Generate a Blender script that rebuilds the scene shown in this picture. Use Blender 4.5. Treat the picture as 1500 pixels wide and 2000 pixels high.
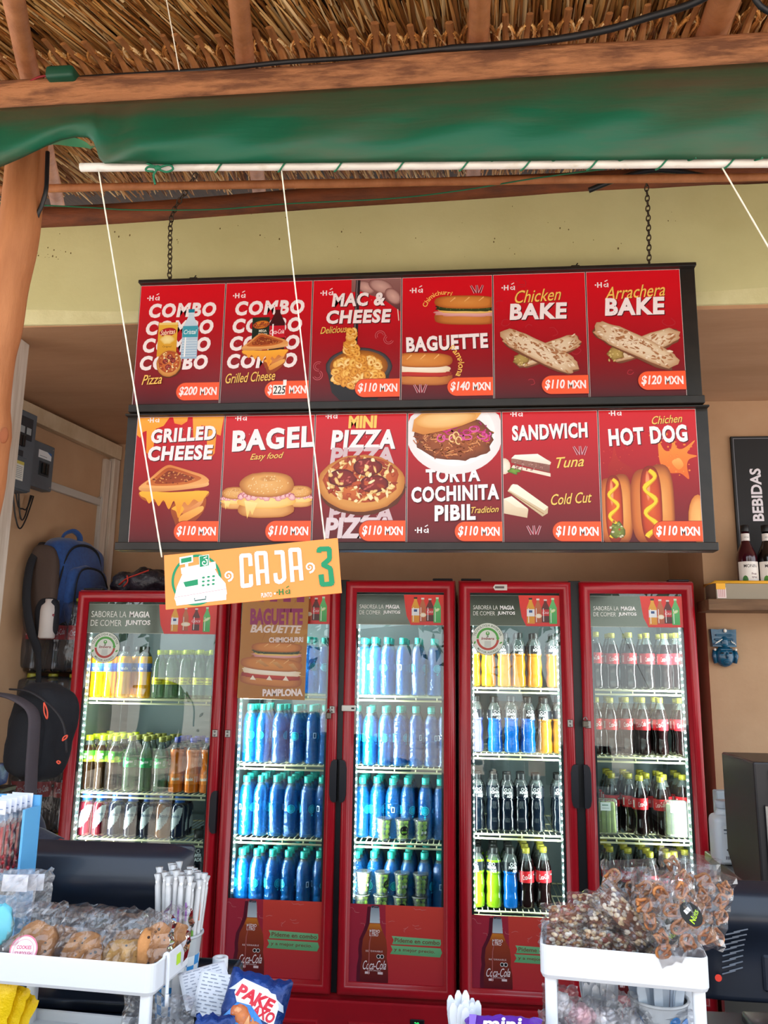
import bpy, bmesh, math, random
from math import sin, cos, pi, radians, atan2, sqrt
from mathutils import Vector, Matrix, noise

for o in list(bpy.data.objects):
    bpy.data.objects.remove(o)
SC = bpy.context.scene
COL = SC.collection
R = random.Random(11)
H = 1.6                      # eye height

# ---------------------------------------------------------------- camera
F, YAW, PITCH, ROLL = 1583.0, 0.09695, 0.19200, 0.01497
_f = Vector((-sin(YAW) * cos(PITCH), cos(YAW) * cos(PITCH), sin(PITCH)))
_r0 = Vector((cos(YAW), sin(YAW), 0)); _u0 = _r0.cross(_f)
_r = cos(ROLL) * _r0 + sin(ROLL) * _u0
_u = -sin(ROLL) * _r0 + cos(ROLL) * _u0
cd = bpy.data.cameras.new('camera'); cam = bpy.data.objects.new('camera', cd); COL.objects.link(cam)
cd.sensor_fit = 'VERTICAL'; cd.sensor_height = 36.0; cd.lens = F / 2000 * 36.0
cd.clip_start = 0.05; cd.clip_end = 300
cam.matrix_world = Matrix(((_r.x, _u.x, -_f.x, 0), (_r.y, _u.y, -_f.y, 0), (_r.z, _u.z, -_f.z, H), (0, 0, 0, 1)))
SC.camera = cam

def U(px, py, Y):
    """Point of the place at depth Y (metres in front of the viewer) seen at a photo pixel."""
    d = _r * ((px - 750) / F) - _u * ((py - 1000) / F) + _f
    return Vector((d.x * Y / d.y, Y, d.z * Y / d.y + H))

# ---------------------------------------------------------------- light
SC.view_settings.view_transform = 'Standard'
SC.view_settings.look = 'None'
SC.view_settings.gamma = 1.0
SC.view_settings.use_curve_mapping = False
SC.view_settings.exposure = 0.52
SC.cycles.transparent_max_bounces = 28
SC.cycles.max_bounces = 10
SC.cycles.diffuse_bounces = 5
SC.cycles.glossy_bounces = 4
SC.cycles.transmission_bounces = 6
SC.cycles.sample_clamp_indirect = 6.0
SC.cycles.use_denoising = True

w = bpy.data.worlds.new('sky'); SC.world = w; w.use_nodes = True
nt = w.node_tree; bg = nt.nodes['Background']
tc = nt.nodes.new('ShaderNodeTexCoord'); sp = nt.nodes.new('ShaderNodeSeparateXYZ')
cr = nt.nodes.new('ShaderNodeValToRGB')
nt.links.new(tc.outputs['Generated'], sp.inputs[0]); nt.links.new(sp.outputs['Z'], cr.inputs[0])
cr.color_ramp.elements[0].position = 0.0; cr.color_ramp.elements[0].color = (0.95, 0.98, 1.0, 1)
cr.color_ramp.elements[1].position = 0.9; cr.color_ramp.elements[1].color = (0.62, 0.78, 1.0, 1)
nt.links.new(cr.outputs[0], bg.inputs['Color'])
SKY = 2.05
bg.inputs['Strength'].default_value = SKY

sd = bpy.data.lights.new('sun', 'SUN'); sun = bpy.data.objects.new('sun', sd); COL.objects.link(sun)
sd.energy = 8.0; sd.angle = radians(1.0); sd.color = (1.0, 0.95, 0.86)
sun.rotation_euler = Vector((0.25, -0.55, -1.0)).to_track_quat('-Z', 'Y').to_euler()

# ---------------------------------------------------------------- materials
def lin(h, a=1.0):
    if isinstance(h, (tuple, list)): return (h[0], h[1], h[2], a)
    h = h.lstrip('#'); o = []
    for i in (0, 2, 4):
        c = int(h[i:i + 2], 16) / 255
        o.append(c / 12.92 if c <= 0.04045 else ((c + 0.055) / 1.055) ** 2.4)
    return (o[0], o[1], o[2], a)

def newmat(name):
    m = bpy.data.materials.new(name); m.use_nodes = True
    return m, m.node_tree, m.node_tree.nodes['Principled BSDF'], m.node_tree.nodes['Material Output']

def nz(nt, scale, detail=4, rough=.6, stretch=None, kind='ShaderNodeTexNoise'):
    t = nt.nodes.new(kind); t.inputs['Scale'].default_value = scale
    if 'Detail' in t.inputs: t.inputs['Detail'].default_value = detail
    if 'Roughness' in t.inputs: t.inputs['Roughness'].default_value = rough
    c = nt.nodes.new('ShaderNodeTexCoord'); mp = nt.nodes.new('ShaderNodeMapping')
    if stretch: mp.inputs['Scale'].default_value = stretch
    nt.links.new(c.outputs['Object'], mp.inputs[0]); nt.links.new(mp.outputs[0], t.inputs['Vector'])
    return t

def M(name, col, rough=.5, metal=0.0, col2=None, nscale=8.0, ncon=(.35, .65), stretch=None, bump=0.0, bscale=None,
      bstretch=None, coat=0.0, spec=.5, kind='ShaderNodeTexNoise', detail=5, sheen=0.0, sss=0.0):
    m, nt, b, out = newmat(name)
    b.inputs['Base Color'].default_value = lin(col); b.inputs['Roughness'].default_value = rough
    b.inputs['Metallic'].default_value = metal; b.inputs['Coat Weight'].default_value = coat
    b.inputs['Specular IOR Level'].default_value = spec; b.inputs['Sheen Weight'].default_value = sheen
    if sss: b.inputs['Subsurface Weight'].default_value = sss; b.inputs['Subsurface Radius'].default_value = (.02, .01, .005)
    if col2:
        t = nz(nt, nscale, detail=detail, stretch=stretch, kind=kind); cr = nt.nodes.new('ShaderNodeValToRGB')
        cr.color_ramp.elements[0].position, cr.color_ramp.elements[1].position = ncon
        cr.color_ramp.elements[0].color = lin(col); cr.color_ramp.elements[1].color = lin(col2)
        nt.links.new(t.outputs[0], cr.inputs[0]); nt.links.new(cr.outputs[0], b.inputs['Base Color'])
    if bump:
        t = nz(nt, bscale or nscale, detail=detail, stretch=bstretch or stretch); bp = nt.nodes.new('ShaderNodeBump')
        bp.inputs['Strength'].default_value = bump; bp.inputs['Distance'].default_value = .01
        nt.links.new(t.outputs[0], bp.inputs['Height']); nt.links.new(bp.outputs[0], b.inputs['Normal'])
    return m

def clear(name, tint='#ffffff', base='#ffffff', alpha=.0, gloss=1.0, rough=.03, bump=0.0, bscale=30.0, stretch=None, ior=1.45, brough=.35):
    """Thin clear sheet: a see-through layer, a share ALPHA of coloured surface, and its mirror gloss by angle."""
    m, nt, b, out = newmat(name)
    b.inputs['Base Color'].default_value = lin(base); b.inputs['Roughness'].default_value = brough
    tr = nt.nodes.new('ShaderNodeBsdfTransparent'); tr.inputs[0].default_value = lin(tint)
    gl = nt.nodes.new('ShaderNodeBsdfGlossy'); gl.inputs['Roughness'].default_value = rough
    fr = nt.nodes.new('ShaderNodeFresnel'); fr.inputs['IOR'].default_value = ior
    mu = nt.nodes.new('ShaderNodeMath'); mu.operation = 'MULTIPLY'; mu.inputs[1].default_value = gloss; mu.use_clamp = True
    m1 = nt.nodes.new('ShaderNodeMixShader'); m2 = nt.nodes.new('ShaderNodeMixShader')
    m1.inputs[0].default_value = alpha
    L = nt.links.new
    L(tr.outputs[0], m1.inputs[1]); L(b.outputs[0], m1.inputs[2])
    L(fr.outputs[0], mu.inputs[0]); L(mu.outputs[0], m2.inputs[0]); L(m1.outputs[0], m2.inputs[1]); L(gl.outputs[0], m2.inputs[2])
    L(m2.outputs[0], out.inputs['Surface'])
    if bump:
        t = nz(nt, bscale, detail=3, stretch=stretch); bp = nt.nodes.new('ShaderNodeBump')
        bp.inputs['Strength'].default_value = bump; bp.inputs['Distance'].default_value = .006
        L(t.outputs[0], bp.inputs['Height'])
        for n in (gl, fr, b): L(bp.outputs[0], n.inputs['Normal'])
    return m

def glow(name, col, strength):
    m, nt, b, out = newmat(name)
    e = nt.nodes.new('ShaderNodeEmission'); e.inputs[0].default_value = lin(col); e.inputs[1].default_value = strength
    nt.links.new(e.outputs[0], out.inputs['Surface'])
    m.cycles.emission_sampling = 'NONE'
    return m

def printed(name, rough=.4, coat=0.0, spec=.4):
    m, nt, b, out = newmat(name)
    a = nt.nodes.new('ShaderNodeAttribute'); a.attribute_name = 'Col'
    nt.links.new(a.outputs['Color'], b.inputs['Base Color'])
    b.inputs['Roughness'].default_value = rough; b.inputs['Coat Weight'].default_value = coat; b.inputs['Specular IOR Level'].default_value = spec
    return m

# ---------------------------------------------------------------- mesh building
WL = {}                                   # world position of every Empty / part origin
class MB:
    def __init__(s): s.v = []; s.f = []; s.m = []; s.s = []; s.c = None
    def add(s, vs, fs, mat=0, smooth=False, mx=None):
        b = len(s.v)
        s.v += [tuple(mx @ Vector(p)) for p in vs] if mx is not None else [tuple(p) for p in vs]
        for f in fs:
            s.f.append([b + i for i in f]); s.m.append(mat); s.s.append(smooth)
        return s
    def box(s, c, size, mat=0, bev=0.0, mx=None, seg=1):
        x, y, z = size[0] / 2, size[1] / 2, size[2] / 2
        if bev <= 0:
            vs = [(c[0] + i * x, c[1] + j * y, c[2] + k * z) for i in (-1, 1) for j in (-1, 1) for k in (-1, 1)]
            fs = [(0, 1, 3, 2), (4, 6, 7, 5), (0, 4, 5, 1), (2, 3, 7, 6), (0, 2, 6, 4), (1, 5, 7, 3)]
            return s.add(vs, fs, mat, False, mx)
        bm = bmesh.new(); bmesh.ops.create_cube(bm, size=1)
        for v in bm.verts: v.co = Vector((v.co.x * 2 * x, v.co.y * 2 * y, v.co.z * 2 * z))
        bmesh.ops.bevel(bm, geom=list(bm.edges), offset=min(bev, x * .98, y * .98, z * .98), segments=seg, affect='EDGES', profile=.5)
        bm.verts.index_update()
        vs = [(v.co.x + c[0], v.co.y + c[1], v.co.z + c[2]) for v in bm.verts]; fs = [[v.index for v in f.verts] for f in bm.faces]
        bm.free()
        return s.add(vs, fs, mat, seg > 1, mx)
    def bar(s, a, b, w, h=None, mat=0, up=(0, 0, 1), bev=0.0):
        a = Vector(a); b = Vector(b); d = b - a; L = d.length; d.normalize(); u = Vector(up)
        sd = d.cross(u)
        if sd.length < 1e-4: sd = d.cross(Vector((1, 0, 0)))
        sd.normalize(); u = sd.cross(d)
        mx = Matrix(((d.x, sd.x, u.x, 0), (d.y, sd.y, u.y, 0), (d.z, sd.z, u.z, 0), (0, 0, 0, 1)))
        mx.translation = (a + b) / 2
        return s.box((0, 0, 0), (L, w, h or w), mat, bev, mx)
    def tube(s, path, r, seg=8, mat=0, caps=True, closed=False, smooth=True, flat=1.0):
        P = [Vector(p) for p in path]; n = len(P)
        rr = r if isinstance(r, (list, tuple)) else [r] * n
        vs = []; prev = None
        for i in range(n):
            if closed: t = P[(i + 1) % n] - P[i - 1]
            else: t = P[min(i + 1, n - 1)] - P[max(i - 1, 0)]
            if t.length < 1e-9: t = Vector((0, 0, 1))
            t.normalize()
            if prev is None:
                a = Vector((0, 0, 1)) if abs(t.z) < .9 else Vector((1, 0, 0))
                nx = t.cross(a).normalized()
            else:
                nx = (prev - t * prev.dot(t))
                nx = nx.normalized() if nx.length > 1e-6 else t.orthogonal().normalized()
            prev = nx; ny = t.cross(nx)
            for k in range(seg):
                q = 2 * pi * k / seg
                vs.append(P[i] + nx * (cos(q) * rr[i]) + ny * (sin(q) * rr[i] * flat))
        fs = []
        for i in range(n if closed else n - 1):
            j = (i + 1) % n
            for k in range(seg):
                k2 = (k + 1) % seg
                fs.append((i * seg + k, i * seg + k2, j * seg + k2, j * seg + k))
        if caps and not closed:
            fs.append(tuple(range(seg - 1, -1, -1))); fs.append(tuple((n - 1) * seg + k for k in range(seg)))
        return s.add(vs, fs, mat, smooth)
    def lathe(s, prof, seg=24, mat=0, mx=None, mats=None, smooth=True, wob=None, capb=True, capt=True):
        """prof: (radius, z) from the bottom up; mats: a material index for every band."""
        vs = []
        for (r, z) in prof:
            for k in range(seg):
                q = 2 * pi * k / seg; rr = r * (wob(q, z) if wob else 1)
                vs.append((rr * cos(q), rr * sin(q), z))
        b = len(s.v); s.add(vs, [], 0, False, mx)
        for i in range(len(prof) - 1):
            for k in range(seg):
                k2 = (k + 1) % seg
                s.f.append([b + i * seg + k, b + i * seg + k2, b + (i + 1) * seg + k2, b + (i + 1) * seg + k])
                s.m.append(mats[i] if mats else mat); s.s.append(smooth)
        if capb: s.f.append([b + k for k in range(seg - 1, -1, -1)]); s.m.append(mats[0] if mats else mat); s.s.append(False)
        if capt: s.f.append([b + (len(prof) - 1) * seg + k for k in range(seg)]); s.m.append(mats[-1] if mats else mat); s.s.append(False)
        return s
    def ball(s, c, r, seg=16, rings=10, mat=0, mx=None, fn=None):
        rx, ry, rz = r if isinstance(r, (tuple, list)) else (r, r, r)
        vs = [];
        for i in range(1, rings):
            t = pi * i / rings
            for k in range(seg):
                q = 2 * pi * k / seg; d = Vector((sin(t) * cos(q), sin(t) * sin(q), cos(t))); g = fn(d) if fn else 1
                vs.append((c[0] + d.x * rx * g, c[1] + d.y * ry * g, c[2] + d.z * rz * g))
        gt = fn(Vector((0, 0, 1))) if fn else 1; gb = fn(Vector((0, 0, -1))) if fn else 1
        vs.append((c[0], c[1], c[2] + rz * gt)); vs.append((c[0], c[1], c[2] - rz * gb)); T = len(vs) - 2
        fs = []
        for i in range(rings - 2):
            for k in range(seg):
                k2 = (k + 1) % seg; fs.append((i * seg + k, (i + 1) * seg + k, (i + 1) * seg + k2, i * seg + k2))
        for k in range(seg):
            k2 = (k + 1) % seg; fs.append((T, k, k2)); fs.append((T + 1, (rings - 2) * seg + k2, (rings - 2) * seg + k))
        return s.add(vs, fs, mat, True, mx)
    def prism(s, poly, d, mat=0, mx=None, smooth=False):
        """poly in the local xz plane, front face at y=0, thickness d towards +y."""
        n = len(poly); vs = [(p[0], 0, p[1]) for p in poly] + [(p[0], d, p[1]) for p in poly]
        fs = [tuple(range(n)), tuple(range(2 * n - 1, n - 1, -1))]
        fs += [(i, n + i, n + (i + 1) % n, (i + 1) % n) for i in range(n)]
        return s.add(vs, fs, mat, smooth, mx)
    def sheet(s, fn, nu, nv, mat=0, smooth=True, closeu=False):
        vs = [fn(i / nu, j / nv) for j in range(nv + 1) for i in range(nu + (0 if closeu else 1))]
        W = nu if closeu else nu + 1
        fs = []
        for j in range(nv):
            for i in range(nu):
                i2 = (i + 1) % W if closeu else i + 1
                fs.append((j * W + i, j * W + i2, (j + 1) * W + i2, (j + 1) * W + i))
        return s.add(vs, fs, mat, smooth)
    def build(s, name, mats, parent=None, local=False):
        me = bpy.data.meshes.new(name)
        off = WL.get(parent.name, Vector()) if (parent is not None and not local) else Vector()
        vs = [(p[0] - off.x, p[1] - off.y, p[2] - off.z) for p in s.v]
        me.from_pydata(vs, [], s.f)
        for m in (mats if isinstance(mats, (list, tuple)) else [mats]): me.materials.append(m)
        me.polygons.foreach_set('material_index', s.m); me.polygons.foreach_set('use_smooth', s.s)
        if s.c is not None:
            at = me.color_attributes.new('Col', 'FLOAT_COLOR', 'CORNER'); fl = []
            for c in s.c:
                for q in c: fl += q
            at.data.foreach_set('color', fl)
        me.update()
        o = bpy.data.objects.new(name, me); COL.objects.link(o)
        if parent is not None: o.parent = parent
        WL[o.name] = off.copy()
        return o

def tag(o, label=None, cat=None, group=None, kind=None):
    if label: o['label'] = label
    if cat: o['category'] = cat
    if group: o['group'] = group
    if kind: o['kind'] = kind
    return o

def thing(name, label, cat, loc=(0, 0, 0), group=None, kind=None):
    o = bpy.data.objects.new(name, None); COL.objects.link(o); o.location = loc; o.empty_display_size = .05
    WL[o.name] = Vector(loc)
    return tag(o, label, cat, group, kind)

def struct(o, label, cat='building'):
    return tag(o, label, cat, None, 'structure')

def dup(root, loc, rz=0.0, label=None, group=None, scale=None):
    r = root.copy(); COL.objects.link(r); r.location = loc; r.rotation_euler = (0, 0, rz)
    if scale: r.scale = scale
    if label: r['label'] = label
    if group: r['group'] = group
    for ch in list(root.children):
        c = ch.copy(); COL.objects.link(c); c.parent = r
        for g in list(ch.children):
            d = g.copy(); COL.objects.link(d); d.parent = c
    return r

ORD = ['first', 'second', 'third', 'fourth', 'fifth', 'sixth', 'seventh', 'eighth', 'ninth', 'tenth', 'eleventh', 'twelfth']

# ---------------------------------------------------------------- flat printed art
TC = {}
def textmesh(s, bold=0.0, shear=0.0, space=1.0):
    k = (s, bold, shear, space)
    if k in TC: return TC[k]
    cu = bpy.data.curves.new('t', 'FONT'); cu.body = s; cu.size = 1; cu.offset = bold; cu.shear = shear
    cu.space_character = space; cu.resolution_u = 3; cu.fill_mode = 'FRONT'
    o = bpy.data.objects.new('t', cu)
    me = o.to_mesh()
    vs = [(v.co.x, v.co.y) for v in me.vertices]; fs = [tuple(p.vertices) for p in me.polygons]
    o.to_mesh_clear(); bpy.data.objects.remove(o); bpy.data.curves.remove(cu)
    x0 = min(p[0] for p in vs); x1 = max(p[0] for p in vs); y0 = min(p[1] for p in vs); y1 = max(p[1] for p in vs)
    vs = [((p[0] - x0) / (x1 - x0) - .5, (p[1] - y0) / (y1 - y0) - .5) for p in vs]
    TC[k] = (vs, fs, (x1 - x0) / (y1 - y0)); return TC[k]

class Art:
    """A printed picture: flat layers in millimetres, origin at the lower left."""
    DZ = 0.012
    def __init__(s, seed=1, z0=0.0): s.v = []; s.f = []; s.c = []; s.z = z0; s.r = random.Random(seed)
    def lay(s, pts, fs, cols):
        s.z += s.DZ; b = len(s.v); s.v += [(p[0], p[1], s.z) for p in pts]
        for f in fs: s.f.append([b + i for i in f]); s.c.append([cols[i] for i in f])
    def poly(s, pts, col, col2=None):
        a = lin(col); cs = [a] * len(pts)
        if col2:
            c2 = lin(col2); y0 = min(p[1] for p in pts); y1 = max(p[1] for p in pts) + 1e-6
            cs = [tuple(c2[k] + (a[k] - c2[k]) * (p[1] - y0) / (y1 - y0) for k in range(4)) for p in pts]
        s.lay(pts, [tuple(range(len(pts)))], cs)
    def spoly(s, pts, col, col2=None, n=4):
        m = len(pts); out = []
        for i in range(m):
            a, b, c, d = (pts[(i + k) % m] for k in (-1, 0, 1, 2))
            for k in range(n):
                t = k / n; out.append(tuple(.5 * (2 * b[q] + (c[q] - a[q]) * t + (2 * a[q] - 5 * b[q] + 4 * c[q] - d[q]) * t * t + (3 * b[q] - a[q] - 3 * c[q] + d[q]) * t ** 3) for q in (0, 1)))
        s.poly(out, col, col2)
    def rect(s, x0, y0, x1, y1, col, col2=None): s.poly([(x0, y0), (x1, y0), (x1, y1), (x0, y1)], col, col2)
    def pill(s, x0, y0, x1, y1, r, col, left_only=False):
        r = min(r, (y1 - y0) / 2); pts = []
        for k in range(9): t = pi / 2 + pi / 2 * k / 8; pts.append((x0 + r + r * cos(t), y1 - r + r * sin(t)))
        for k in range(9): t = pi + pi / 2 * k / 8; pts.append((x0 + r + r * cos(t), y0 + r + r * sin(t)))
        if left_only: pts += [(x1, y0), (x1, y1)]
        else:
            for k in range(9): t = -pi / 2 + pi / 2 * k / 8; pts.append((x1 - r + r * cos(t), y0 + r + r * sin(t)))
            for k in range(9): t = pi / 2 * k / 8; pts.append((x1 - r + r * cos(t), y1 - r + r * sin(t)))
        s.poly(pts, col)
    def blob(s, cx, cy, rx, ry, c0, c1=None, rot=0, n=20, jit=0.0, mid=.72, sq=2.0, c2=None, clip=None):
        c1 = c1 or c0; a = lin(c0); b = lin(c1); m = lin(c2) if c2 else tuple((a[k] * .6 + b[k] * .4) for k in range(4))
        pts = [(cx, cy)]; cs = [a]; cr, sr = cos(radians(rot)), sin(radians(rot))
        js = [1 + s.r.uniform(-jit, jit) for _ in range(n)]
        for (f, c) in ((mid, m), (1, b)):
            for k in range(n):
                t = 2 * pi * k / n; x = abs(cos(t)) ** (2 / sq) * (1 if cos(t) >= 0 else -1); y = abs(sin(t)) ** (2 / sq) * (1 if sin(t) >= 0 else -1)
                x *= rx * f * js[k]; y *= ry * f * js[k]
                pts.append((cx + x * cr - y * sr, cy + x * sr + y * cr)); cs.append(c)
        if clip: pts = [(min(max(p[0], clip[0]), clip[2]), min(max(p[1], clip[1]), clip[3])) for p in pts]
        fs = [(0, 1 + k, 1 + (k + 1) % n) for k in range(n)] + [(1 + k, 1 + n + k, 1 + n + (k + 1) % n, 1 + (k + 1) % n) for k in range(n)]
        s.lay(pts, fs, cs)
    def stroke(s, pts, wd, col, clip=None):
        n = len(pts); ws = wd if isinstance(wd, (list, tuple)) else [wd] * n; vs = []
        for i, p in enumerate(pts):
            a = pts[max(i - 1, 0)]; b = pts[min(i + 1, n - 1)]; dx, dy = b[0] - a[0], b[1] - a[1]; L = sqrt(dx * dx + dy * dy) or 1
            vs += [(p[0] - dy / L * ws[i] / 2, p[1] + dx / L * ws[i] / 2), (p[0] + dy / L * ws[i] / 2, p[1] - dx / L * ws[i] / 2)]
        if clip: vs = [(min(max(p[0], clip[0]), clip[2]), min(max(p[1], clip[1]), clip[3])) for p in vs]
        s.lay(vs, [(2 * i, 2 * i + 1, 2 * i + 3, 2 * i + 2) for i in range(n - 1)], [lin(col)] * len(vs))
    def arc(s, cx, cy, r, a0, a1, wd, col, n=20, ry=None):
        s.stroke([(cx + r * cos(radians(a0 + (a1 - a0) * k / n)), cy + (ry or r) * sin(radians(a0 + (a1 - a0) * k / n))) for k in range(n + 1)], wd, col)
    def text(s, t, cx, cy, w, h, col, bold=0.0, shear=0.0, rot=0, space=1.0, col2=None, grunge=0):
        vs, fs, asp = textmesh(t, bold, shear, space)
        if h is None: h = w / asp
        if w is None: w = h * asp
        c, n = cos(radians(rot)), sin(radians(rot))
        pts = [(cx + x * w * c - y * h * n, cy + x * w * n + y * h * c) for x, y in vs]
        a = lin(col); cs = [a] * len(pts)
        if col2:
            b = lin(col2); cs = [tuple(b[k] + (a[k] - b[k]) * (p[1] + .5) for k in range(4)) for p in vs]
        s.lay(pts, fs, cs)
        for _ in range(grunge):                       # worn specks in the print
            x = cx + s.r.uniform(-.47, .47) * w; y = cy + s.r.uniform(-.42, .42) * h
            s.blob(x, y, s.r.uniform(.4, 1.6), s.r.uniform(.4, 2.2), '#c9a3a6', n=5, jit=.4)
    def arctext(s, t, cx, cy, r, a0, a1, h, col, bold=0.0, inside=False):
        tall = lambda ch: ch.isupper() or ch in 'hkldftib'
        hs = [h if tall(ch) else h * .72 for ch in t]
        ws = [h * .4 if ch == ' ' else textmesh(ch, bold, 0.0, 1.0)[2] * q + h * .14 for ch, q in zip(t, hs)]
        tot = sum(ws); k = min(1.0, radians(abs(a1 - a0)) * r / tot); acc = 0
        for ch, q, w_ in zip(t, hs, ws):
            a = a0 + (a1 - a0) * (acc + w_ / 2) / tot; acc += w_
            if ch == ' ': continue
            dr = 0 if tall(ch) else -(h - q) / 2 * k * (-1 if inside else 1)
            s.text(ch, cx + (r + dr) * cos(radians(a)), cy + (r + dr) * sin(radians(a)), None, q * k, col, bold, rot=a + (90 if inside else -90))
    def build(s, name, mat, mx, parent=None, scale=.001):
        b = MB(); b.v = [tuple(mx @ Vector((p[0] * scale, -p[2] * scale, p[1] * scale))) for p in s.v]
        b.f = s.f; b.m = [0] * len(s.f); b.s = [False] * len(s.f); b.c = s.c
        return b.build(name, mat, parent)
def T(x, y, z): return Matrix.Translation((x, y, z))
def RX(a): return Matrix.Rotation(radians(a), 4, 'X')
def RY(a): return Matrix.Rotation(radians(a), 4, 'Y')
def RZ(a): return Matrix.Rotation(radians(a), 4, 'Z')
def SCL(x, y=None, z=None): return Matrix.Diagonal((x, y or x, z or x, 1))
def smoothpath(pts, n=6):
    """Catmull-Rom through points."""
    P = [Vector(p) for p in pts]; out = []
    for i in range(len(P) - 1):
        a = P[max(i - 1, 0)]; b = P[i]; c = P[i + 1]; d = P[min(i + 2, len(P) - 1)]
        for k in range(n):
            t = k / n
            out.append(.5 * ((2 * b) + (c - a) * t + (2 * a - 5 * b + 4 * c - d) * t * t + (3 * b - a - 3 * c + d) * t ** 3))
    out.append(P[-1]); return out
# ---------------------------------------------------------------- shared materials
plaster_green = M('green_plaster', '#d2cf9a', .85, col2='#bfbb85', nscale=2.2, ncon=(.3, .75), bump=.25, bscale=9, detail=8)
plaster_edge = M('pale_plaster', '#dcd8a8', .9, col2='#cec996', nscale=9, bump=.4, bscale=22)
plaster_tan = M('tan_plaster', '#bf9c7a', .85, col2='#ab8664', nscale=2.0, ncon=(.3, .7), bump=.2, bscale=11, detail=8)
plaster_soffit = M('brown_plaster', '#bb9270', .9, col2='#a67c59', nscale=3.0, ncon=(.3, .75), stretch=(.5, 2.2, 1), bump=.3, bscale=7, detail=8)
concrete = M('concrete', '#8d8983', .85, col2='#777370', nscale=3, bump=.15)
earth = M('sandy_ground', '#cdbcae', .95, col2='#b5a294', nscale=.9, bump=.3, bscale=6)
wood_pale = M('pale_wood', '#cdb89a', .7, col2='#b59c7b', nscale=3, stretch=(14, 1.2, 1.2), bump=.1)
wood_white = M('whitewashed_wood', '#d9cdbf', .7, col2='#b9a793', nscale=4, stretch=(9, 9, .8), bump=.15)
bark = M('bark', '#b57a50', .85, col2='#74492f', nscale=10, ncon=(.44, .60), stretch=(.55, 3, 3), bump=1.0, bscale=26, detail=10)
post_wood = M('post_wood', '#bb7a4b', .68, col2='#96592f', nscale=4.5, ncon=(.3, .75), stretch=(4, 4, .8), bump=.3, bscale=16, detail=7)
white_pl = M('white_plastic', '#f2f3f5', .35)
black_pl = M('black_plastic', '#15171b', .42)
black_metal = M('black_metal', '#17130f', .45, col2='#241e19', nscale=12)
steel = M('steel', '#9b9a96', .35, metal=1.0)
rust = M('rusty_steel', '#5c5145', .6, metal=.7, col2='#3c3027', nscale=60)
PRINT = printed('print', .38)
PRINTM = printed('matt_print', .6)
STRAWM = printed('straw', .75, spec=.2)

# ---------------------------------------------------------------- ground, floor and walls
b = MB(); b.box((0, 2.4, -.05), (7.4, 4.0, .1)); struct(b.build('floor', concrete), 'grey concrete floor of the food stall')
b = MB(); b.box((0, -19.62, -.06), (60, 40.0, .1)); struct(b.build('ground', earth), 'sandy open ground in front of the stall')
b = MB(); b.box((-.4, 4.14, 1.42), (4.2, .16, 2.84)); struct(b.build('wall_back', plaster_tan), 'tan back wall behind the coolers')
WO = Vector((-1.96, 3.35, 0)); WX = Vector((.1552, .9879, 0)); WN = Vector((.9879, -.1552, 0))   # wall_left: along it, out of it
WM = Matrix(((WX.x, -WN.x, 0, WO.x), (WX.y, -WN.y, 0, WO.y), (0, 0, 1, 0), (0, 0, 0, 1)))        # local x along, y into the wall
b = MB(); b.box((0, .06, 1.385), (1.9, .12, 2.77), mx=WM); struct(b.build('wall_left', plaster_tan), 'tan side wall on the left of the stall')
def W2(px, py):
    d = _r * ((px - 750) / F) - _u * ((py - 1000) / F) + _f; o = Vector((0, 0, H))
    t = (WO - o).dot(WN) / d.dot(WN); p = o + d * t; return (p - WO).dot(WX), p.z
b = MB(); b.box((2.11, 3.855, 1.42), (2.2, .71, 2.84)); struct(b.build('wall_right', plaster_tan), 'tan wall to the right of the coolers')
b = MB(); b.box((.3, 3.37, 2.82), (5.9, 1.62, .1)); struct(b.build('ceiling', plaster_soffit), 'brown plaster ceiling over the coolers')
# the green front beam with its uneven paler lower lip
b = MB()
zt = [(x, 3.2 + .0125 * (x + .25) + .005 * sin(x * 5) + .003 * sin(x * 17)) for x in [-2.65 + .1 * i for i in range(60)]]
vs = []; n = len(zt)
for x, z in zt:
    zb = 2.7735 + .0010 * sin(x * 4 + 1) + .0015 * sin(x * 11) + (.012 if x > 0 else 0.0) * min(1, x)
    vs += [(x, 2.55, zb), (x, 2.55, zb + .05 + .008 * sin(x * 7)), (x, 2.55, z), (x, 2.70, z), (x, 2.70, zb)]
for i in range(n - 1):
    for k, mt in ((0, 1), (1, 0), (2, 0), (3, 0), (4, 1)):
        b.f.append([i * 5 + k, (i + 1) * 5 + k, (i + 1) * 5 + (k + 1) % 5, i * 5 + (k + 1) % 5]); b.m.append(mt); b.s.append(False)
b.v = vs
struct(b.build('wall_front', [plaster_green, plaster_edge]), 'olive green plaster beam above the counter opening')
# stains on the beam
spot = M('dark_stain', '#6d5b34', .9)
b = MB()
for cx, cy, n, sp_ in ((92, 495, 16, 14), (345, 470, 4, 4), (420, 425, 5, 40), (1010, 455, 7, 60), (850, 470, 6, 80), (1318, 430, 3, 8), (600, 440, 5, 60), (1120, 470, 6, 70), (215, 440, 5, 50), (700, 500, 4, 50)):
    for _ in range(n):
        p = U(cx + R.gauss(0, sp_), cy + R.gauss(0, sp_ * .8 if sp_ < 20 else 22), 2.549); r = R.uniform(.0008, .0026)
        b.lathe([(r, 0), (r * .6, .0008)], 6, 0, T(*p) @ RX(90) @ SCL(1, R.uniform(.6, 2), 1))
tag(b.build('plaster_stains', spot), 'scattered brown specks and stains on the green beam', 'stain', None, 'stuff')
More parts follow.
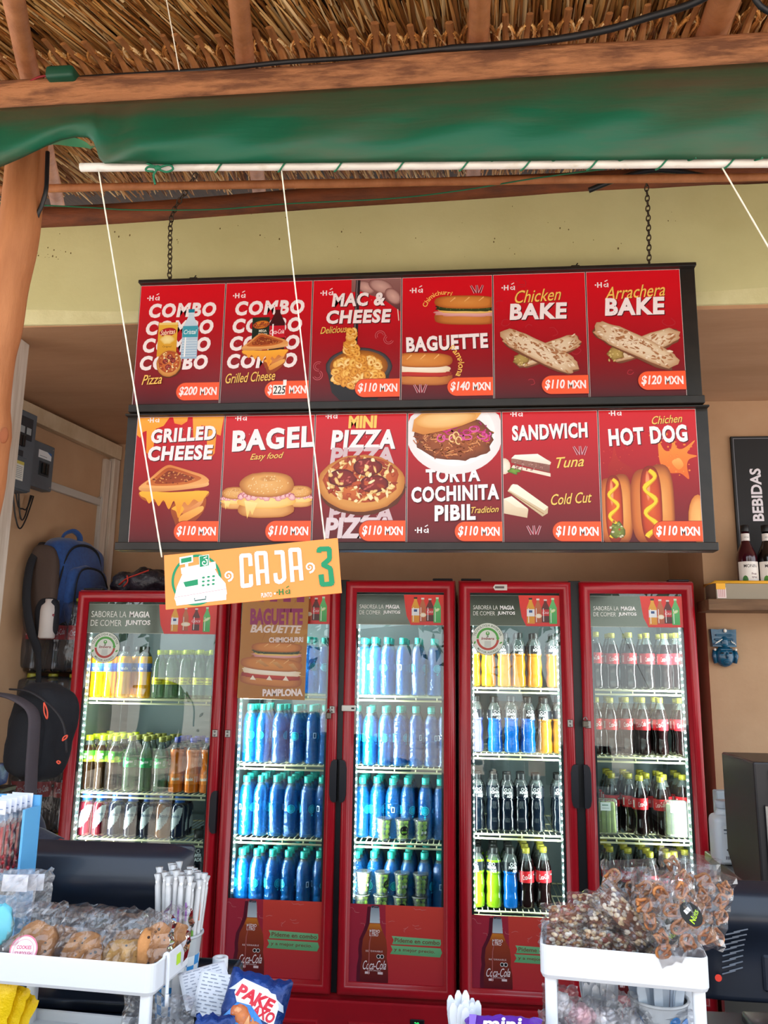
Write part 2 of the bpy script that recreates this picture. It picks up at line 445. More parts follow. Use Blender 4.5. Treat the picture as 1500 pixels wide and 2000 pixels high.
# jamb and timber along the side wall
p = U(38, 660, 2.66)
b = MB(); b.box((p.x, 2.66, 1.385), (.026, .10, 2.77), 0, .003); struct(b.build('trim_1', wood_white), 'narrow whitewashed timber at the end of the side wall')
s1 = W2(225, 884)
b = MB(); b.box((s1[0] - .5, -.022, 2.715), (1.0, .04, .075), 0, .002, mx=WM); struct(b.build('trim_2', wood_pale), 'pale timber rail along the top of the side wall')
b = MB(); b.box((s1[0] - .028, -.02, 1.34), (.05, .036, 2.67), 0, .002, mx=WM); b.box((s1[0] - .085, -.012, 1.33), (.05, .022, 2.66), 0, .002, mx=WM)
struct(b.build('trim_3', wood_white), 'pale timber upright in the corner of the side wall')

# ---------------------------------------------------------------- thatched roof
def zr(Y): return 3.222 + .19 * (Y - 1.8)
b = MB(); b.sheet(lambda u, v: (-4 + 8 * u, 1.15 + 3.2 * v, zr(1.15 + 3.2 * v) + .035), 2, 2); b.sheet(lambda u, v: (4 - 8 * u, 1.15 + 3.2 * v, zr(1.15 + 3.2 * v) + .16), 2, 2)
for y in (1.15, 4.35): b.sheet(lambda u, v: (-4 + 8 * u, y, zr(y) + .035 + .125 * v), 2, 1)
struct(b.build('roof', M('dark_thatch', '#4a3018', .9, col2='#2c1b0d', nscale=30, stretch=(6, .4, 1))), 'dark inner layer of the thatched roof')
SCOL = [lin(c) for c in ('#cf9350', '#b3763a', '#e3b878', '#935c28', '#c08746', '#d6a45e', '#a06c34', '#7d4c20', '#edcb94')]
class Straw(MB):
    def blade(s, a, b_, wd, col, lift=.003, bend=None):
        if s.c is None: s.c = []
        a = Vector(a); b_ = Vector(b_); d = (b_ - a); sd = Vector((d.y, -d.x, 0)); sd = sd.normalized() * wd / 2 if sd.length > 1e-6 else Vector((wd / 2, 0, 0))
        mid = (a + b_) / 2 + (bend or Vector())
        n = len(s.v)
        for q, k in ((a, .8), (mid, 1.0), (b_, .45)):
            s.v += [tuple(q - sd * k), tuple(q + Vector((0, 0, -lift))), tuple(q + sd * k)]
        for i in (0, 1):
            for j in (0, 1):
                s.f.append([n + 3 * i + j, n + 3 * i + j + 1, n + 3 * i + 4 + j, n + 3 * i + 3 + j]); s.m.append(0); s.s.append(False)
                c = tuple(q * (.92 if j else 1.05) for q in col[:3]) + (1,); s.c.append([c] * 4)
st = Straw()
def shade(): c = R.choice(SCOL); k = R.uniform(.65, 1.1); return (c[0] * k, c[1] * k, c[2] * k, 1)
for row, (y0, L, n) in enumerate(((2.02, .36, 1450), (1.88, .34, 1300), (1.70, .36, 1150), (1.50, .36, 700))):
    for i in range(n):
        x = -2.1 + 4.0 * (i + R.random()) / n; y = y0 + R.uniform(-.05, .03); d = .018 + R.uniform(-.006, .020)
        sl = -.16 + .12 * sin(x * 3 + row) + R.uniform(-.1, .1); l = L * R.uniform(.5, 1.0)
        st.blade((x, y, zr(y) + d), (x + sl * l, y - l, zr(y - l) + d + R.uniform(-.008, .012)), R.uniform(.004, .012), shade())
for row, (y0, L, n) in enumerate(((1.98, .42, 1900), (2.16, .42, 1900), (2.34, .4, 2000), (2.5, .3, 1300))):
    for i in range(n):
        x = -2.7 + 5.2 * (i + R.random()) / n; y = y0 + R.uniform(-.08, .06); d = R.uniform(.008, .030)
        sl = .25 * sin(x * 4 + row) * .5 + R.uniform(-.15, .15); l = L * R.uniform(.5, 1.0)
        st.blade((x, y, zr(y) + d), (x + sl * l, y + l, zr(y + l) + d - .012), R.uniform(.006, .014), shade())
tag(st.build('thatch', STRAWM), 'dry palm leaf thatch hanging under the roof', 'thatch', None, 'stuff')
# folded palm leaves over the first lath, each with its cut rib
rib_m = M('palm_rib', '#a9713c', .7, col2='#7f4e26', nscale=10, stretch=(3, 1, 3), bump=.2)
x = -1.6; k = 0
while x < 1.2:
    y0 = 1.905; z0 = zr(y0) - .022
    t = thing('palm_leaf', 'folded palm leaf with a cut brown rib looped over the lath above the beam', 'palm leaf', (x, y0, z0), 'folded palm leaves along the lath above the beam')
    h = R.uniform(.150, .185); tl = R.uniform(-.014, .006); wd = R.uniform(.014, .019)
    rb = MB(); rb.tube([(x, y0 - .012, z0 - .032), (x + tl * .3, y0 - h * .5, zr(y0 - h * .5) - .034), (x + tl, y0 - h, zr(y0 - h) - .030)], [wd * .72, wd * .5, wd * .58], 6, flat=.5, smooth=False)
    rb.build('rib', rib_m, t)
    lf = Straw()
    for sg in (1, -1):
        for q in range(9 if sg > 0 else 6):
            f = q / 8.0; top = h * (.80 - .12 * abs(f - .35)); ex = sg * (.010 + .030 * f); pts = []
            for j in range(6):
                u = j / 5
                xx = x + sg * .004 + (ex - sg * .004) * (u ** .8) + sg * .008 * sin(pi * u); yy = y0 - top * (1 - u ** 2.2) * (.55 + .45 * (1 - f * .4)); pts.append((xx + tl * (1 - u), yy, zr(yy) - .024 - .005 * (q % 2) - .008 * sin(pi * min(1, u * 1.2))))
            c = shade()
            for j in range(5): lf.blade(pts[j], pts[j + 1], .0075, c, .004)
    lf.build('leaf', STRAWM, t)
    x += R.uniform(.044, .054); k += 1

def log(name, a, b_, r, mat, label, n=24, wob=.10, seg=14, cat='log', group=None, kind=None, taper=1.0):
    a = Vector(a); b_ = Vector(b_); pts = []; rr = []; sd = R.random() * 50
    for i in range(n + 1):
        t = i / n; q = a.lerp(b_, t)
        nx = noise.noise(Vector((t * 5 + sd, 1, 2))); ny = noise.noise(Vector((t * 5 + sd, 7, 4)))
        pts.append(q + Vector((0, ny * r * wob * 2, nx * r * wob * 2)) if abs((b_ - a).normalized().z) < .7 else q + Vector((nx * r * wob * 2, ny * r * wob * 2, 0)))
        rr.append(r * (1 + (taper - 1) * t) * (1 + wob * noise.noise(Vector((t * 9 + sd, 3, 3)))))
    m = MB(); m.tube(pts, rr, seg, 0)
    return tag(m.build(name, mat), label, cat, group, kind)
B0, B1 = U(-60, 195, 1.8), U(1560, 92, 1.8); B0, B1 = B0 + (B0 - B1) * .3, B1 + (B1 - B0) * .4
beam = log('roof_log', B0, B1, .036, bark, 'thick brown bark log beam running under the thatch above the green tarp', 40, .1)
for px0, py0, xw, r, lab in ((1400, 60, .688, .037, 'thick peeled rafter pole at the upper right above the log'), (475, 115, -.731, .026, 'slim rafter pole second from the post'), (935, 80, .047, .026, 'slim rafter pole above the middle of the tarp'), (48, 160, -1.503, .027, 'slim rafter pole above the log post')):
    q = U(px0, py0, 1.8); dx = (xw - q.x) / .8
    a = Vector((q.x - dx * .62, 1.18, zr(1.18) - .037)); c = Vector((xw + dx * .15, 2.75, zr(2.75) - .037))
    log('rafter', a, c, r, post_wood, lab, 16, .07, 12, 'rafter', 'rafters under the thatch')
for px0, py0, px1, py1, Y, r, lab in ((-40, None, 1540, None, 1.93, .010, 'thin lath just above the bark log'), (-40, 369, 1540, 345, 2.3, .013, 'crooked thin batten pole across the inner thatch')):
    a, c = (U(px0, py0, Y), U(px1, py1, Y)) if py0 else (Vector((-1.75, Y, zr(Y) - .022)), Vector((1.3, Y, zr(Y) - .022)))
    a, c = a + (a - c) * .3, c + (c - a) * .35
    log('batten', a, c, r, post_wood, lab, 40, .35, 8, 'batten', 'battens under the thatch')
a, c = U(-60, 437, 2.56), U(1560, 330, 2.56); a, c = a + (a - c) * .2, c + (c - a) * .4
log('wall_plate', a, c, .042, M('dark_log', '#7a3f1c', .75, col2='#4b2712', nscale=5, stretch=(1, 4, 4), bump=.5, bscale=12), 'dark round log lying along the top of the green beam', 40, .12, 14, 'log')

# ---------------------------------------------------------------- post, tarp and pole
pts = [U(c, y, 1.92) for c, y in ((60, 190), (52, 300), (43, 400), (33, 480), (15, 560), (2, 640), (-13, 700), (-24, 800), (-31, 930), (-45, 1010), (-62, 1130))][::-1]
pts = [Vector((pts[0].x - .02, 1.92, 0)), Vector((pts[0].x - .01, 1.92, .7)), Vector((pts[0].x, 1.92, 1.3))] + pts
P = smoothpath(pts, 5); m = MB()
m.tube(P, [.053 + .004 * noise.noise(Vector((0, 0, q.z * 4))) + .008 * math.exp(-((q.z - 2.19) / .05) ** 2) for q in P], 18)
post = tag(m.build('log_post', post_wood), 'peeled orange brown log post at the left edge of the stall', 'post')
q = U(8, 850, 1.872); kn = MB(); kn.ball(tuple(q), (.012, .006, .022), 12, 8); kn.build('knot', M('knot_wood', '#8a4a26', .8), post)
hose = MB(); hose.tube(smoothpath([U(93, 297, 1.90), U(92, 330, 1.9), U(90, 370, 1.9), U(82, 400, 1.91), U(72, 425, 1.92), U(66, 470, 1.96)], 5), .006, 8)
tag(hose.build('cable', black_pl), 'short black cable running down the side of the log post', 'cable')
tarp_m = M('green_tarp', '#0a573c', .5, col2='#4f4c38', nscale=3.2, ncon=(.42, .72), stretch=(.45, 1, 2.8), bump=.2, bscale=7, spec=.4)
tarp_in = M('green_tarp_lining', '#2d8f63', .5)
PL = U(158, 327, 1.74); PR = PL.lerp(U(1560, 318, 1.74), 1.5)
def tarp_edge(px):
    """Photo heights of the tarp's upper and lower edge."""
    yt = 219 - .058 * px if px < 750 else 175.5 - .062 * (px - 750)
    lo = [(-90, 362), (0, 327), (40, 310), (90, 286), (120, 274), (150, 268), (172, 269), (182, 276), (188, 290), (193, 308), (202, 319), (320, 321), (1600, 309), (2400, 302)]
    for i in range(len(lo) - 1):
        if lo[i][0] <= px <= lo[i + 1][0]: return yt, lo[i][1] + (lo[i + 1][1] - lo[i][1]) * (px - lo[i][0]) / (lo[i + 1][0] - lo[i][0])
def tarp(u, v):
    px = -85 + 425 * (u / .45) if u < .45 else 340 + 1860 * (u - .45) / .55
    yt, yb = tarp_edge(px); w = min(v, 1)
    fold = 250 - 50 * v                                   # the crease running down to the pole end
    d = (px - fold) / 26.0; crease = .022 * math.exp(-d * d) - .016 * math.exp(-((px - fold - 55) / 45.0) ** 2)
    x = px / 840.0
    Y = 1.782 - .062 * v - .048 * sin(pi * w) ** .8 + crease * sin(pi * w) ** .5 - .007 * noise.noise(Vector((x * 3, v * 2, 1))) * 2 * sin(pi * w) - .006 * sin((x * 2 + v * .9) * 10) * sin(pi * v) + .003 * sin(px * .05) * v
    return U(px, yt - 8 + (yb - yt + 8) * v, Y)
m = MB(); m.sheet(tarp, 180, 16)
tp = tag(m.build('tarp', tarp_m), 'dusty dark green tarp hanging under the bark log, tied to the white pole', 'tarp')
md = tp.modifiers.new('thick', 'SOLIDIFY'); md.thickness = .003; md.offset = 1
m = MB()
def lip(u, v): q = U(96 + 92 * u, 285 - 17 * sin(pi * min(u * 1.15, 1)) ** .7 + v * 18 * sin(pi * u), 1.745 + .05 * v); return q
m.sheet(lip, 16, 3); m.build('lining', tarp_in, tp)
pole_m = M('white_pipe', '#e9e4da', .45, col2='#cdbfa9', nscale=6, ncon=(.55, .8), stretch=(3, 8, 8))
m = MB(); m.tube([PL.lerp(PR, i / 12) for i in range(13)], .0105, 16)
pole = tag(m.build('pole', pole_m), 'long white plastic pipe along the lower edge of the green tarp', 'pole')
cord_m = M('green_cord', '#0f6b47', .6)
lash = MB(); path = []
for px in (318, 440, 560, 672, 790, 915, 1035, 1165, 1300, 1430, 1540):
    path += [U(px, 317, 1.735), U(px + 20, 326, 1.722), U(px - 6, 334, 1.727), U(px - 14, 335, 1.745), U(px + 30, 312, 1.738)] if px > 318 else [U(262, 308, 1.718), U(300, 320, 1.718)]
# each wrap is its own slanted turn round the pipe
lashc = thing('lashing', 'dark green cord wound in slanted turns around the white pipe', 'cord', U(318, 326, 1.722))
for px in (437, 560, 670, 790, 915, 1035, 1165, 1300, 1430):
    c = PL.lerp(PR, (U(px, 325, 1.74).x - PL.x) / (PR.x - PL.x)); q = []
    for j in range(15):
        a = pi * (-.62 + 1.5 * j / 14); q.append(c + Vector((-.022 + .05 * j / 14, -.0125 * cos(a), .0125 * sin(a))))
    q.append(U(px + 60, 308, 1.715)); lt = MB(); lt.tube(smoothpath(q, 2), .0022, 6); lt.build('turn', cord_m, lashc)
kt = MB(); kt.ball(U(308, 328, 1.722), (.009, .006, .007), 10, 8)
for pp in ([(262, 308), (285, 318), (308, 328)], [(308, 328), (340, 318), (372, 310)], [(308, 328), (330, 322), (338, 330), (325, 336), (308, 330)], [(308, 330), (300, 342), (303, 360)], [(308, 328), (290, 326), (285, 333), (300, 335)]):
    kt.tube(smoothpath([U(a_, c_, 1.722) for a_, c_ in pp], 4), .0026, 6)
kt.build('knot', cord_m, lashc)
m = MB(); m.tube(smoothpath([U(-20, 396, 2.3), U(170, 405, 2.4), U(260, 410, 2.45), U(420, 409, 2.48), U(560, 398, 2.48), U(760, 388, 2.45), U(900, 372, 2.4), U(1040, 349, 2.2), U(1180, 330, 1.9)], 5), .0022, 6)
tag(m.build('cord', cord_m), 'thin green cord strung under the thatch along the top of the beam', 'cord')
m = MB(); m.tube(smoothpath([U(1150, 372, 2.42), U(1200, 352, 2.4), U(1262, 334, 2.38), U(1320, 334, 2.36), U(1400, 348, 2.38), U(1500, 348, 2.4)], 5), .009, 8)
tag(m.build('cable', black_pl), 'black cable sagging behind the white pipe above the green beam', 'cable')
m = MB(); m.tube(smoothpath([U(1420, -30, 1.62), U(1350, 8, 1.66), U(1262, 35, 1.70), U(1190, 57, 1.72), U(1090, 76, 1.74), U(960, 89, 1.755), U(860, 96, 1.765), U(700, 112, 1.775), U(560, 121, 1.78), U(400, 137, 1.785), U(190, 150, 1.79), U(120, 156, 1.79)], 5), [.0085] * 30 + [.006] * 26, 8)
tag(m.build('cable', M('black_rubber', '#141519', .5)), 'thick black cable lying along the top of the bark log', 'cable')
m = MB(); m.tube(smoothpath([U(1462, -30, 1.6), U(1485, 12, 1.62), U(1530, 35, 1.64)], 4), .007, 8)
tag(m.build('cable', black_pl), 'short black cable end at the upper right corner', 'cable')
m = MB(); q = U(123, 150, 1.765); m.box((q.x, q.y, q.z), (.075, .05, .034), 0, .008, seg=2)
gb = tag(m.build('junction_box', M('green_box', '#0f4a35', .5)), 'small green junction box sitting on the bark log', 'box')
m = MB(); m.tube(smoothpath([U(52, 166, 1.77), U(64, 156, 1.765), U(78, 150, 1.765), U(92, 148, 1.765)], 4), .003, 6); m.build('wire', M('red_wire', '#8c1520', .5), gb)

# strings
twine = M('white_twine', '#f0e6d0', .8)
def string(a, b_, label, r=.0016):
    m = MB(); a = Vector(a); b_ = Vector(b_); n = 60; ps = []
    for i in range(n + 1): ps.append(a.lerp(b_, i / n))
    m.tube(ps, [r * (1 + .25 * (i % 2)) for i in range(n + 1)], 6)
    return tag(m.build('string', twine), label, 'string')
CTL, CTR, CBR, CBL = U(313, 1085, 1.75), U(652, 1051, 1.75), U(657, 1152, 1.75), U(320, 1191, 1.75)
string(U(193, 336, 1.727), CTL + Vector((.004, 0, -.004)), 'white twine holding the left end of the orange hanging sign')
string(U(550, 334, 1.727), CTR + Vector((-.02, 0, -.004)), 'white twine holding the right end of the orange hanging sign')
string(U(1411, 328, 1.727), U(2300, 1862, 1.727), 'white twine slanting down at the far right of the pipe')
string(U(318, -40, 1.60), U(350, 137, 1.76), 'short white twine hanging from the thatch to the bark log', .0014)

# chains
def chain(pts, label, wd=.0068, ln=.0175):
    P = smoothpath(pts, 12); m = MB(); d = 0; last = P[0]; k = 0; acc = [P[0]]
    for q in P[1:]:
        while (q - acc[-1]).length >= ln:
            acc.append(acc[-1] + (q - acc[-1]).normalized() * ln)
    for i in range(len(acc) - 1):
        a, c = acc[i], acc[i + 1]; t = (c - a).normalized(); s1_ = t.cross(Vector((0, 1, 0))).normalized(); s2 = t.cross(s1_)
        w_ = s1_ * .8 + s2 * .6 if i % 2 else s1_ * .45 - s2 * .9
        w_.normalize(); mid = (a + c) / 2
        m.tube([mid + t * (cos(2 * pi * j / 10) * ln * .66) + w_ * (sin(2 * pi * j / 10) * wd) for j in range(10)], .0021, 5, closed=True)
    return tag(m.build('chain', rust), label, 'chain', 'chains holding the menu boards')
chain([U(383, 340, 2.47), U(362, 375, 2.47), U(340, 410, 2.475), U(333, 440, 2.48), U(332, 500, 2.48), U(331, 552, 2.48)], 'rusty chain bunched at the top holding the left end of the menu boards', .009)
chain([U(1261, 333, 2.47), U(1265, 400, 2.48), U(1267, 450, 2.48), U(1268, 525, 2.48)], 'thin rusty chain holding the right end of the menu boards')
# ---------------------------------------------------------------- menu posters
PW, PH = 293.0, 428.0
WHT, YEL, ORG = '#f4e9ea', '#f6c55f', '#f2582c'
def poster_base(A, h, top='#df0e20', mid='#a00c1b', bot='#480a13'):
    A.poly([(0, 0), (PW, 0), (PW, h), (0, h)], '#d9c9c6')
    A.rect(1.2, h * .45, PW - 1.2, h - 1.2, top, mid); A.rect(1.2, 1.2, PW - 1.2, h * .45, mid, bot)
def logo(A, x, y, s=1.0, col=WHT):
    A.blob(x - 7 * s, y, 2.6 * s, 2.6 * s, col, n=10)
    for dx in (0, 11): A.stroke([(x + dx * s, y - 9 * s), (x + dx * s, y + 9 * s)], 4 * s, col)
    A.stroke([(x, y), (x + 11 * s, y)], 3.4 * s, col)
    cx, cy = x + 24 * s, y - 1 * s
    A.stroke([(cx + r_ * s * cos(a), cy + r_ * s * sin(a)) for a, r_ in [(k * .45, 1.2 + 7.0 * k / 16) for k in range(17)]], 3 * s, col)
    A.stroke([(cx + 8 * s, cy - 8 * s), (cx + 8 * s, cy + 6 * s)], 3 * s, col); A.stroke([(cx - 2 * s, cy + 12 * s), (cx + 7 * s, cy + 17 * s)], 3 * s, col)
def price(A, num, x0=148, y0=18, y1=78, hand=False, italic=.18):
    A.pill(x0 - 1.5, y0 - 1.5, PW - 1, y1 + 1.5, 32, '#8d1d17', True); A.pill(x0, y0, PW - 1.2, y1, 32, ORG, True)
    cy = (y0 + y1) / 2
    if hand:
        A.text('$', x0 + 17, cy, 15, 36, WHT, .03, .15); A.rect(x0 + 27, cy - 17, x0 + 68, cy + 17, '#f4f1ee'); A.rect(x0 + 60, cy + 15, x0 + 71, cy + 34, '#f4f1ee')
        A.text(num, x0 + 48, cy, 40, 27, '#15171c', .012, .12)
    else: A.text('$' + num, x0 + 40, cy, 62, 34, WHT, .03, italic, grunge=2)
    A.text('MXN', x0 + 108, cy, 56, 27, WHT, .035, .0)
def head(A, t, cx, cy, w_, h_, shear=.12, rot=0, col=WHT, gr=10, bold=.045):
    A.text(t, cx + 2.5, cy - 3, w_, h_, '#4a0d14', bold, shear, rot, 1.12)
    A.text(t, cx, cy, w_, h_, col, bold, shear, rot, 1.12, grunge=gr)
def script(A, t, cx, cy, w_, h_, rot=4, col=YEL): A.text(t, cx + 1.2, cy - 1.6, w_, h_, '#5a2414', .004, .42, rot); A.text(t, cx, cy, w_, h_, col, .006, .42, rot)
def ticks(A, cx, cy, up=1, s=1.0):
    for k, a in ((-1, 22), (0, 4), (1, -16)):
        c, n = cos(radians(90 + a)), sin(radians(90 + a)) * up
        p0 = (cx + k * 12 * s - c * 14 * s, cy - n * 14 * s); p1 = (cx + k * 15 * s + c * 14 * s, cy + n * 14 * s)
        A.stroke([p0, p1], [9 * s, 6 * s], '#d9b9c0'); A.stroke([p0, p1], [6 * s, 3.4 * s], '#8f2230')
def doodle(A, n, seed, x0=20, x1=270, y0=20, y1=410):
    r = random.Random(seed)
    for _ in range(n):
        cx, cy, s = r.uniform(x0, x1), r.uniform(y0, y1), r.uniform(9, 20); a0 = r.uniform(0, 360)
        A.stroke([(cx + s * cos(radians(a0 + 24 * k)) * (1 + .2 * sin(k)), cy + s * .8 * sin(radians(a0 + 24 * k))) for k in range(r.randint(8, 14))], 1.6, '#b0303c')
def pizza(A, cx, cy, rx, ry, n=70, pep=((-.42, .12), (.15, .5), (.3, -.1)), pr=.33):
    A.blob(cx + 2, cy - ry * .22, rx, ry * .95, '#7a3a14', '#5b2a10', n=30, jit=.02)
    A.blob(cx, cy - ry * .06, rx, ry, '#e0a256', '#b8702e', n=34, jit=.02, mid=.85)
    A.blob(cx, cy + ry * .06, rx * .86, ry * .80, '#d8763a', '#a8431f', n=30, jit=.05)
    def bits(k):
        for _ in range(k):
            t = A.r.uniform(0, 2 * pi); q = sqrt(A.r.random()) * .8
            c = A.r.choice((('#f5dfa6', '#e0ac5c'), ('#f0cf8c', '#c98a3e'), ('#a33a22', '#7f2416'), ('#f7e9c4', '#e8c47a'), ('#c65a30', '#9b3a1d')))
            A.blob(cx + rx * q * cos(t), cy + ry * (.06 + q * sin(t) * .95), rx * A.r.uniform(.04, .12), ry * A.r.uniform(.03, .09), c[0], c[1], A.r.uniform(0, 180), 9, .3)
    bits(n)
    for dx, dy in pep:
        A.blob(cx + rx * dx, cy + ry * dy, rx * pr, ry * pr * .95, '#8e2a24', '#4e1214', 0, 20, .04, .8)
        for _ in range(10): A.blob(cx + rx * (dx + A.r.uniform(-.2, .2) * pr / .33), cy + ry * (dy + A.r.uniform(-.2, .2) * pr / .33), rx * .05, ry * .035, '#c86458', '#9a3630', A.r.uniform(0, 90), 7, .3)
    bits(n // 4)
def toast(A, cx, cy, s, red=0):
    P = lambda L: [(cx + x * s, cy + y * s) for x, y in L]
    # lower half, corner towards the viewer
    A.spoly(P([(-2, -16), (28, 2), (44, -8), (42, -30), (24, -50), (6, -58), (-2, -44), (-8, -28)]), '#b4571f', '#8d3a15')
    A.spoly(P([(0, -22), (10, -14), (28, 0), (41, -10), (34, -24), (12, -34)]), '#efb070', '#d0773a')
    A.spoly(P([(4, -22), (12, -16), (28, -4), (36, -12), (28, -20), (12, -28)]), '#c2682e', '#d98a4a')
    A.spoly(P([(6, -38), (24, -28), (40, -22), (40, -30), (22, -42), (8, -48)]), '#f0b25c', '#dc8a30')
    A.spoly(P([(-7, -26), (0, -30), (4, -40), (8, -34), (12, -26), (4, -20)]), '#f7b13c', '#ee8f24')
    # upper half: crust side, cheese and toasted top
    A.spoly(P([(-58, -6), (-48, -14), (-30, -16), (0, -14), (30, -12), (46, -8), (46, 0), (10, -2), (-30, -2), (-56, 0)]), '#c26a2c', '#a4501e')
    A.spoly(P([(-56, -6), (-48, -10), (-42, -18), (-35, -11), (-27, -22), (-20, -13), (-11, -27), (-4, -14), (4, -34), (11, -16), (18, -21), (26, -12), (36, -16), (45, -6), (44, 1), (-10, -1), (-54, 1)]), '#f9b33a', '#ee8b22')
    A.spoly(P([(-58, 2), (-40, 0), (-10, 1), (20, 4), (45, 8), (47, 14), (40, 18), (10, 8), (-30, 8), (-56, 10)]), '#f0bd7e', '#d58e4c')
    A.spoly(P([(-58, 8), (-44, 20), (-26, 36), (-16, 41), (-6, 39), (20, 31), (40, 24), (47, 14), (20, 9), (-10, 6), (-40, 6)]), '#d07a38', '#e9aa64')
    A.spoly(P([(-48, 11), (-36, 22), (-22, 34), (-14, 37), (-4, 35), (20, 27), (36, 20), (16, 12), (-14, 9)]), '#a9481a', '#c96c2e')
    A.spoly(P([(-36, 14), (-20, 29), (-12, 32), (10, 26), (26, 20), (4, 14), (-20, 12)]), '#7f2d10', '#9c421a')
    for _ in range(60):
        u = A.r.uniform(-.9, .9); A.blob(cx + s * (-6 + 36 * u), cy + s * (18 + A.r.uniform(-8, 14) * (1 - abs(u))), s * A.r.uniform(.8, 2.4), s * A.r.uniform(.5, 1.2), A.r.choice(('#6b240c', '#c77a3c', '#8f3c16', '#d8924e')), None, A.r.uniform(-30, 30), 7, .3)
def bagel(A, cx, cy, s, red=0):
    A.blob(cx, cy - 20 * s, 46 * s, 15 * s, '#e9b069', '#b3692c', 0, 26, .02, sq=2.6)
    A.blob(cx, cy - 8 * s, 48 * s, 12 * s, '#f6d58c', '#e6ad4e', 0, 26, .03)
    A.poly([(cx - 36 * s, cy - 6 * s), (cx - 30 * s, cy - 36 * s), (cx - 26 * s, cy - 22 * s), (cx - 22 * s, cy - 30 * s), (cx - 14 * s, cy - 10 * s)], '#f9dd96', '#f0bb5c')
    for k in range(13):
        x = cx + (-42 + 7 * k) * s; A.blob(x, cy + (1 + 3 * sin(k * 1.9)) * s, 6.5 * s, 5.5 * s, '#f7c3c2', '#c9727c', A.r.uniform(-40, 40), 12, .12); A.arc(x, cy + 1 * s, 4 * s, 20, 200, 1.2 * s, '#a94c5e', 8)
    A.blob(cx, cy + 20 * s, 45 * s, 21 * s, '#e5b06c', '#a9622a', 0, 30, .02, sq=2.3, c2='#d89a52')
    A.blob(cx + 2 * s, cy + 30 * s, 16 * s, 5 * s, '#c7843e', '#dba560', 0, 16)
    for _ in range(45):
        t = A.r.uniform(0, 2 * pi); q = sqrt(A.r.random()) * .85; A.blob(cx + 43 * s * q * cos(t), cy + (20 + 18 * q * sin(t)) * s, 1.8 * s, 1.1 * s, '#f3d6a2', '#cf9650', A.r.uniform(0, 90), 6)
def burrito(A, cx, cy, s, sd):
    def roll(x, y, L, w_, rot, tone):
        A.blob(x, y - 3 * s, L, w_, '#9b6a4a', '#6e3f2c', rot, 28, .06, sq=3.2)
        A.blob(x, y, L, w_ * .94, tone[0], tone[1], rot, 30, .07, sq=3.4, c2=tone[2])
        c, n = cos(radians(rot)), sin(radians(rot))
        for _ in range(int(L * w_ / (s * s) / 13)):
            u, v = A.r.uniform(-.88, .88) * L, A.r.uniform(-.75, .75) * w_
            cc = A.r.choice((('#b98055', '#8f5533'), ('#f2e4cf', '#d8bd9c'), ('#a86a44', '#c79a70'), ('#efe0c9', '#c9a581'), ('#98603c', '#bb865c')))
            A.blob(x + u * c - v * n, y + u * n + v * c, A.r.uniform(2, 6) * s, A.r.uniform(.8, 2.4) * s, cc[0], cc[1], rot + A.r.uniform(-35, 35), 8, .35)
    tone = ('#ead9c0', '#b98e68', '#dcc3a2')
    roll(cx + 12 * s, cy + 2 * s, 62 * s, 17 * s, 20, tone)
    A.blob(cx - 38 * s, cy - 14 * s, 15 * s, 12 * s, '#b9a05a', '#7d5a2c', 20, 14, .2)
    for _ in range(10): A.blob(cx + s * A.r.uniform(-50, -28), cy + s * A.r.uniform(-26, -6), 3 * s, 2 * s, '#d8c07a', '#8c6a34', A.r.uniform(0, 90), 7, .3)
    roll(cx - 4 * s, cy + 2 * s, 76 * s, 20 * s, -28, tone)
def sub(A, cx, cy, L, h, fill, rot=0, clip=None):
    A.blob(cx, cy - h * .62, L, h * .52, '#d78a45', '#9c4f1f', rot, 30, .01, sq=3.4, clip=clip)
    if fill == 'green':
        A.blob(cx, cy - h * .25, L * .97, h * .28, '#e9b2ae', '#c98284', rot, 40, .09, sq=3, clip=clip); A.blob(cx, cy - h * .12, L * .9, h * .17, '#f3d27c', '#e0ab50', rot, 24, .1, sq=3, clip=clip)
        A.blob(cx, cy + h * .12, L * .95, h * .26, '#3f4a22', '#232c14', rot, 40, .08, sq=3.4, clip=clip)
        for _ in range(36): A.blob(cx + A.r.uniform(-.88, .88) * L, cy + h * A.r.uniform(.0, .26), 3, 1.8, '#6d7a36', '#39451c', A.r.uniform(0, 90), 6, .3, clip=clip)
    else:
        A.blob(cx, cy - h * .32, L * .97, h * .26, '#c8362c', '#8d1d1c', rot, 40, .07, sq=3.2, clip=clip); A.blob(cx, cy - h * .02, L * .95, h * .26, '#f8efe0', '#e3c9a5', rot, 30, .06, sq=3.4, clip=clip)
    A.blob(cx, cy + h * .56, L, h * .5, '#dd9347', '#a4551f', rot, 34, .008, sq=2.9, c2='#cf7f37', clip=clip)
    for k in range(3): A.stroke([(cx + (-.5 + .45 * k) * L, cy + h * .62), (cx + (-.34 + .45 * k) * L, cy + h * .92)], [2, 4, ][:2], '#eab573', clip)
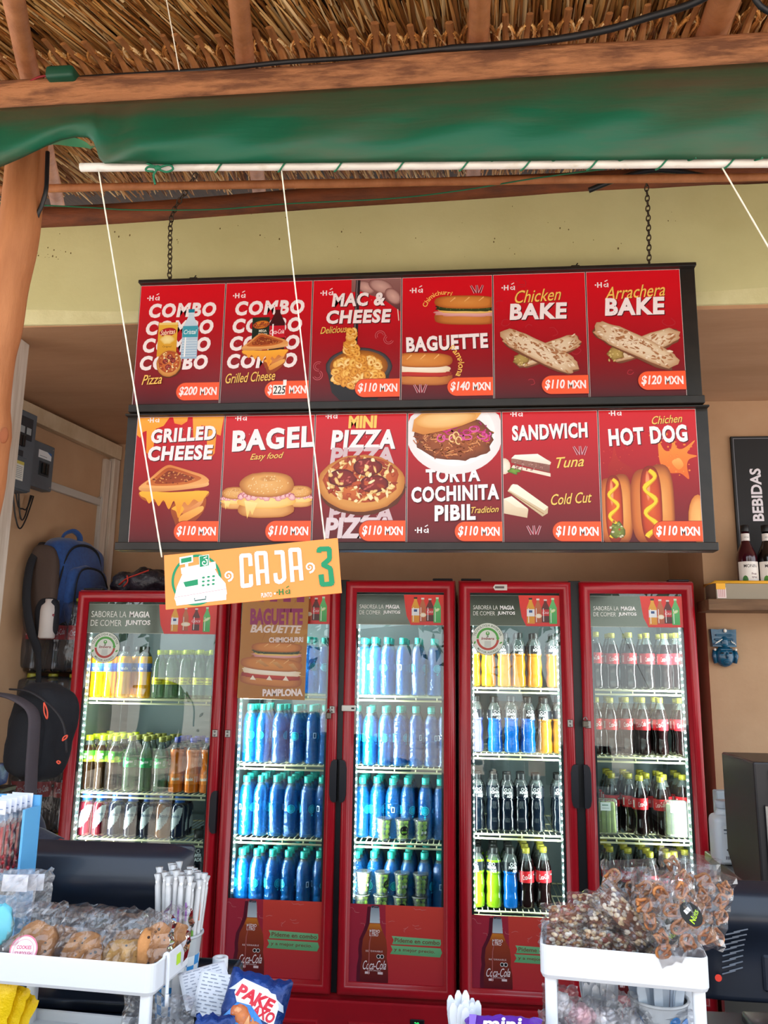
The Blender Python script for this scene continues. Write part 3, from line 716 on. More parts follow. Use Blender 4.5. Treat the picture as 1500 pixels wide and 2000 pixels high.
def macbowl(A, cx, cy, s):
    A.poly([(cx - 62 * s, cy + 2 * s), (cx - 50 * s, cy - 50 * s), (cx - 34 * s, cy - 66 * s), (cx + 34 * s, cy - 66 * s), (cx + 52 * s, cy - 46 * s), (cx + 62 * s, cy + 2 * s)], '#3a3436', '#191518')
    A.blob(cx, cy, 63 * s, 38 * s, '#575055', '#242023', 0, 36, .01, .93); A.blob(cx, cy + 1 * s, 55 * s, 32 * s, '#d98a2a', '#8a4a14', 0, 30)
    def mac(x, y, q, a):
        c = A.r.choice((('#f8d273', '#dd8f2c'), ('#f6c35a', '#cf7a20'), ('#fbe3a0', '#e6a84a'), ('#f1b24a', '#c3701c')))
        A.blob(x, y, 8.5 * q, 6.6 * q, c[0], c[1], a, 14, .12); A.blob(x + 1.6 * q, y - .8 * q, 3.6 * q, 2.4 * q, '#b06618', '#e7a23c', a, 9)
    for _ in range(120):
        t = A.r.uniform(0, 2 * pi); q = sqrt(A.r.random()); mac(cx + 50 * s * q * cos(t), cy + (-4 + 29 * q * sin(t)) * s - 6 * s, s, A.r.uniform(0, 180))
    for k in range(26): mac(cx - 14 * s + A.r.uniform(-14, 12) * s * (1 - k / 40), cy + (24 + k * 1.9) * s, s * .95, A.r.uniform(0, 180))
def hotdog(A, cx, y0, y1, wd, must=1, seed=0):
    h = y1 - y0; my = y0 + h / 2
    A.blob(cx + wd * .62, my - h * .02, wd * .62, h * .5, '#e7a45a', '#8a3a1a', 0, 30, .0, sq=3, c2='#cf7e3c', clip=(2, 2, PW - 2, y1))
    A.blob(cx - wd * .12, my - h * .05, wd * .72, h * .47, '#d98a48', '#93431d', 0, 30, 0, sq=3, c2='#c46a30', clip=(2, 2, PW - 2, y1))
    A.blob(cx + wd * .14, my - h * .03, wd * .52, h * .49, '#d9622c', '#7c2012', 0, 30, 0, sq=2.8, c2='#b93f1e', clip=(2, 2, PW - 2, y1))
    A.blob(cx + wd * .02, my + h * .2, wd * .12, h * .2, '#f0a070', '#cd5528', 0, 16)
    if must: A.stroke([(cx + wd * (.12 + .26 * sin(k * .5)), y1 - h * .10 - h * .84 * k / 34) for k in range(35)], [wd * .22 * (1 + .2 * sin(k)) for k in range(35)], '#cf9318', (2, 2, PW - 2, y1)); A.stroke([(cx + wd * (.11 + .26 * sin(k * .5)), y1 - h * .095 - h * .84 * k / 34) for k in range(35)], [wd * .15 * (1 + .2 * sin(k)) for k in range(35)], '#f4c832', (2, 2, PW - 2, y1))
def minibottle(A, cx, cy, h, body, cap, label=None, wd=.3, neck=.33):
    w_ = h * wd / 2; n = w_ * neck
    P = [(-w_, -.5), (-w_, .12), (-n, .36), (-n, .44), (n, .44), (n, .36), (w_, .12), (w_, -.5)]
    A.poly([(cx + x, cy + y * h) for x, y in P], body[0], body[1]); A.rect(cx - n * 1.15, cy + .43 * h, cx + n * 1.15, cy + .5 * h, cap)
    if label: A.rect(cx - w_, cy - .22 * h, cx + w_, cy + .06 * h, label)
    A.stroke([(cx - w_ * .55, cy - .46 * h), (cx - w_ * .55, cy + .1 * h)], w_ * .16, '#ffffff')

def p_combo1(A, h):
    logo(A, 34, h - 46)
    for k in range(4): A.text('COMBO', 150 - 6 * k, h - 92 - 62 * k, 232, 52, WHT, .05, .14, 0, 1.16, grunge=14)
    A.rect(72, 172, 138, 292, '#e8b53e', '#d89a2a'); A.rect(74, 284, 136, 292, '#f3d27c'); A.blob(105, 258, 29, 15, '#c3162a', '#9d0f1f', 8, 18); A.text('Sabritas', 105, 258, 50, 17, '#f8e7c8', .01, .3, 6); A.blob(105, 232, 25, 17, '#f7e3a0', '#e3b54c', 0, 16, .1); A.text('Original', 105, 206, 30, 8, '#6a3a14')
    minibottle(A, 182, 250, 176, ('#cfe2f0', '#9dbcd6'), '#1b7f9a', None, .31); A.rect(156, 238, 208, 278, '#3e9fb4'); A.text('Cristal', 182, 257, 44, 16, '#eaf7fa', .01, .3)
    for k in range(7): A.stroke([(157, 226 - 9 * k), (207, 226 - 9 * k)], 1.6, '#e8f2f8')
    pizza(A, 116, 150, 42, 46, 40, ((-.3, .1), (.05, .42), (.32, .15), (-.05, -.35)), .22)
    script(A, 'Pizza', 62, 92, 70, 34, 3); price(A, '200')
def p_combo2(A, h):
    logo(A, 34, h - 46)
    for k in range(4): A.text('COMBO', 152 - 6 * k, h - 92 - 62 * k, 234, 52, WHT, .05, .14, 0, 1.16, grunge=14)
    A.rect(96, 214, 154, 302, '#1f3324', '#141f18'); A.blob(126, 276, 28, 14, '#e8952c', '#b8551c', 8, 18); A.text('Ruffles', 126, 276, 52, 18, '#7d1622', .02, .3, 6); A.text('MEGA', 132, 254, 26, 9, '#f0ead8', .02); A.text('CRUNCH', 132, 242, 30, 8, '#f0ead8', .02); A.blob(120, 222, 26, 10, '#e8b548', '#a86a1c', 0, 14, .15)
    minibottle(A, 180, 262, 152, ('#4a1118', '#2a0a0e'), '#c8142a', '#c8142a', .34); A.text('Coca-Cola', 180, 250, 48, 16, '#f6e8ea', .005, .4, 3)
    toast(A, 150, 186, 1.45)
    script(A, 'Grilled Cheese', 98, 94, 166, 34, 3); price(A, '225', hand=True)
def p_mac(A, h):
    A.poly([(128, h - 2), (PW - 2, h - 2), (PW - 2, h - 118), (262, h - 96), (230, h - 70), (196, h - 60), (160, h - 44), (128, h - 46)], '#9a6a66', '#5a3033')
    for p_, rx, ry, rot in (((176, h - 30), 34, 20, -30), ((226, h - 28), 44, 24, -22), ((266, h - 64), 34, 22, -50)): A.blob(p_[0], p_[1], rx, ry, '#d8aca2', '#7d4a48', rot, 18, clip=(2, 2, PW - 2, h - 2))
    A.stroke([(150, h - 4), (144, h - 230)], 15, '#2a2226'); A.stroke([(147, h - 4), (141, h - 230)], 4, '#77696c')
    A.stroke([(282, h - 110), (286, h - 150)], 3, '#e6cdbc'); logo(A, 34, h - 46)
    head(A, 'MAC &', 152, h - 72, 176, 48); head(A, 'CHEESE', 154, h - 132, 214, 48); script(A, 'Delicious', 72, h - 176, 88, 24, 3)
    for x, y, a in ((226, 228, 0), (254, 214, 120), (26, 126, 60), (24, 96, 200)): A.arc(x, y, 16, a, a + 220, 2.2, '#c05a62'); A.arc(x, y, 10, a, a + 220, 1.8, '#c05a62')
    macbowl(A, 158, 122, 1.72); price(A, '110')
def p_bag(A, h):
    logo(A, 34, h - 46); A.arctext('Chimichurri', 134, h - 118, 62, 168, 62, 20, YEL, .01); ticks(A, 244, h - 48)
    sub(A, 208, h - 118, 102, 46, 'green', -2, (2, 2, PW - 2, h - 2))
    head(A, 'BAGUETTE', 146, 198, 262, 52, .0, 2)
    sub(A, 66, 112, 98, 50, 'ham', -2, (2, 2, PW - 2, h - 2)); A.arctext('Pamplona', 118, 120, 74, 58, -32, 20, YEL, .01); ticks(A, 62, 44, 1, 1.0); price(A, '140')
def p_chick(A, h):
    doodle(A, 15, 5); logo(A, 36, h - 46); script(A, 'Chicken', 142, h - 76, 148, 44, 3); head(A, 'BAKE', 142, h - 130, 182, 56, .06); burrito(A, 150, 160, 1.72, 1); price(A, '110')
def p_arra(A, h):
    doodle(A, 5, 9); logo(A, 36, h - 46); script(A, 'Arrachera', 150, h - 72, 190, 44, 3); head(A, 'BAKE', 148, h - 122, 186, 60, .06); burrito(A, 152, 172, 1.8, 2); price(A, '120', y0=26, y1=86)
def p_grill(A, h):
    r = A.r
    A.poly([(2, h - 2), (2, h - 60), (14, h - 70), (22, h - 50), (34, h - 46), (38, h - 120), (50, h - 128), (60, h - 116), (64, h - 40), (90, h - 30), (108, h - 2)], '#f7a93a', '#ef8a26')
    A.poly([(120, h - 2), (126, h - 22), (150, h - 28), (168, h - 16), (170, h - 2)], '#f7a93a', '#ef8a26'); A.poly([(186, h - 2), (192, h - 70), (204, h - 78), (214, h - 66), (216, h - 30), (236, h - 34), (240, h - 128), (254, h - 138), (266, h - 124), (268, h - 60), (282, h - 66), (290, h - 2)], '#f7a93a', '#ef8a26')
    logo(A, 44, h - 10, .9); head(A, 'GRILLED', 158, h - 60, 216, 48, .1, 3); head(A, 'CHEESE', 152, h - 122, 216, 50, .1, 1); toast(A, 150, h - 250, 2.15, 1); price(A, '110', y0=6, y1=70)
def p_bagel(A, h):
    logo(A, 40, h - 8, .9); head(A, 'BAGEL', 158, h - 78, 268, 72, .06, 3); script(A, 'Easy food', 142, h - 138, 110, 26, 3)
    bagel(A, 44, 142, .95); bagel(A, 250, 146, .92); bagel(A, 146, 148, 1.95); price(A, '110', y0=6, y1=70)
def p_pizza(A, h):
    logo(A, 40, h - 6, .9); A.text('MINI', 152, h - 26, 92, 42, YEL, .05, .06, grunge=4); head(A, 'PIZZA', 154, h - 84, 206, 64, .1)
    for y in (h - 138, 96): A.text('PIZZA', 152, y, 204, 56, '#cdb4b8', .045, .1, grunge=6)
    A.text('PIZZA', 146, 48, 214, 66, '#d8c6ca', .045, .1, grunge=6); pizza(A, 150, 196, 138, 92, 150); price(A, '110', y0=6, y1=70)
def p_torta(A, h):
    head(A, 'TORTA', 142, 214, 168, 46, .0, 2)
    A.blob(148, h - 66, 152, 134, '#f4f0f0', '#e5dede', 0, 44, 0, clip=(2, 2, PW - 2, h - 2)); A.blob(148, h - 66, 126, 108, '#eae4e4', '#f2eeee', 0, 40, 0, clip=(2, 2, PW - 2, h - 2))
    A.blob(146, h - 84, 124, 74, '#a4562a', '#6b3217', -3, 40, .06, clip=(2, 2, PW - 2, h - 2))
    for _ in range(130):
        t = A.r.uniform(pi * .98, 2.05 * pi); q = A.r.uniform(.35, 1.02); x = 146 + 118 * q * cos(t); y = h - 72 + 82 * q * sin(t) * .95
        A.stroke([(x, y), (x + A.r.uniform(-14, 14), y + A.r.uniform(-9, 9)), (x + A.r.uniform(-20, 20), y + A.r.uniform(-12, 12))], 3.2, A.r.choice(('#b86632', '#7d3c1a', '#c97a44', '#95481f', '#d9925a')), (2, 2, PW - 2, h - 2))
    for _ in range(26):
        x = A.r.uniform(96, 250); y = h - 62 + A.r.uniform(-26, 26) - (x - 170) ** 2 * .0008
        A.arc(x, y, A.r.uniform(8, 18), A.r.uniform(0, 360), A.r.uniform(360, 520), 4.4, A.r.choice(('#c22a78', '#a01c5e', '#d8559a')), 9, A.r.uniform(5, 12))
    for x, y in ((140, h - 84), (160, h - 92), (152, h - 76)): A.arc(x, y, 9, 0, 300, 4, '#eec583', 9, 12)
    A.poly([(14, h - 60), (20, h - 22), (44, h - 2), (232, h - 2), (214, h - 26), (170, h - 44), (110, h - 60), (50, h - 72)], '#e9a857', '#c87b34')
    A.blob(120, h - 20, 96, 30, '#f3c784', '#dc9a4c', 6, 26, clip=(2, 2, PW - 2, h - 3))
    head(A, 'COCHINITA', 148, 156, 270, 50, .04, 2); head(A, 'PIBIL', 148, 95, 126, 50, .04, 2); script(A, 'Tradition', 240, 104, 84, 20, 3); logo(A, 34, 40, 1.0); price(A, '110', y0=6, y1=66)
def tri(A, cx, cy, s, fill):
    P = lambda L: [(cx + x * s, cy + y * s) for x, y in L]
    A.poly(P([(-44, -8), (44, -30), (44, -22), (-40, -2)]), '#e7d8c4'); A.poly(P([(-44, 4), (42, -20), (44, 8), (-44, 14)]), '#9a6a5a' if fill else '#e9d9bd', '#7d4d44' if fill else '#d5bd98')
    if fill:
        for _ in range(46): A.blob(cx + s * A.r.uniform(-38, 40), cy + s * A.r.uniform(-14, 8), 3 * s, 1.6 * s, A.r.choice(('#c49a8c', '#8d5a50', '#b58476')), '#7a463e', A.r.uniform(0, 90), 7, .3)
    A.poly(P([(-44, 14), (-36, 22), (16, 24), (46, 4), (44, -2), (-20, 10)]), '#f7efe4', '#e2d2bc')
def p_sand(A, h):
    logo(A, 34, h - 8, .9); head(A, 'SANDWICH', 146, h - 66, 232, 50, .04, 2); ticks(A, 238, h - 128); script(A, 'Tuna', 206, h - 164, 84, 34, 4)
    A.blob(4, h - 176, 20, 26, '#f2e6d6', '#d5bfa4', 0, 14, clip=(2, 2, PW - 2, h)); A.blob(34, h - 190, 20, 12, '#7ba13c', '#3e5a1c', 0, 16, .3); tri(A, 86, h - 170, 1.35, 1)
    P = lambda L: [(x, y) for x, y in L]
    A.poly(P([(2, 92), (2, 138), (30, 142), (76, 104), (72, 78)]), '#eadcc2', '#cdb594'); A.poly(P([(2, 138), (26, 146), (76, 106), (40, 112)]), '#f6ecda', '#e8d8bd')
    A.poly(P([(14, 162), (26, 182), (42, 180), (136, 112), (134, 92), (118, 82)]), '#dcc8a8', '#c4aa86'); A.poly(P([(18, 166), (30, 184), (44, 182), (136, 112), (124, 100)]), '#f6ecda', '#ecdcc2'); A.stroke([(18, 160), (122, 90)], 3, '#a8845c')
    script(A, 'Cold Cut', 206, 138, 124, 34, 4); ticks(A, 92, 40); price(A, '110', y0=6, y1=66)
def p_hot(A, h):
    A.spoly([(182, 240), (176, 276), (178, 316), (192, 290), (204, 284), (214, 292), (222, 330), (230, 296), (250, 292), (286, 318), (268, 290), (262, 276), (290, 268), (266, 258), (258, 236), (262, 196), (238, 214), (206, 216)], '#ef9136', '#d9601f'); A.spoly([(214, 250), (236, 262), (248, 240), (232, 226)], '#f6a95a', '#e8832f')
    A.spoly([(24, 240), (36, 262), (44, 304), (52, 268), (66, 250), (96, 226), (84, 190), (30, 200)], '#bb2a22', '#8d1818')
    for _ in range(30): A.blob(A.r.uniform(150, 286), A.r.uniform(190, 340), A.r.uniform(1.5, 5), A.r.uniform(1.5, 5), '#ee8a3a', '#d9651f', 0, 9)
    for _ in range(16): A.blob(A.r.uniform(10, 110), A.r.uniform(220, 300), A.r.uniform(1, 3), A.r.uniform(1, 3), '#c2332c', n=8)
    logo(A, 40, h - 10, .9); script(A, 'Chichen', 206, h - 32, 92, 26, 4); head(A, 'HOT DOG', 146, h - 82, 236, 56, .02, 3)
    hotdog(A, 30, 4, 218, 50, 1); hotdog(A, 138, 4, 248, 62, 1); A.blob(PW - 8, 70, 32, 78, '#f0b46a', '#c9742f', 0, 20, 0, clip=(2, 2, PW - 2, 190))
    A.blob(44, 40, 22, 26, '#7d8a3c', '#4a4a1c', 0, 14, .3)
    for _ in range(14): A.blob(44 + A.r.uniform(-22, 22), 38 + A.r.uniform(-28, 28), 5, 4, A.r.choice(('#e0d8b8', '#c8442c', '#8ca04a')), '#6a6a34', 0, 8, .3)
    price(A, '110', y0=6, y1=66)
UP = [('combo with a round pizza, chips and water', p_combo1), ('combo with a toasted sandwich, chips and cola', p_combo2), ('bowl of macaroni and cheese', p_mac), ('two filled baguettes', p_bag), ('chicken wrap', p_chick), ('steak wrap', p_arra)]
LO = [('toasted cheese sandwich', p_grill), ('ham bagel', p_bagel), ('mini pizza', p_pizza), ('pork roll on a white plate', p_torta), ('two cut sandwiches', p_sand), ('hot dog with mustard', p_hot)]
def board(name, label, x0, ztop, ph, plist, fr, seed, art=True):
    """A row of six posters on a black backing with its frame bars."""
    t = thing(name, label, 'menu board', (x0 + 3 * .296, 2.47, ztop - ph / 1000), 'menu boards')
    m = MB(); zb = ztop - ph / 1000
    m.box(((fr[0] + fr[1]) / 2, 2.478, (fr[2] + fr[3]) / 2), (fr[1] - fr[0], .03, fr[3] - fr[2]), 0, .002)
    for z0, z1, y in ((ztop, fr[3], 2.455), (fr[2], zb, 2.455)):
        if z1 - z0 > .004: m.box(((fr[0] + fr[1]) / 2, y, (z0 + z1) / 2), (fr[1] - fr[0], .03, z1 - z0), 0, .002)
    m.build('frame', black_metal, t)
    for i, (lab, fn) in enumerate(plist):
        A = Art(seed + i); hh = ph
        poster_base(A, hh) if seed < 40 else poster_base(A, hh, '#cf1522', '#921820', '#571a1f')
        if art: fn(A, hh)
        else: price(A, '110')
        px = x0 + .296 * i + .0015
        o = A.build('poster', PRINT, T(px, 2.4625, zb), t); o['label'] = 'red menu poster showing a ' + lab
    m = MB()
    for x in (x0 + .18, x0 + 1.45):
        m.box((x, 2.47, fr[3] + .008), (.03, .012, .016), 0, .003); m.tube([(x, 2.47, fr[3] + .012), (x + .008, 2.47, fr[3] + .024)], .002, 6)
    m.build('hanging_bracket', black_metal, t)
    return t
board('menu_board', 'upper row of six red food menu posters, hung by chains', -1.0800, H + 1.2655, 428.0, UP, (-1.081, .741, H + .812, H + 1.2775), 10)
lo = board('menu_board', 'lower row of six red food menu posters in a black frame', -1.0575, H + .8000, 417.0, LO, (-1.0905, .7535, H + .358, H + .8065), 50)
for o in lo.children:
    if o.name.startswith('hanging_bracket'): COLL = o
bpy.data.objects.remove(COLL)

# ---------------------------------------------------------------- orange hanging sign
ex = (CTR - CTL); wl_ = ex.length; ex.normalize(); ez = (CTL - CBL); hl_ = ez.length; ez = Vector((-ex.z, 0, ex.x))
SM = Matrix(((ex.x, 0, ez.x, CBL.x + .004), (ex.y, 1, ez.y, 1.75), (ex.z, 0, ez.z, CBL.z), (0, 0, 0, 1)))
sg = thing('hanging_sign', 'orange cash desk sign hanging askew on two strings', 'sign', tuple(SM.translation))
m = MB(); m.box((wl_ / 2, .002, hl_ / 2), (wl_, .004, hl_), 0, .0006, SM); m.build('panel', M('orange_board', '#f99446', .5), sg)
A = Art(3); w_, h_ = wl_ * 1000, hl_ * 1000; G_ = '#0f8a5c'
k = w_ / 343.0                                   # sign drawn in its own photo units
def S(x, y): return (x * k, y * k)
def Sp(L): return [S(x, y) for x, y in L]
cx, cy = S(63, 52); A.arc(cx, cy, 47 * k, 0, 360, 5 * k, G_, 48)
A.poly(Sp([(18, 20), (24, 42), (36, 66), (44, 68), (100, 70), (106, 58), (120, 40), (122, 20), (116, 10), (24, 6)]), '#f3efee')
A.poly(Sp([(22, 6), (19, 22), (121, 28), (120, 8)]), '#f6f2f2'); A.stroke(Sp([(19, 22), (121, 29)]), .7 * k, '#c4565a')
A.stroke(Sp([(58, 17), (58, 12), (80, 13), (80, 19)]), 2.4 * k, '#2f5d58'); A.poly(Sp([(34, 66), (33, 78), (102, 84), (103, 70)]), '#f3efee')
A.poly(Sp([(41, 40), (37, 50), (66, 53), (66, 42)]), G_)
for i in range(3):
    for j in range(3): A.blob(*S(76 + 10 * i + j * .6, 40 + 7.5 * j + i * .4), 3 * k, 2 * k, G_, n=10)
A.rect(*S(42, 78), *S(48, 88), '#f3efee'); A.poly(Sp([(31, 84), (31, 99), (58, 101), (58, 87)]), '#f6f2f2'); A.poly(Sp([(34, 87), (34, 96), (55, 98), (55, 89)]), G_)
A.poly(Sp([(70, 76), (70, 98), (90, 99), (90, 78)]), '#f6f2f2'); A.poly(Sp([(71, 76), (71, 97), (89, 98), (89, 78)]), G_)
A.stroke(Sp([(80 + (1 + .42 * q) * cos(q * .5), 84 + (1 + .42 * q) * sin(q * .5)) for q in range(16)]), 1.8 * k, '#f6f2f2'); A.stroke(Sp([(86, 79), (86, 90)]), 1.8 * k, '#f6f2f2'); A.stroke(Sp([(79, 93), (86, 95)]), 1.8 * k, '#f6f2f2')
def spiral(x, y): A.stroke(Sp([(x + (.6 + .62 * q) * cos(-q * .62 + 2), y + (.6 + .62 * q) * sin(-q * .62 + 2)) for q in range(17)]), [(1.6 + .16 * q) * k for q in range(17)], '#f4eeee')
spiral(126, 54); spiral(285, 55)
def glyph(P, x, y, w2, h2, col, wd, sh=1):
    pts = [(x + a * w2, y + b_ * h2) for a, b_ in P]
    for i in range(len(pts) - 1): A.stroke(Sp([pts[i], pts[i + 1]]), [wd * k, wd * k * (1 + .12 * sin(i * 3))], col)
    for q in pts[1:-1]: A.blob(*S(*q), wd * k * .5, wd * k * .5, col, n=4, rot=45)
WH = '#f5efef'
glyph([(1, .62), (.98, .96), (.08, .97), (.05, .02), (.95, .03), (.97, .36)], 152, 30, 19, 62, WH, 8)
glyph([(.08, 0), (.02, 1), (.95, .98), (1, .02)], 183, 30, 19, 62, WH, 8); glyph([(.05, .42), (1, .42)], 183, 30, 19, 62, WH, 7)
glyph([(.1, .98), (.92, .97), (.95, .14), (.5, .04), (.1, .1), (.06, .34)], 217, 29, 19, 62, WH, 8)
glyph([(.08, 0), (.04, 1), (.95, .98), (1, .02)], 249, 30, 19, 62, WH, 8); glyph([(.05, .42), (1, .42)], 249, 30, 19, 62, WH, 7)
glyph([(0, .9), (.05, 1), (.98, .98), (.94, .70), (.3, .56), (.95, .44), (1, .02), (.1, .02), (.06, .3)], 305, 18, 21, 70, G_, 9.5)
A.text('PUNTO', *S(199, 10), 21 * k, 9 * k, WH, .01); A.blob(*S(215, 11), 2 * k, 2 * k, WH, n=10); logo(A, S(224, 0)[0], S(0, 13)[1], .62 * k, '#1f7a36')
A.build('lettering', PRINT, SM @ T(0, -.0006, 0), sg)
# ---------------------------------------------------------------- drinks coolers
red_paint = M('red_enamel', '#b40c20', .32, coat=.3, col2='#a20a1d', nscale=3)
red_body = M('red_steel', '#a30f1b', .4)
liner_m = M('cooler_liner', '#74868a', .45)
glass_m = clear('cooler_glass', '#f3faf8', gloss=1.3, rough=.0, ior=1.5)
shelf_m = M('cream_wire', '#ece7bd', .4)
led_m = glow('led_bead', '#f4fbff', 45.0)
lens_m = clear('led_lens', '#e8f4f2', '#dfeceb', .35, rough=.1)
gasket_m = M('grey_gasket', '#3a4144', .6)
mirror_film = M('mirror_film', '#5f655c', .16, metal=.85, bump=.06, bscale=5)
FILM = printed('film_print', .3, spec=.6)
ZB = H - 1.24

def sweep_rect(m, x0, x1, z0, z1, prof, mat=0):
    """Frame swept round a rectangle; prof: (inset, y)."""
    n = len(prof); b = len(m.v)
    for (cx, cz, sx, sz) in ((x0, z0, 1, 1), (x1, z0, -1, 1), (x1, z1, -1, -1), (x0, z1, 1, -1)):
        m.v += [(cx + sx * i, y, cz + sz * i) for i, y in prof]
    for c in range(4):
        d = (c + 1) % 4
        for k in range(n - 1):
            m.f.append([b + c * n + k, b + d * n + k, b + d * n + k + 1, b + c * n + k + 1]); m.m.append(mat); m.s.append(0 < k < n - 2)
def header_art(wd, hg, seed, ts=1.0):
    A = Art(seed); rx = wd * .56
    A.rect(0, 0, wd, 1.5, '#c9cdbf'); A.rect(0, hg - 1.5, rx, hg, '#8f9488')
    pts = [(rx + 24, 0), (wd, 0), (wd, hg), (rx - 6, hg), (rx, hg * .6), (rx + 6, hg * .3)]
    A.poly(pts, '#ee3a2e', '#d92a28')
    k = 1.0; s = ts * .98; th = 17 * ts
    A.text('SABOREA LA', 12 + 52 * s * k * 1.05, hg * .5 + th * .72, 104 * s * k, th, '#eef0ea', -.002); A.text('MAGIA', 12 + 146 * s * k, hg * .5 + th * .72, 60 * s * k, th, '#ffffff', .03)
    A.text('DE COMER', 12 + 46 * s * k * 1.05, hg * .5 - th * .72, 92 * s * k, th, '#eef0ea', -.002); A.text('JUNTOS', 12 + 142 * s * k, hg * .5 - th * .72, 74 * s * k, th, '#ffffff', .03)
    q = (wd - rx) / 5.1; y = hg * .5; hb = hg * .84
    minibottle(A, rx + q * 1.35, y, hb, ('#f0b038', '#d9921f'), '#2a2422', '#e9eef2', .30, .4); A.rect(rx + q * 1.35 - 7, y - 8, rx + q * 1.35 + 7, y + 2, '#27508a')
    minibottle(A, rx + q * 2.3, y, hb * .95, ('#c9764a', '#b35030'), '#f0ece8', None, .27, .4); A.blob(rx + q * 2.35, y - hb * .2, q * .42, hb * .09, '#f4f0e8', '#e8c890', 0, 14)
    minibottle(A, rx + q * 3.25, y, hb * .9, ('#6b2b26', '#4a1c1c'), '#e9dcd8', '#c8202c', .33, .36); A.text('Coca', rx + q * 3.25, y - hb * .06, q * .75, hb * .12, '#f4e8e8', 0, .4)
    minibottle(A, rx + q * 4.2, y, hb, ('#6ed07c', '#3cae58'), '#d6f0d0', None, .29, .34); A.blob(rx + q * 4.2, y, q * .36, hb * .06, '#e8f6e0', '#b8e040', 30, 12)
    return A
def footer_art(wd, hg, seed, rib=True):
    A = Art(seed); A.rect(0, 0, wd, hg, '#d6463a', '#bb2f38'); cx = wd * .27
    A.poly([(0, 0), (wd * .40, 0), (wd * .38, hg), (0, hg)], '#ab2c3e', '#9c2840')
    pr = [(0, 54), (.04, 55), (.2, 54), (.32, 48), (.42, 50), (.55, 46), (.66, 31), (.76, 21), (.9, 18), (.97, 16)]
    L = [(cx - r_ * wd / 370, hg * z) for z, r_ in pr]; Rr = [(cx + r_ * wd / 370, hg * z) for z, r_ in reversed(pr)]
    for dx in (-14,): A.poly([(x + dx, y) for x, y in L + Rr], '#5c1a2c')
    A.poly(L + Rr, '#b5502c', '#5c1420')
    A.poly([(cx - 20, hg * .76), (cx - 18, hg * .9), (cx - 16, hg * .965), (cx + 16, hg * .965), (cx + 18, hg * .9), (cx + 20, hg * .76)], '#8c9aa6', '#c8d2d8')
    A.rect(cx - 14, hg * .955, cx + 14, hg * .985, '#39424e')
    A.poly([(cx - 30, hg * .66), (cx - 20, hg * .75), (cx + 20, hg * .75), (cx + 30, hg * .66)], '#d4812f', '#b35a24')
    A.text('MEDIO', cx, hg * .655, 40, hg * .04, '#f7ecec', .02); A.text('LITRO', cx - 3, hg * .61, 34, hg * .04, '#f7ecec', .02)
    A.text('RETORNABLE', cx - 1, hg * .40, 66, hg * .022, '#f0dcdc', .01, 0, 0, 1.3)
    for dx in (0, 14): A.blob(cx + 16 + dx, hg * .335, 8, 8, '#f2efec', n=8); A.blob(cx + 16 + dx, hg * .335, 6, 6, '#1b1a1c', n=8)
    A.text('Coca-Cola', cx + 1, hg * .225, 92, hg * .115, '#f9f0f0', .002, .5, 2); A.text('SABOR ORIGINAL', cx, hg * .155, 54, hg * .016, '#f2dcdc')
    A.rect(cx - 36, hg * .11, cx - 18, hg * .14, '#e9d4d6'); A.rect(cx + 14, hg * .11, cx + 34, hg * .14, '#e9d4d6')
    A.stroke([(cx - 22, hg * .1), (cx - 20, hg * .5), (cx - 9, hg * .7)], [3, 4, 2], '#b0605a')
    x0, x1 = wd * .435, wd * .97
    if rib:
        A.poly([(x0 + 8, hg * .50), (x1 - 4, hg * .50), (x1, hg * .53), (x1 - 2, hg * .585), (x0 + 6, hg * .605), (x0 + 14, hg * .555)], '#7fc08a', '#68ac78')
        A.poly([(x0, hg * .375), (x1 - 4, hg * .36), (x1 + 4, hg * .42), (x1 - 2, hg * .475), (x0 + 2, hg * .485), (x0 + 10, hg * .43)], '#78bb84', '#64a874')
        A.text('Pídeme en combo', (x0 + x1) / 2 + 6, hg * .55, (x1 - x0) * .88, hg * .055, '#7a3a2c', .012, 0, -1); A.text('y a mejor precio.', (x0 + x1) / 2 - 4, hg * .425, (x1 - x0) * .80, hg * .052, '#7a3a2c', .012, 0, -1)
    for _ in range(14):                     # scratched film
        x, y = A.r.uniform(10, wd - 10), A.r.uniform(hg * .7, hg - 4); a = A.r.uniform(0, 6)
        A.stroke([(x, y), (x + 12 * cos(a), y + 8 * sin(a)), (x + 26 * cos(a + .5), min(hg - 1, y + 12 * sin(a + .5)))], .9, '#d99a9a', (1, 1, wd - 1, hg - 1))
    return A
def inverter_sticker(d, seed):
    A = Art(seed); r = d / 2
    A.blob(r, r, r, r, '#3b5a3a', n=40); A.blob(r, r, r * .975, r * .975, '#e6ebe2', '#dfe6da', n=40)
    A.arc(r, r, r * .62, 2, 178, r * .14, '#45a735', 26); A.arc(r, r, r * .62, 182, 358, r * .14, '#b93524', 26)
    A.poly([(r * 1.50, r * 1.08), (r * 1.74, r * 1.08), (r * 1.62, r * .9)], '#45a735')
    A.arctext('TECNOLOGÍA INVERTER', r, r, r * .83, 168, 12, r * .15, '#33603a', .01); A.arctext('MAYOR AHORRO', r, r, r * .83, 222, 318, r * .15, '#33603a', .01, True)
    for a in (196, 344): A.blob(r + r * .83 * cos(radians(a)), r + r * .83 * sin(radians(a)), r * .1, r * .05, '#45a735', None, a + 50, 10)
    A.blob(r, r * 1.34, r * .12, r * .12, '#45a735', n=14); A.rect(r * .95, r * 1.1, r * 1.05, r * 1.26, '#7d8c74'); A.blob(r, r * 1.37, r * .05, r * .05, '#e6ebe2', n=8)
    A.text('Imbera', r, r * 1.03, r * .8, r * .17, '#8f1f28', .02, .2)
    A.rect(r * .8, r * .5, r * 1.2, r * .88, '#c9d0c8')
    return A
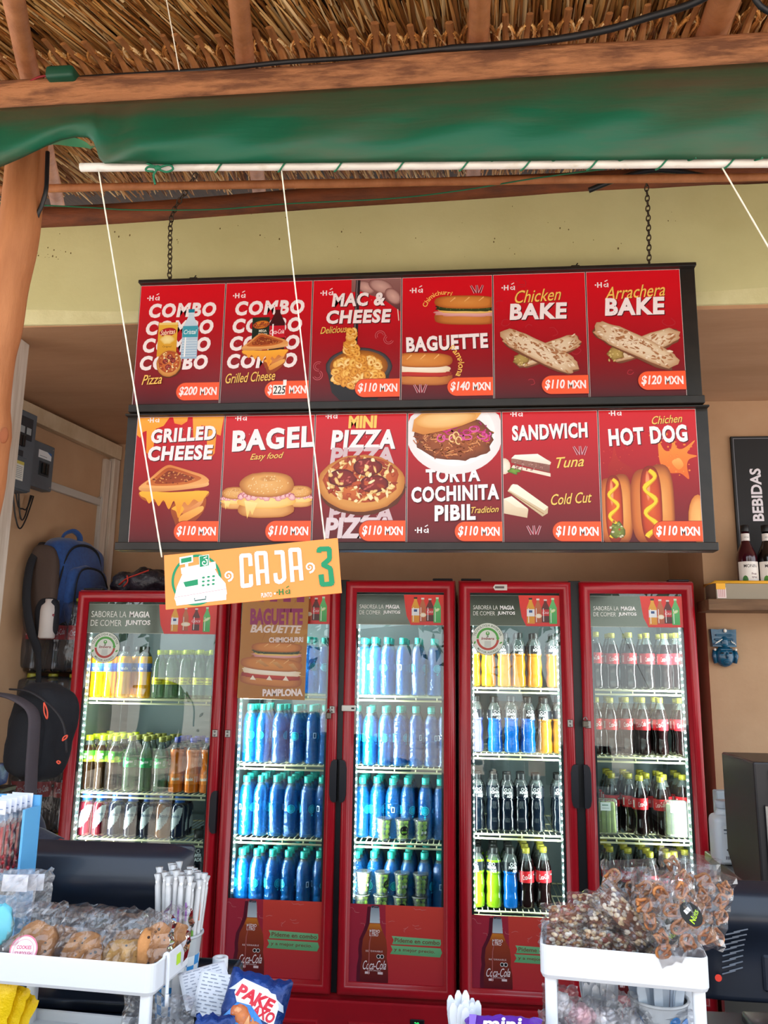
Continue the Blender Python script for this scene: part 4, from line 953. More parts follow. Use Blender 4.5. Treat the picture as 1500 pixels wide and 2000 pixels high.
def cooler(name, label, x0, x1, doors, levels, z1, grille=True):
    t = thing(name, label, 'drinks cooler', ((x0 + x1) / 2, 3.74, 0), 'red drinks coolers along the back wall')
    m = MB(); ya, yb = 3.442, 4.03
    m.box((x0 + .012, (ya + yb) / 2, z1 / 2), (.024, yb - ya, z1)); m.box((x1 - .012, (ya + yb) / 2, z1 / 2), (.024, yb - ya, z1)); m.box(((x0 + x1) / 2, yb - .012, z1 / 2), (x1 - x0 - .048, .024, z1))
    m.box(((x0 + x1) / 2, (ya + yb) / 2, z1 - .012), (x1 - x0 - .048, yb - ya, .024)); m.box(((x0 + x1) / 2, (ya + yb) / 2, ZB - .02), (x1 - x0 - .048, yb - ya, .05))
    m.build('cabinet', red_body, t)
    m = MB(); xa, xb = x0 + .0245, x1 - .0245; zt = z1 - .0245; zf = ZB + .0055
    for q in ([(xa, ya, zf), (xa, yb - .03, zf), (xa, yb - .03, zt), (xa, ya, zt)], [(xb, ya, zt), (xb, yb - .03, zt), (xb, yb - .03, zf), (xb, ya, zf)], [(xa, yb - .03, zf), (xb, yb - .03, zf), (xb, yb - .03, zt), (xa, yb - .03, zt)], [(xa, ya, zt), (xa, yb - .03, zt), (xb, yb - .03, zt), (xb, ya, zt)], [(xa, ya, zf), (xb, ya, zf), (xb, yb - .03, zf), (xa, yb - .03, zf)]):
        m.add(q, [(0, 1, 2, 3)])
    for x in (xa + .003, xb - .003):          # perforated shelf standards
        for y in (3.52, 3.92): m.box((x, y, (zf + zt) / 2), (.005, .022, zt - zf - .1))
    m.build('liner', liner_m, t)
    m = MB(); m.box(((x0 + x1) / 2, 3.43, (ZB - .012) / 2 + .03), (x1 - x0 - .006, .04, ZB - .09), 0, .006)
    pn = m.build('base_panel', red_paint, t)
    m = MB(); wd = x1 - x0
    for cx_ in ((x0 + wd * .28, x0 + wd * .74) if wd > .8 else (x0 + wd * .5,)):
        sweep_rect(m, cx_ - wd * .17, cx_ + wd * .17, .11, .27, [(0, 3.4095), (.004, 3.405), (.016, 3.405), (.020, 3.4095)])
    m.build('pressed_rib', red_paint, pn)
    if wd > .8:
        m = MB()
        for i in range(len(doors) - 1): xm = (doors[i]['x'][1] + doors[i + 1]['x'][0]) / 2; m.box((xm, 3.447, (ZB + z1) / 2), (.05, .04, z1 - ZB), 0, .002)
        m.build('mullion', black_pl, t)
    for li, z in enumerate(levels):
        m = MB(); xs, xe = x0 + .034, x1 - .034
        segs = [(xs, xe)] if len(doors) == 1 else [(xs, (x0 + x1) / 2 - .012), ((x0 + x1) / 2 + .012, xe)]
        for a, c in segs:
            for y, zz, r in ((3.487, z - .006, .0042), (3.487, z - .022, .0042), (3.60, z - .006, .003), (3.75, z - .006, .003), (3.965, z - .006, .0035)):
                m.tube([(a, y, zz), (c, y, zz)], r, 6)
            for k in range(5): xx = a + (c - a) * (k + .5) / 5; m.tube([(xx, 3.487, z - .006), (xx, 3.487, z - .022)], .003, 5)
            nn = int((c - a) / .022)
            for k in range(nn): xx = a + (c - a) * (k + .5) / nn; m.tube([(xx, 3.485, z - .002), (xx, 3.965, z - .002)], .0018, 5)
        m.build('shelf', shelf_m, t)
    for d in doors:
        a, c = d['x']; zt = d['zt']
        m = MB(); sweep_rect(m, a, c, ZB, zt, [(0, 3.441), (0, 3.412), (.004, 3.404), (.012, 3.400), (.022, 3.400), (.030, 3.403), (.0345, 3.409), (.036, 3.412), (.0435, 3.418), (.045, 3.424), (.045, 3.441), (0, 3.441)])
        dr = m.build('door', red_paint, t)
        ga, gc, g0, g1 = a + .0435, c - .0435, ZB + .0435, zt - .0435
        m = MB(); m.box(((ga + gc) / 2, 3.4285, (g0 + g1) / 2), (gc - ga, .004, g1 - g0)); m.build('pane', glass_m, dr)
        m = MB(); sweep_rect(m, ga - .002, gc + .002, g0 - .002, g1 + .002, [(0, 3.4315), (.012, 3.4315), (.012, 3.439), (0, 3.439)]); m.build('gasket', gasket_m, dr)
        m = MB(); hx = c - .004 if d['hinge'] == 'L' else a + .004; z = d.get('hz', H - .445); q = -1 if d['hinge'] == 'L' else 1
        pr = [(hx - q * .010, z + .082), (hx + q * .004, z + .082), (hx + q * .013, z + .074), (hx + q * .018, z + .05), (hx + q * .018, z - .05), (hx + q * .013, z - .074), (hx + q * .004, z - .082), (hx - q * .010, z - .082)]
        m.prism(pr if q < 0 else pr[::-1], .022, 0, T(0, 3.3905, 0)); m.build('handle', M('handle_black', '#171922', .35), dr)
        wmm, hh = (gc - ga) * 1000, d.get('head', 127.0)
        m = MB(); m.box(((ga + gc) / 2, 3.42630, g1 - .011 - hh / 2000), (gc - ga, .0004, hh / 1000)); hs = m.build('header_sticker', mirror_film, dr)
        header_art(wmm, hh, 4, d.get('ts', 1.0)).build('header_print', FILM, T(ga, 3.42605, g1 - .011 - hh / 1000), dr)
        if d.get('foot'):
            footer_art(wmm, d['foot'], 5).build('footer_sticker', FILM, T(ga, 3.4262, g0), dr)
        if d.get('badge'):
            bx, bz = d['badge']; inverter_sticker(134, 6).build('round_sticker', FILM, T(bx - .067, 3.4255, bz - .067), dr)
        m = MB()
        for (lx, lz, pl) in d.get('lock', ()):
            m.box((lx, 3.3965, lz), (.022, .006, .03), 0, .002); m.ball((lx, 3.392, lz + .007), .004, 8, 6); m.ball((lx, 3.392, lz - .007), .004, 8, 6)
        if m.v: m.build('lock_plate', steel, dr)
        m = MB(); xh = a + .05 if d['hinge'] == 'L' else c - .05; m.box((xh, 3.455, z1 + .005), (.085, .035, .009), 0, .003); m.build('hinge', black_pl, dr)
        # led strips behind the frame
        zlo, zhi = g0 + (d['foot'] / 1000 if d.get('foot') else 0) + .01, g1 - .015
        for sd in d['led']:
            x = ga + .012 if sd == 'L' else gc - .012
            m = MB(); m.box((x, 3.452, (zlo + zhi) / 2), (.010, .008, zhi - zlo), 0); n = int((zhi - zlo) / .026)
            for k in range(n): m.ball((x, 3.4475, zlo + (zhi - zlo) * (k + .5) / n), (.0023, .0025, .0038), 6, 5, 1)
            m.build('led_strip', [lens_m, led_m], t)
            ld = bpy.data.lights.new('led_light', 'AREA'); ld.shape = 'RECTANGLE'; ld.size = zhi - zlo; ld.size_y = .012; ld.energy = d.get('watt', 5.0); ld.color = (.93, 1.0, .98)
            lo_ = bpy.data.objects.new('led_light', ld); COL.objects.link(lo_)
            dirv = Vector((1 if sd == 'L' else -1, .55, 0)).normalized()
            xax = Vector((0, 0, 1)); zax = -dirv; yax = zax.cross(xax)
            lo_.matrix_world = Matrix(((xax.x, yax.x, zax.x, x + dirv.x * .008), (xax.y, yax.y, zax.y, 3.462), (xax.z, yax.z, zax.z, (zlo + zhi) / 2), (0, 0, 0, 1)))
        m = MB(); m.box(((ga + gc) / 2, 3.452, g1 - .004), (gc - ga - .03, .01, .006)); n = int((gc - ga) / .045)
        for k in range(n): m.ball((ga + .02 + (gc - ga - .04) * (k + .5) / n, 3.4465, g1 - .0055), (.006, .003, .0045), 6, 5, 1)
        m.build('led_strip', [lens_m, led_m], t)
    return t
L1 = [H - .138, H - .527, H - .712, H - .97]
L23 = [H - .106, H - .395, H - .689, H - .985]
L45 = [H - .064, H - .330, H - .640, H - .930]
ca = cooler('drinks_cooler', 'single door red cooler stacked with juices, teas and sodas, beside the blue backpack', -1.676, -.998, [dict(x=(-1.670, -1.004), zt=H + .318, hinge='L', led='L', badge=(-1.5375, H + .077), head=126.0, ts=1.55, hz=H - .58, lock=((-1.022, H - .27, 0),), watt=9)], L1, H + .325)
cb = cooler('drinks_cooler', 'two door red cooler full of blue water bottles in the middle of the row', -.9915, -.0265, [
    dict(x=(-.987, -.513), zt=H + .367, hinge='L', led='L', foot=285.0, lock=((-.968, H - .27, 0), (-.533, H - .165, 0)), watt=10),
    dict(x=(-.489, -.030), zt=H + .367, hinge='R', led='L', foot=284.0, watt=10)], L23, H + .374)
cc = cooler('drinks_cooler', 'two door red cooler of sports drinks and colas, next to the mask on the wall', -.0135, .9475, [
    dict(x=(-.010, .449), zt=H + .367, hinge='L', led='LR', badge=(.107, H + .131), foot=262.0, hz=H - .44, lock=((.430, H - .2, 0),), watt=3),
    dict(x=(.483, .943), zt=H + .367, hinge='R', led='R', foot=262.0, hz=H - .44, lock=((.500, H - .203, 0),), watt=7)], L45, H + .374)
m = MB(); q = U(815, 1997, 3.408); m.box((q.x, 3.407, q.z - .006), (.055, .006, .034), 0, .003); ds = m.build('thermostat', black_pl, cb)
A = Art(1); A.text('20', 16, 9, 18, 14, '#35f06a', .01); o = A.build('digits', glow('green_digits', '#35f06a', 1.6), T(q.x - .018, 3.4035, q.z - .014), ds)
A = Art(2); A.poly([(0, 12), (8, 24), (58, 24), (58, 0), (8, 0)], '#e4ddd6'); A.rect(8, 8, 46, 17, '#6d6460')
A.build('maker_plate', PRINT, T(U(963, 1146, 3.399).x, 3.3985, U(963, 1151, 3.399).z - .004), cc)
# loose bits on the coolers
m = MB(); q = U(676, 1383, 3.40); m.box((q.x + .012, 3.392, q.z), (.058, .014, .024), 0, .004, seg=2); wl = m.build('lock_strap', M('white_lock', '#e8e4da', .4), None)
tag(wl, 'white plastic strap lock fixed across the stile of the middle cooler door', 'lock'); m = MB(); m.box((q.x + .03, 3.384, q.z), (.012, .003, .007)); m.build('latch', black_pl, wl)
def padlock(px, py, label):
    q = U(px, py, 3.39); t = thing('padlock', label, 'padlock', tuple(q)); m = MB(); m.box((q.x, 3.387, q.z - .012), (.022, .011, .026), 0, .003); m.build('body', M('padlock_body', '#6f675c', .4, .6), t)
    m = MB(); m.tube([(q.x - .007 * cos(pi * k / 8), 3.387, q.z + .002 + .013 * sin(pi * k / 8)) for k in range(9)], .0022, 6); m.build('shackle', steel, t)
padlock(642, 1392, 'small padlock hanging between the two water cooler doors')
padlock(1143, 1408, 'small padlock between the sports drink and cola cooler doors')
for px, py, lab in ((1060 + 85, 1133, 'dark hinge scrap on top of the cola cooler'),):
    pass

# baguette poster taped on the second door
A = Art(77); A.rect(0, 0, 286, 440, '#b87a26', '#a96a1f')
for _ in range(30): A.blob(A.r.uniform(20, 266), A.r.uniform(20, 420), A.r.uniform(10, 60), A.r.uniform(4, 20), A.r.choice(('#b3752a', '#a86a20', '#bd822e')), None, A.r.uniform(0, 90), 12, .3, clip=(1, 1, 285, 439))
for k in range(4): A.rect(60 + 58 * k, 404, 92 + 58 * k, 438, '#94145c')
A.text('BAGUETTE', 150, 341, 226, 70, '#94145c', .05, .0, 1); A.text('BAGUETTE', 150, 289, 220, 34, '#e6d4cc', .04, .25, 0); A.text('CHIMICHURRI', 196, 245, 146, 22, '#ecdcd8', .04, 0, 2); A.text('PAMPLONA', 192, 28, 170, 30, '#ecdcd8', .05, 0, 2)
sub(A, 158, 190, 108, 40, 'green', 0, (1, 1, 285, 439)); sub(A, 138, 112, 132, 54, 'ham', -3, (1, 1, 285, 439))
for k in range(3):
    A.poly([(70 + 70 * k, 156 - 6 * k), (92 + 70 * k, 160 - 6 * k), (130 + 62 * k, 134 - 6 * k), (112 + 62 * k, 132 - 6 * k)], '#d99f5c', '#b9763a')
for k in range(3): A.poly([(50 + 70 * k, 78), (62 + 70 * k, 96), (76 + 70 * k, 76)], '#f0e2d0')
ps = A.build('poster', FILM, T(-.9345, 3.3958, H - .126) @ RY(0.6))
tag(ps, 'ochre baguette poster with purple lettering taped on the water cooler door', 'poster')
# ---------------------------------------------------------------- bottles
def liquid(name, col, alpha, tint, rough=.12, bump=.0, bscale=40, gloss=1.6):
    return clear(name, tint, col, alpha, gloss, .05, bump, bscale, ior=1.45, brough=rough)
shell_m = clear('clear_plastic', '#e6efee', '#dfe9e8', .10, 1.5, .05)
water_m = liquid('blue_water_bottle', '#0a6fc4', .40, '#8fd0f2', .1, .9, 75, 2.0)
cola_m = liquid('cola', '#17090a', .93, '#402018')
juice_m = liquid('orange_juice', '#f5a800', .95, '#ffc040')
lime_m = liquid('lime_water', '#b9d9b4', .16, '#cfe6cc', .1, .3, 50, 1.8)
tea_m = liquid('dark_tea', '#2a1a0c', .9, '#4a3018')
osoda_m = liquid('orange_soda', '#f07c14', .85, '#ff9a3c')
red_l = liquid('red_drink', '#5d1020', .92, '#8c2030'); navy_l = liquid('navy_drink', '#0e1c38', .92, '#1c3560'); amber_l = liquid('amber_drink', '#7a4512', .92, '#a86c28')
sp_or = liquid('orange_sport', '#ee9c22', .85, '#ffb648'); sp_bl = liquid('blue_sport', '#0f6fd0', .85, '#3f9af0'); sp_nv = liquid('black_sport', '#0d1622', .9, '#1c2a3c'); sp_gr = liquid('green_sport', '#8fc220', .88, '#b6e03c')
sp_lt = liquid('pale_sport', '#8f8fc8', .6, '#b8b8e0'); sp_am = liquid('amber_sport', '#c07f28', .8, '#d8a050')
capm = {k: M('cap_' + k, c, .4) for k, c in dict(teal='#2cb3a8', gold='#a8a030', lime='#c9d816', black='#1b1b1d', blue='#1d3fae', olive='#9c9a44', white='#e8e8e4', azure='#1560c0').items()}

class Wrap(MB):
    """Label pieces wrapped on a round body of radius fn(z)."""
    def __init__(s, fn): super().__init__(); s.c = []; s.fn = fn; s.k = .0004
    def band(s, z0, z1, a0, a1, col, n=24, nz_=3, col2=None):
        s.k += .0001; b = len(s.v); c1 = lin(col); c2 = lin(col2) if col2 else c1
        for j in range(nz_ + 1):
            z = z0 + (z1 - z0) * j / nz_; r = s.fn(z) + s.k
            for i in range(n + 1): a = radians(-90 + a0 + (a1 - a0) * i / n); s.v.append((r * cos(a), r * sin(a), z))
        for j in range(nz_):
            for i in range(n):
                s.f.append([b + j * (n + 1) + i, b + j * (n + 1) + i + 1, b + (j + 1) * (n + 1) + i + 1, b + (j + 1) * (n + 1) + i]); s.m.append(0); s.s.append(True)
                t = j / max(1, nz_ - 1); s.c.append([tuple(c1[q] + (c2[q] - c1[q]) * t for q in range(4))] * 4)
    def shape(s, pts, fs, col, ac, zc, sx, sz, rot=0):
        s.k += .0001; b = len(s.v); c, n = cos(radians(rot)), sin(radians(rot))
        for x, y in pts:
            X, Z = x * sx, y * sz; X, Z = X * c - Z * n, X * n + Z * c; z = zc + Z; r = s.fn(z) + s.k; a = radians(-90 + ac) + X / r; s.v.append((r * cos(a), r * sin(a), z))
        for f in fs: s.f.append([b + i for i in f]); s.m.append(0); s.s.append(True); s.c.append([lin(col)] * len(f))
    def text(s, t, ac, zc, w_, h_, col, bold=.02, shear=0, rot=0): v, f, _ = textmesh(t, bold, shear, 1.0); s.shape(v, f, col, ac, zc, w_, h_, rot)
    def disc(s, ac, zc, rx, rz, col, rot=0, n=20):
        q = 5 if rx > .006 else 1; P = [(0, 0)] + [(cos(2 * pi * k / n) * j / q, sin(2 * pi * k / n) * j / q) for j in range(1, q + 1) for k in range(n)]
        f = [(0, 1 + k, 1 + (k + 1) % n) for k in range(n)] + [(1 + j * n + k, 1 + (j + 1) * n + k, 1 + (j + 1) * n + (k + 1) % n, 1 + j * n + (k + 1) % n) for j in range(q - 1) for k in range(n)]
        s.shape(P, f, col, ac, zc, rx, rz, rot)
    def area(s, poly, ac, zc, sx, sz, col, n=22):
        def ins(x, y):
            c = False
            for i in range(len(poly)):
                (x0, y0), (x1, y1) = poly[i], poly[i - 1]
                if (y0 > y) != (y1 > y) and x < (x1 - x0) * (y - y0) / (y1 - y0) + x0: c = not c
            return c
        P = [(-1 + 2 * i / n, -1 + 2 * j / n) for j in range(n + 1) for i in range(n + 1)]
        f = [(j * (n + 1) + i, j * (n + 1) + i + 1, (j + 1) * (n + 1) + i + 1, (j + 1) * (n + 1) + i) for j in range(n) for i in range(n) if ins(-1 + (2 * i + 1) / n, -1 + (2 * j + 1) / n)]
        s.shape(P, f, col, ac, zc, sx, sz)
    def ring(s, ac, zc, r0, r1, col, n=16): s.shape([(q * cos(2 * pi * k / n), q * sin(2 * pi * k / n)) for q in (r0, r1) for k in range(n)], [(k, n + k, n + (k + 1) % n, (k + 1) % n) for k in range(n)], col, ac, zc, 1, 1)
def radfn(prof):
    def f(z):
        for i in range(len(prof) - 1):
            if prof[i][1] <= z <= prof[i + 1][1]:
                d = prof[i + 1][1] - prof[i][1]; t = (z - prof[i][1]) / d if d > 1e-9 else 0
                return prof[i][0] + (prof[i + 1][0] - prof[i][0]) * t
        return prof[-1][0]
    return f
def subdiv(prof, n=4):
    P = smoothpath([(r, z, 0) for r, z in prof], n); out = []
    for q in P:
        if not out or q.y > out[-1][1] + 1e-5: out.append((max(.004, q.x), q.y))
    return out
LABEL = printed('bottle_label', .35, spec=.5)
def make_bottle(name, label, cat, prof, liq, fill, cap, caph=(None, None, None), lab=None, seg=24, loc=(0, 0, -5), wob=None, sq=1.0):
    t = thing(name, label, cat, loc)
    p = subdiv(prof); m = MB(); mats = [1 if p[i + 1][1] <= fill else 0 for i in range(len(p) - 1)]
    m.lathe(p, seg, 0, None, mats, True, wob, True, True)
    b = m.build('bottle_body', [shell_m, liq], t, local=True)
    cr_, z0, z1 = caph; m = MB()
    m.lathe([(cr_ * .97, z0), (cr_, z0 + .002), (cr_, z1 - .002), (cr_ * .9, z1)], 20, 0, None, None, True, lambda q, z: 1 + .02 * cos(q * 20), True, True)
    m.lathe([(cr_ * 1.03, z0 - .004), (cr_ * 1.03, z0 - .0012)], 16)
    m.build('cap', cap, t, local=True)
    if lab:
        wv = Wrap(radfn(p)); lab(wv); wv.build('label', LABEL, t, local=True)
    return t
WP = [(.027, 0), (.0305, .004), (.0312, .016), (.0296, .024), (.0312, .032), (.0312, .040), (.0296, .047), (.0312, .054), (.0312, .062), (.0297, .069), (.0312, .077), (.0312, .1), (.0303, .107), (.0312, .115), (.0314, .150), (.0305, .166), (.0268, .184), (.019, .202), (.0128, .213), (.0122, .224)]
def l_water(w_):
    w_.ring(0, .112, .0145, .0175, '#25b8cc'); w_.disc(0, .112, .0125, .0125, '#1aa6c4'); w_.shape([(-1, -.3), (1, -.3), (1, .3), (-1, .3)], [(0, 1, 2, 3)], '#0c4f86', 0, .112, .016, .006); w_.disc(0, .088, .004, .004, '#25b8cc')
    w_.shape([(-1, -1), (1, -1), (1, 1), (-1, 1), (-.6, -.75), (.6, -.75), (.6, .75), (-.6, .75)], [(0, 1, 5, 4), (1, 2, 6, 5), (2, 3, 7, 6), (3, 0, 4, 7)], '#cfe6f4', 130, .115, .0065, .0115)
    w_.ring(-120, .112, .0145, .0175, '#25b8cc'); w_.disc(-120, .112, .0125, .0125, '#1aa6c4')
CP = [(.025, 0), (.0295, .004), (.0305, .018), (.0302, .035), (.0278, .058), (.0272, .070), (.0295, .088), (.0312, .100), (.0312, .146), (.030, .158), (.0245, .178), (.0172, .198), (.0128, .212), (.0122, .222)]
def l_cola(w_):
    w_.band(.101, .145, 0, 360, '#c8202a', 40)
    for a in (0, 180):
        w_.text('Coca-Cola', a, .124, .040, .019, '#f6ecea', .006, .45, 10); w_.disc(a + 62, .131, .0052, .0052, '#1a1416'); w_.disc(a + 80, .131, .0052, .0052, '#1a1416'); w_.disc(a + 62, .131, .003, .003, '#f0e8e6'); w_.disc(a + 80, .131, .003, .003, '#f0e8e6'); w_.shape([(-1, -1), (1, -1), (1, 1), (-1, 1)], [(0, 1, 2, 3)], '#f2eaea', a - 70, .122, .004, .015)
def l_juice(w_):
    w_.band(.112, .148, 0, 360, '#2b55ae', 36, 3, '#3f6fd0')
    for a in (0, 120, 240): w_.shape([(-1, -1), (1, -1), (1, 1), (-1, 1)], [(0, 1, 2, 3)], '#dfe6f2', a + 50, .130, .011, .0165); w_.text('Valle', a, .125, .03, .012, '#f2f2ee', .03, .1, 4); w_.shape([(-1, -1), (1, -1), (1, 1), (-1, 1)], [(0, 1, 2, 3)], '#1c2a4a', a, .120, .014, .003)
def l_miner(w_):
    w_.band(.060, .090, 0, 360, '#dfd62c', 32)
    for a in (0, 120, 240): w_.text('Topo Chico', a, .079, .036, .009, '#8c2a1c', .02); w_.text('mineral', a, .067, .028, .007, '#6a6a1c', .01); w_.ring(a + 60, .075, .007, .009, '#8c2a1c')
def l_tea(w_):
    w_.band(.118, .164, 0, 360, '#4c9c2c', 32, 4, '#3f8a24'); w_.band(.118, .127, 0, 360, '#c8d82c', 32, 1)
    for a in (0, 120, 240): w_.text('fuze', a, .150, .026, .013, '#f2f6e8', .03, .1, 6); w_.text('tea', a, .138, .02, .012, '#f2f6e8', .03, .1, 6); w_.disc(a + 55, .134, .012, .010, '#d8d43a'); w_.disc(a + 58, .134, .008, .007, '#eee86a')
def l_sprite(w_):
    w_.band(.098, .138, 0, 360, '#0f9a55', 36)
    for a in (0, 120, 240): w_.text('Sprite', a, .119, .034, .016, '#f2f8f0', .03, .2, 8); w_.shape([(-1, -1), (1, -1), (1, 1), (-1, 1)], [(0, 1, 2, 3)], '#dff0e2', a + 52, .117, .0045, .011); w_.disc(a + 78, .13, .005, .005, '#16181a'); w_.disc(a + 92, .13, .005, .005, '#16181a')
def l_orange(w_):
    w_.band(.035, .076, 0, 360, '#f58a28', 32)
    for a in (0, 120, 240): w_.text('Mundet', a, .056, .034, .014, '#f8f0e0', .03, .15, 5); w_.shape([(-1, -1), (1, -1), (1, 1), (-1, 1)], [(0, 1, 2, 3)], '#e8e4ee', a + 55, .055, .006, .012)
def l_elec(w_):
    for a in (0, 120, 240):
        pts = [(-1, -.9), (-.3, -.75), (.55, -.2), (.95, .5), (1, 1), (.3, 1), (-.5, .5), (-.95, -.1)]
        w_.area(pts, a, .070, .026, .046, '#c2cacd'); w_.text('Electrolit', a - 4, .084, .036, .012, '#26476a', .02, .1)
        for k in range(4): w_.shape([(-1, -1), (1, -1), (1, 1), (-1, 1)], [(0, 1, 2, 3)], '#5c7486', a - 8 - k * 2, .071 - .008 * k, .013 - .002 * k, .0012)
def l_sport(w_):
    w_.band(.128, .172, 0, 360, '#161c24', 30)
    for a in (0, 120, 240):
        w_.text('POWER', a, .153, .038, .011, '#f2f4f4', .045); w_.text('ADE', a + 14, .140, .024, .011, '#f2f4f4', .045)
        for d_ in (-14, 14): w_.ring(a + d_, .166, .0042, .0060, '#f2f4f4')
JP = [(.026, 0), (.0300, .004), (.0312, .02), (.0302, .05), (.0285, .085), (.030, .105), (.0312, .113), (.0312, .148), (.0312, .158), (.029, .174), (.022, .190), (.0145, .200), (.0138, .208)]
MP = [(.027, 0), (.0308, .006), (.0312, .03), (.0312, .12), (.0305, .135), (.026, .158), (.018, .178), (.0128, .190), (.0122, .200)]
TP = [(.026, 0), (.0302, .004), (.031, .02), (.0300, .05), (.029, .08), (.0300, .105), (.0312, .117), (.0312, .166), (.028, .178), (.018, .196), (.0145, .206), (.014, .214)]
SPP = [(.026, 0), (.0300, .004), (.031, .02), (.0302, .06), (.0305, .095), (.0312, .1), (.0312, .14), (.027, .160), (.0195, .182), (.0138, .198), (.0122, .207), (.0122, .216)]
OP = [(.026, 0), (.0305, .005), (.0312, .03), (.0312, .078), (.030, .09), (.0262, .115), (.0275, .14), (.0305, .160), (.030, .172), (.022, .190), (.0135, .204), (.0125, .214)]
EP = [(.027, 0), (.0312, .004), (.0318, .012), (.0318, .095), (.031, .110), (.027, .124), (.0185, .134), (.0165, .140)]
PP = [(.026, 0), (.0300, .004), (.0312, .015), (.0312, .04), (.0285, .055), (.0300, .075), (.0312, .09), (.0288, .108), (.0275, .124), (.0305, .132), (.0312, .150), (.0305, .168), (.0265, .184), (.018, .200), (.0165, .206)]
K = {}
K['water'] = make_bottle('water_bottle', 'x', 'bottle', WP, water_m, .205, capm['teal'], (.0150, .218, .240), l_water, 24)
K['cola'] = make_bottle('cola_bottle', 'x', 'bottle', CP, cola_m, .186, capm['gold'], (.0148, .214, .231), l_cola)
K['juice'] = make_bottle('juice_bottle', 'x', 'bottle', JP, juice_m, .182, capm['black'], (.0160, .204, .222), l_juice)
K['mineral'] = make_bottle('mineral_water_bottle', 'x', 'bottle', MP, lime_m, .175, capm['lime'], (.0155, .194, .210), l_miner)
K['tea'] = make_bottle('iced_tea_bottle', 'x', 'bottle', TP, tea_m, .188, capm['lime'], (.0165, .210, .228), l_tea)
K['lime'] = make_bottle('lime_soda_bottle', 'x', 'bottle', SPP, lime_m, .175, capm['olive'], (.0148, .210, .227), l_sprite)
K['orange'] = make_bottle('orange_soda_bottle', 'x', 'bottle', OP, osoda_m, .180, capm['blue'], (.0148, .208, .225), l_orange)
for k, mt in (('red', red_l), ('navy', navy_l), ('amber', amber_l)):
    K['el_' + k] = make_bottle('electrolyte_bottle', 'x', 'bottle', EP, mt, .128, capm['azure'], (.0195, .136, .158), l_elec)
for k, mt in (('or', sp_or), ('bl', sp_bl), ('nv', sp_nv), ('gr', sp_gr), ('lt', sp_lt), ('am', sp_am)):
    K['sp_' + k] = make_bottle('sports_bottle', 'x', 'bottle', PP, mt, .150 if k in ('or', 'bl', 'am', 'lt') else .182, capm['black'], (.0175, .202, .226), l_sport)
BN = {'water': 'blue water bottle with teal cap', 'cola': 'dark cola bottle with red label', 'juice': 'yellow orange juice bottle with blue label', 'mineral': 'clear mineral water bottle with lime cap', 'tea': 'dark iced tea bottle with green label', 'lime': 'clear lime soda bottle with green label', 'orange': 'orange soda bottle with blue cap',
      'el_red': 'red electrolyte bottle', 'el_navy': 'navy electrolyte bottle', 'el_amber': 'amber electrolyte bottle', 'sp_or': 'orange sports drink bottle', 'sp_bl': 'bright blue sports drink bottle', 'sp_nv': 'black sports drink bottle', 'sp_gr': 'green sports drink bottle', 'sp_lt': 'pale violet sports drink bottle', 'sp_am': 'amber sports drink bottle'}
DOORN = ['single cooler', 'second cooler door', 'middle cooler door', 'fourth cooler door', 'last cooler door']
SHN = ['top', 'second', 'third', 'bottom']
ROWN = ['front row', 'second row', 'third row', 'back row']
CNT = {}
def put(kind, door, shelf, z, x, y, row, rz=None, sc=None):
    key = (kind, door, shelf, row); CNT[key] = CNT.get(key, 0) + 1
    lab = '%s, %s from left, %s, %s shelf, %s' % (BN[kind], ORD[CNT[key] - 1], ROWN[min(row, 3)], SHN[shelf], DOORN[door])
    s = sc or R.uniform(.985, 1.01)
    return dup(K[kind], (x, y, z), R.uniform(0, 6.28) if rz is None else rz, lab, 'bottles on the %s shelf behind the %s' % (SHN[shelf], DOORN[door]), (s, s, s))
def rowpx(kind, door, shelf, z, pxs, y=3.535, rows=1, dy=.068, rz=None, py=None, sc=None, jit=.003):
    for r in range(rows):
        for i, px in enumerate(pxs):
            k = kind[i] if isinstance(kind, (list, tuple)) else kind
            x = U(px, py or 1400, y).x
            put(k, door, shelf, z, x + R.uniform(-jit, jit), y + dy * r + R.uniform(-jit, jit), r, (R.uniform(-.4, .4) if rz == 'f' else rz), sc)
ZF = .001
# single cooler
rowpx('juice', 0, 0, L1[0] + ZF, (190, 216, 243), 3.53, 1, rz='f', py=1310); rowpx('juice', 0, 0, L1[0] + ZF, (206, 232, 268), 3.60, 2, rz='f', py=1310); rowpx('juice', 0, 0, L1[0] + ZF, (283,), 3.545, 1, rz='f', py=1310)
rowpx('mineral', 0, 0, L1[0] + ZF, (312, 336, 364, 390, 414), 3.54, 3, rz='f', py=1310)
rowpx('tea', 0, 1, L1[1] + ZF, (172, 198, 226), 3.535, 4, rz='f', py=1490); rowpx('lime', 0, 1, L1[1] + ZF, (256, 284, 314), 3.53, 4, rz='f', py=1490); rowpx('orange', 0, 1, L1[1] + ZF, (346, 375, 404), 3.535, 3, rz='f', py=1490)
rowpx(['el_red', 'el_red', 'el_navy', 'el_navy', 'el_navy', 'el_amber', 'el_navy'], 0, 2, L1[2] + ZF, (168, 196, 226, 257, 288, 319, 350), 3.535, 2, rz='f', py=1600, sc=1.08)
rowpx(['el_red', 'el_red', 'el_red', 'el_navy', 'el_navy', 'el_navy', 'el_navy', 'sp_nv'], 0, 3, L1[3] + ZF, (160, 190, 220, 252, 284, 316, 349, 388), 3.535, 2, py=1680, sc=1.3, rz='f')
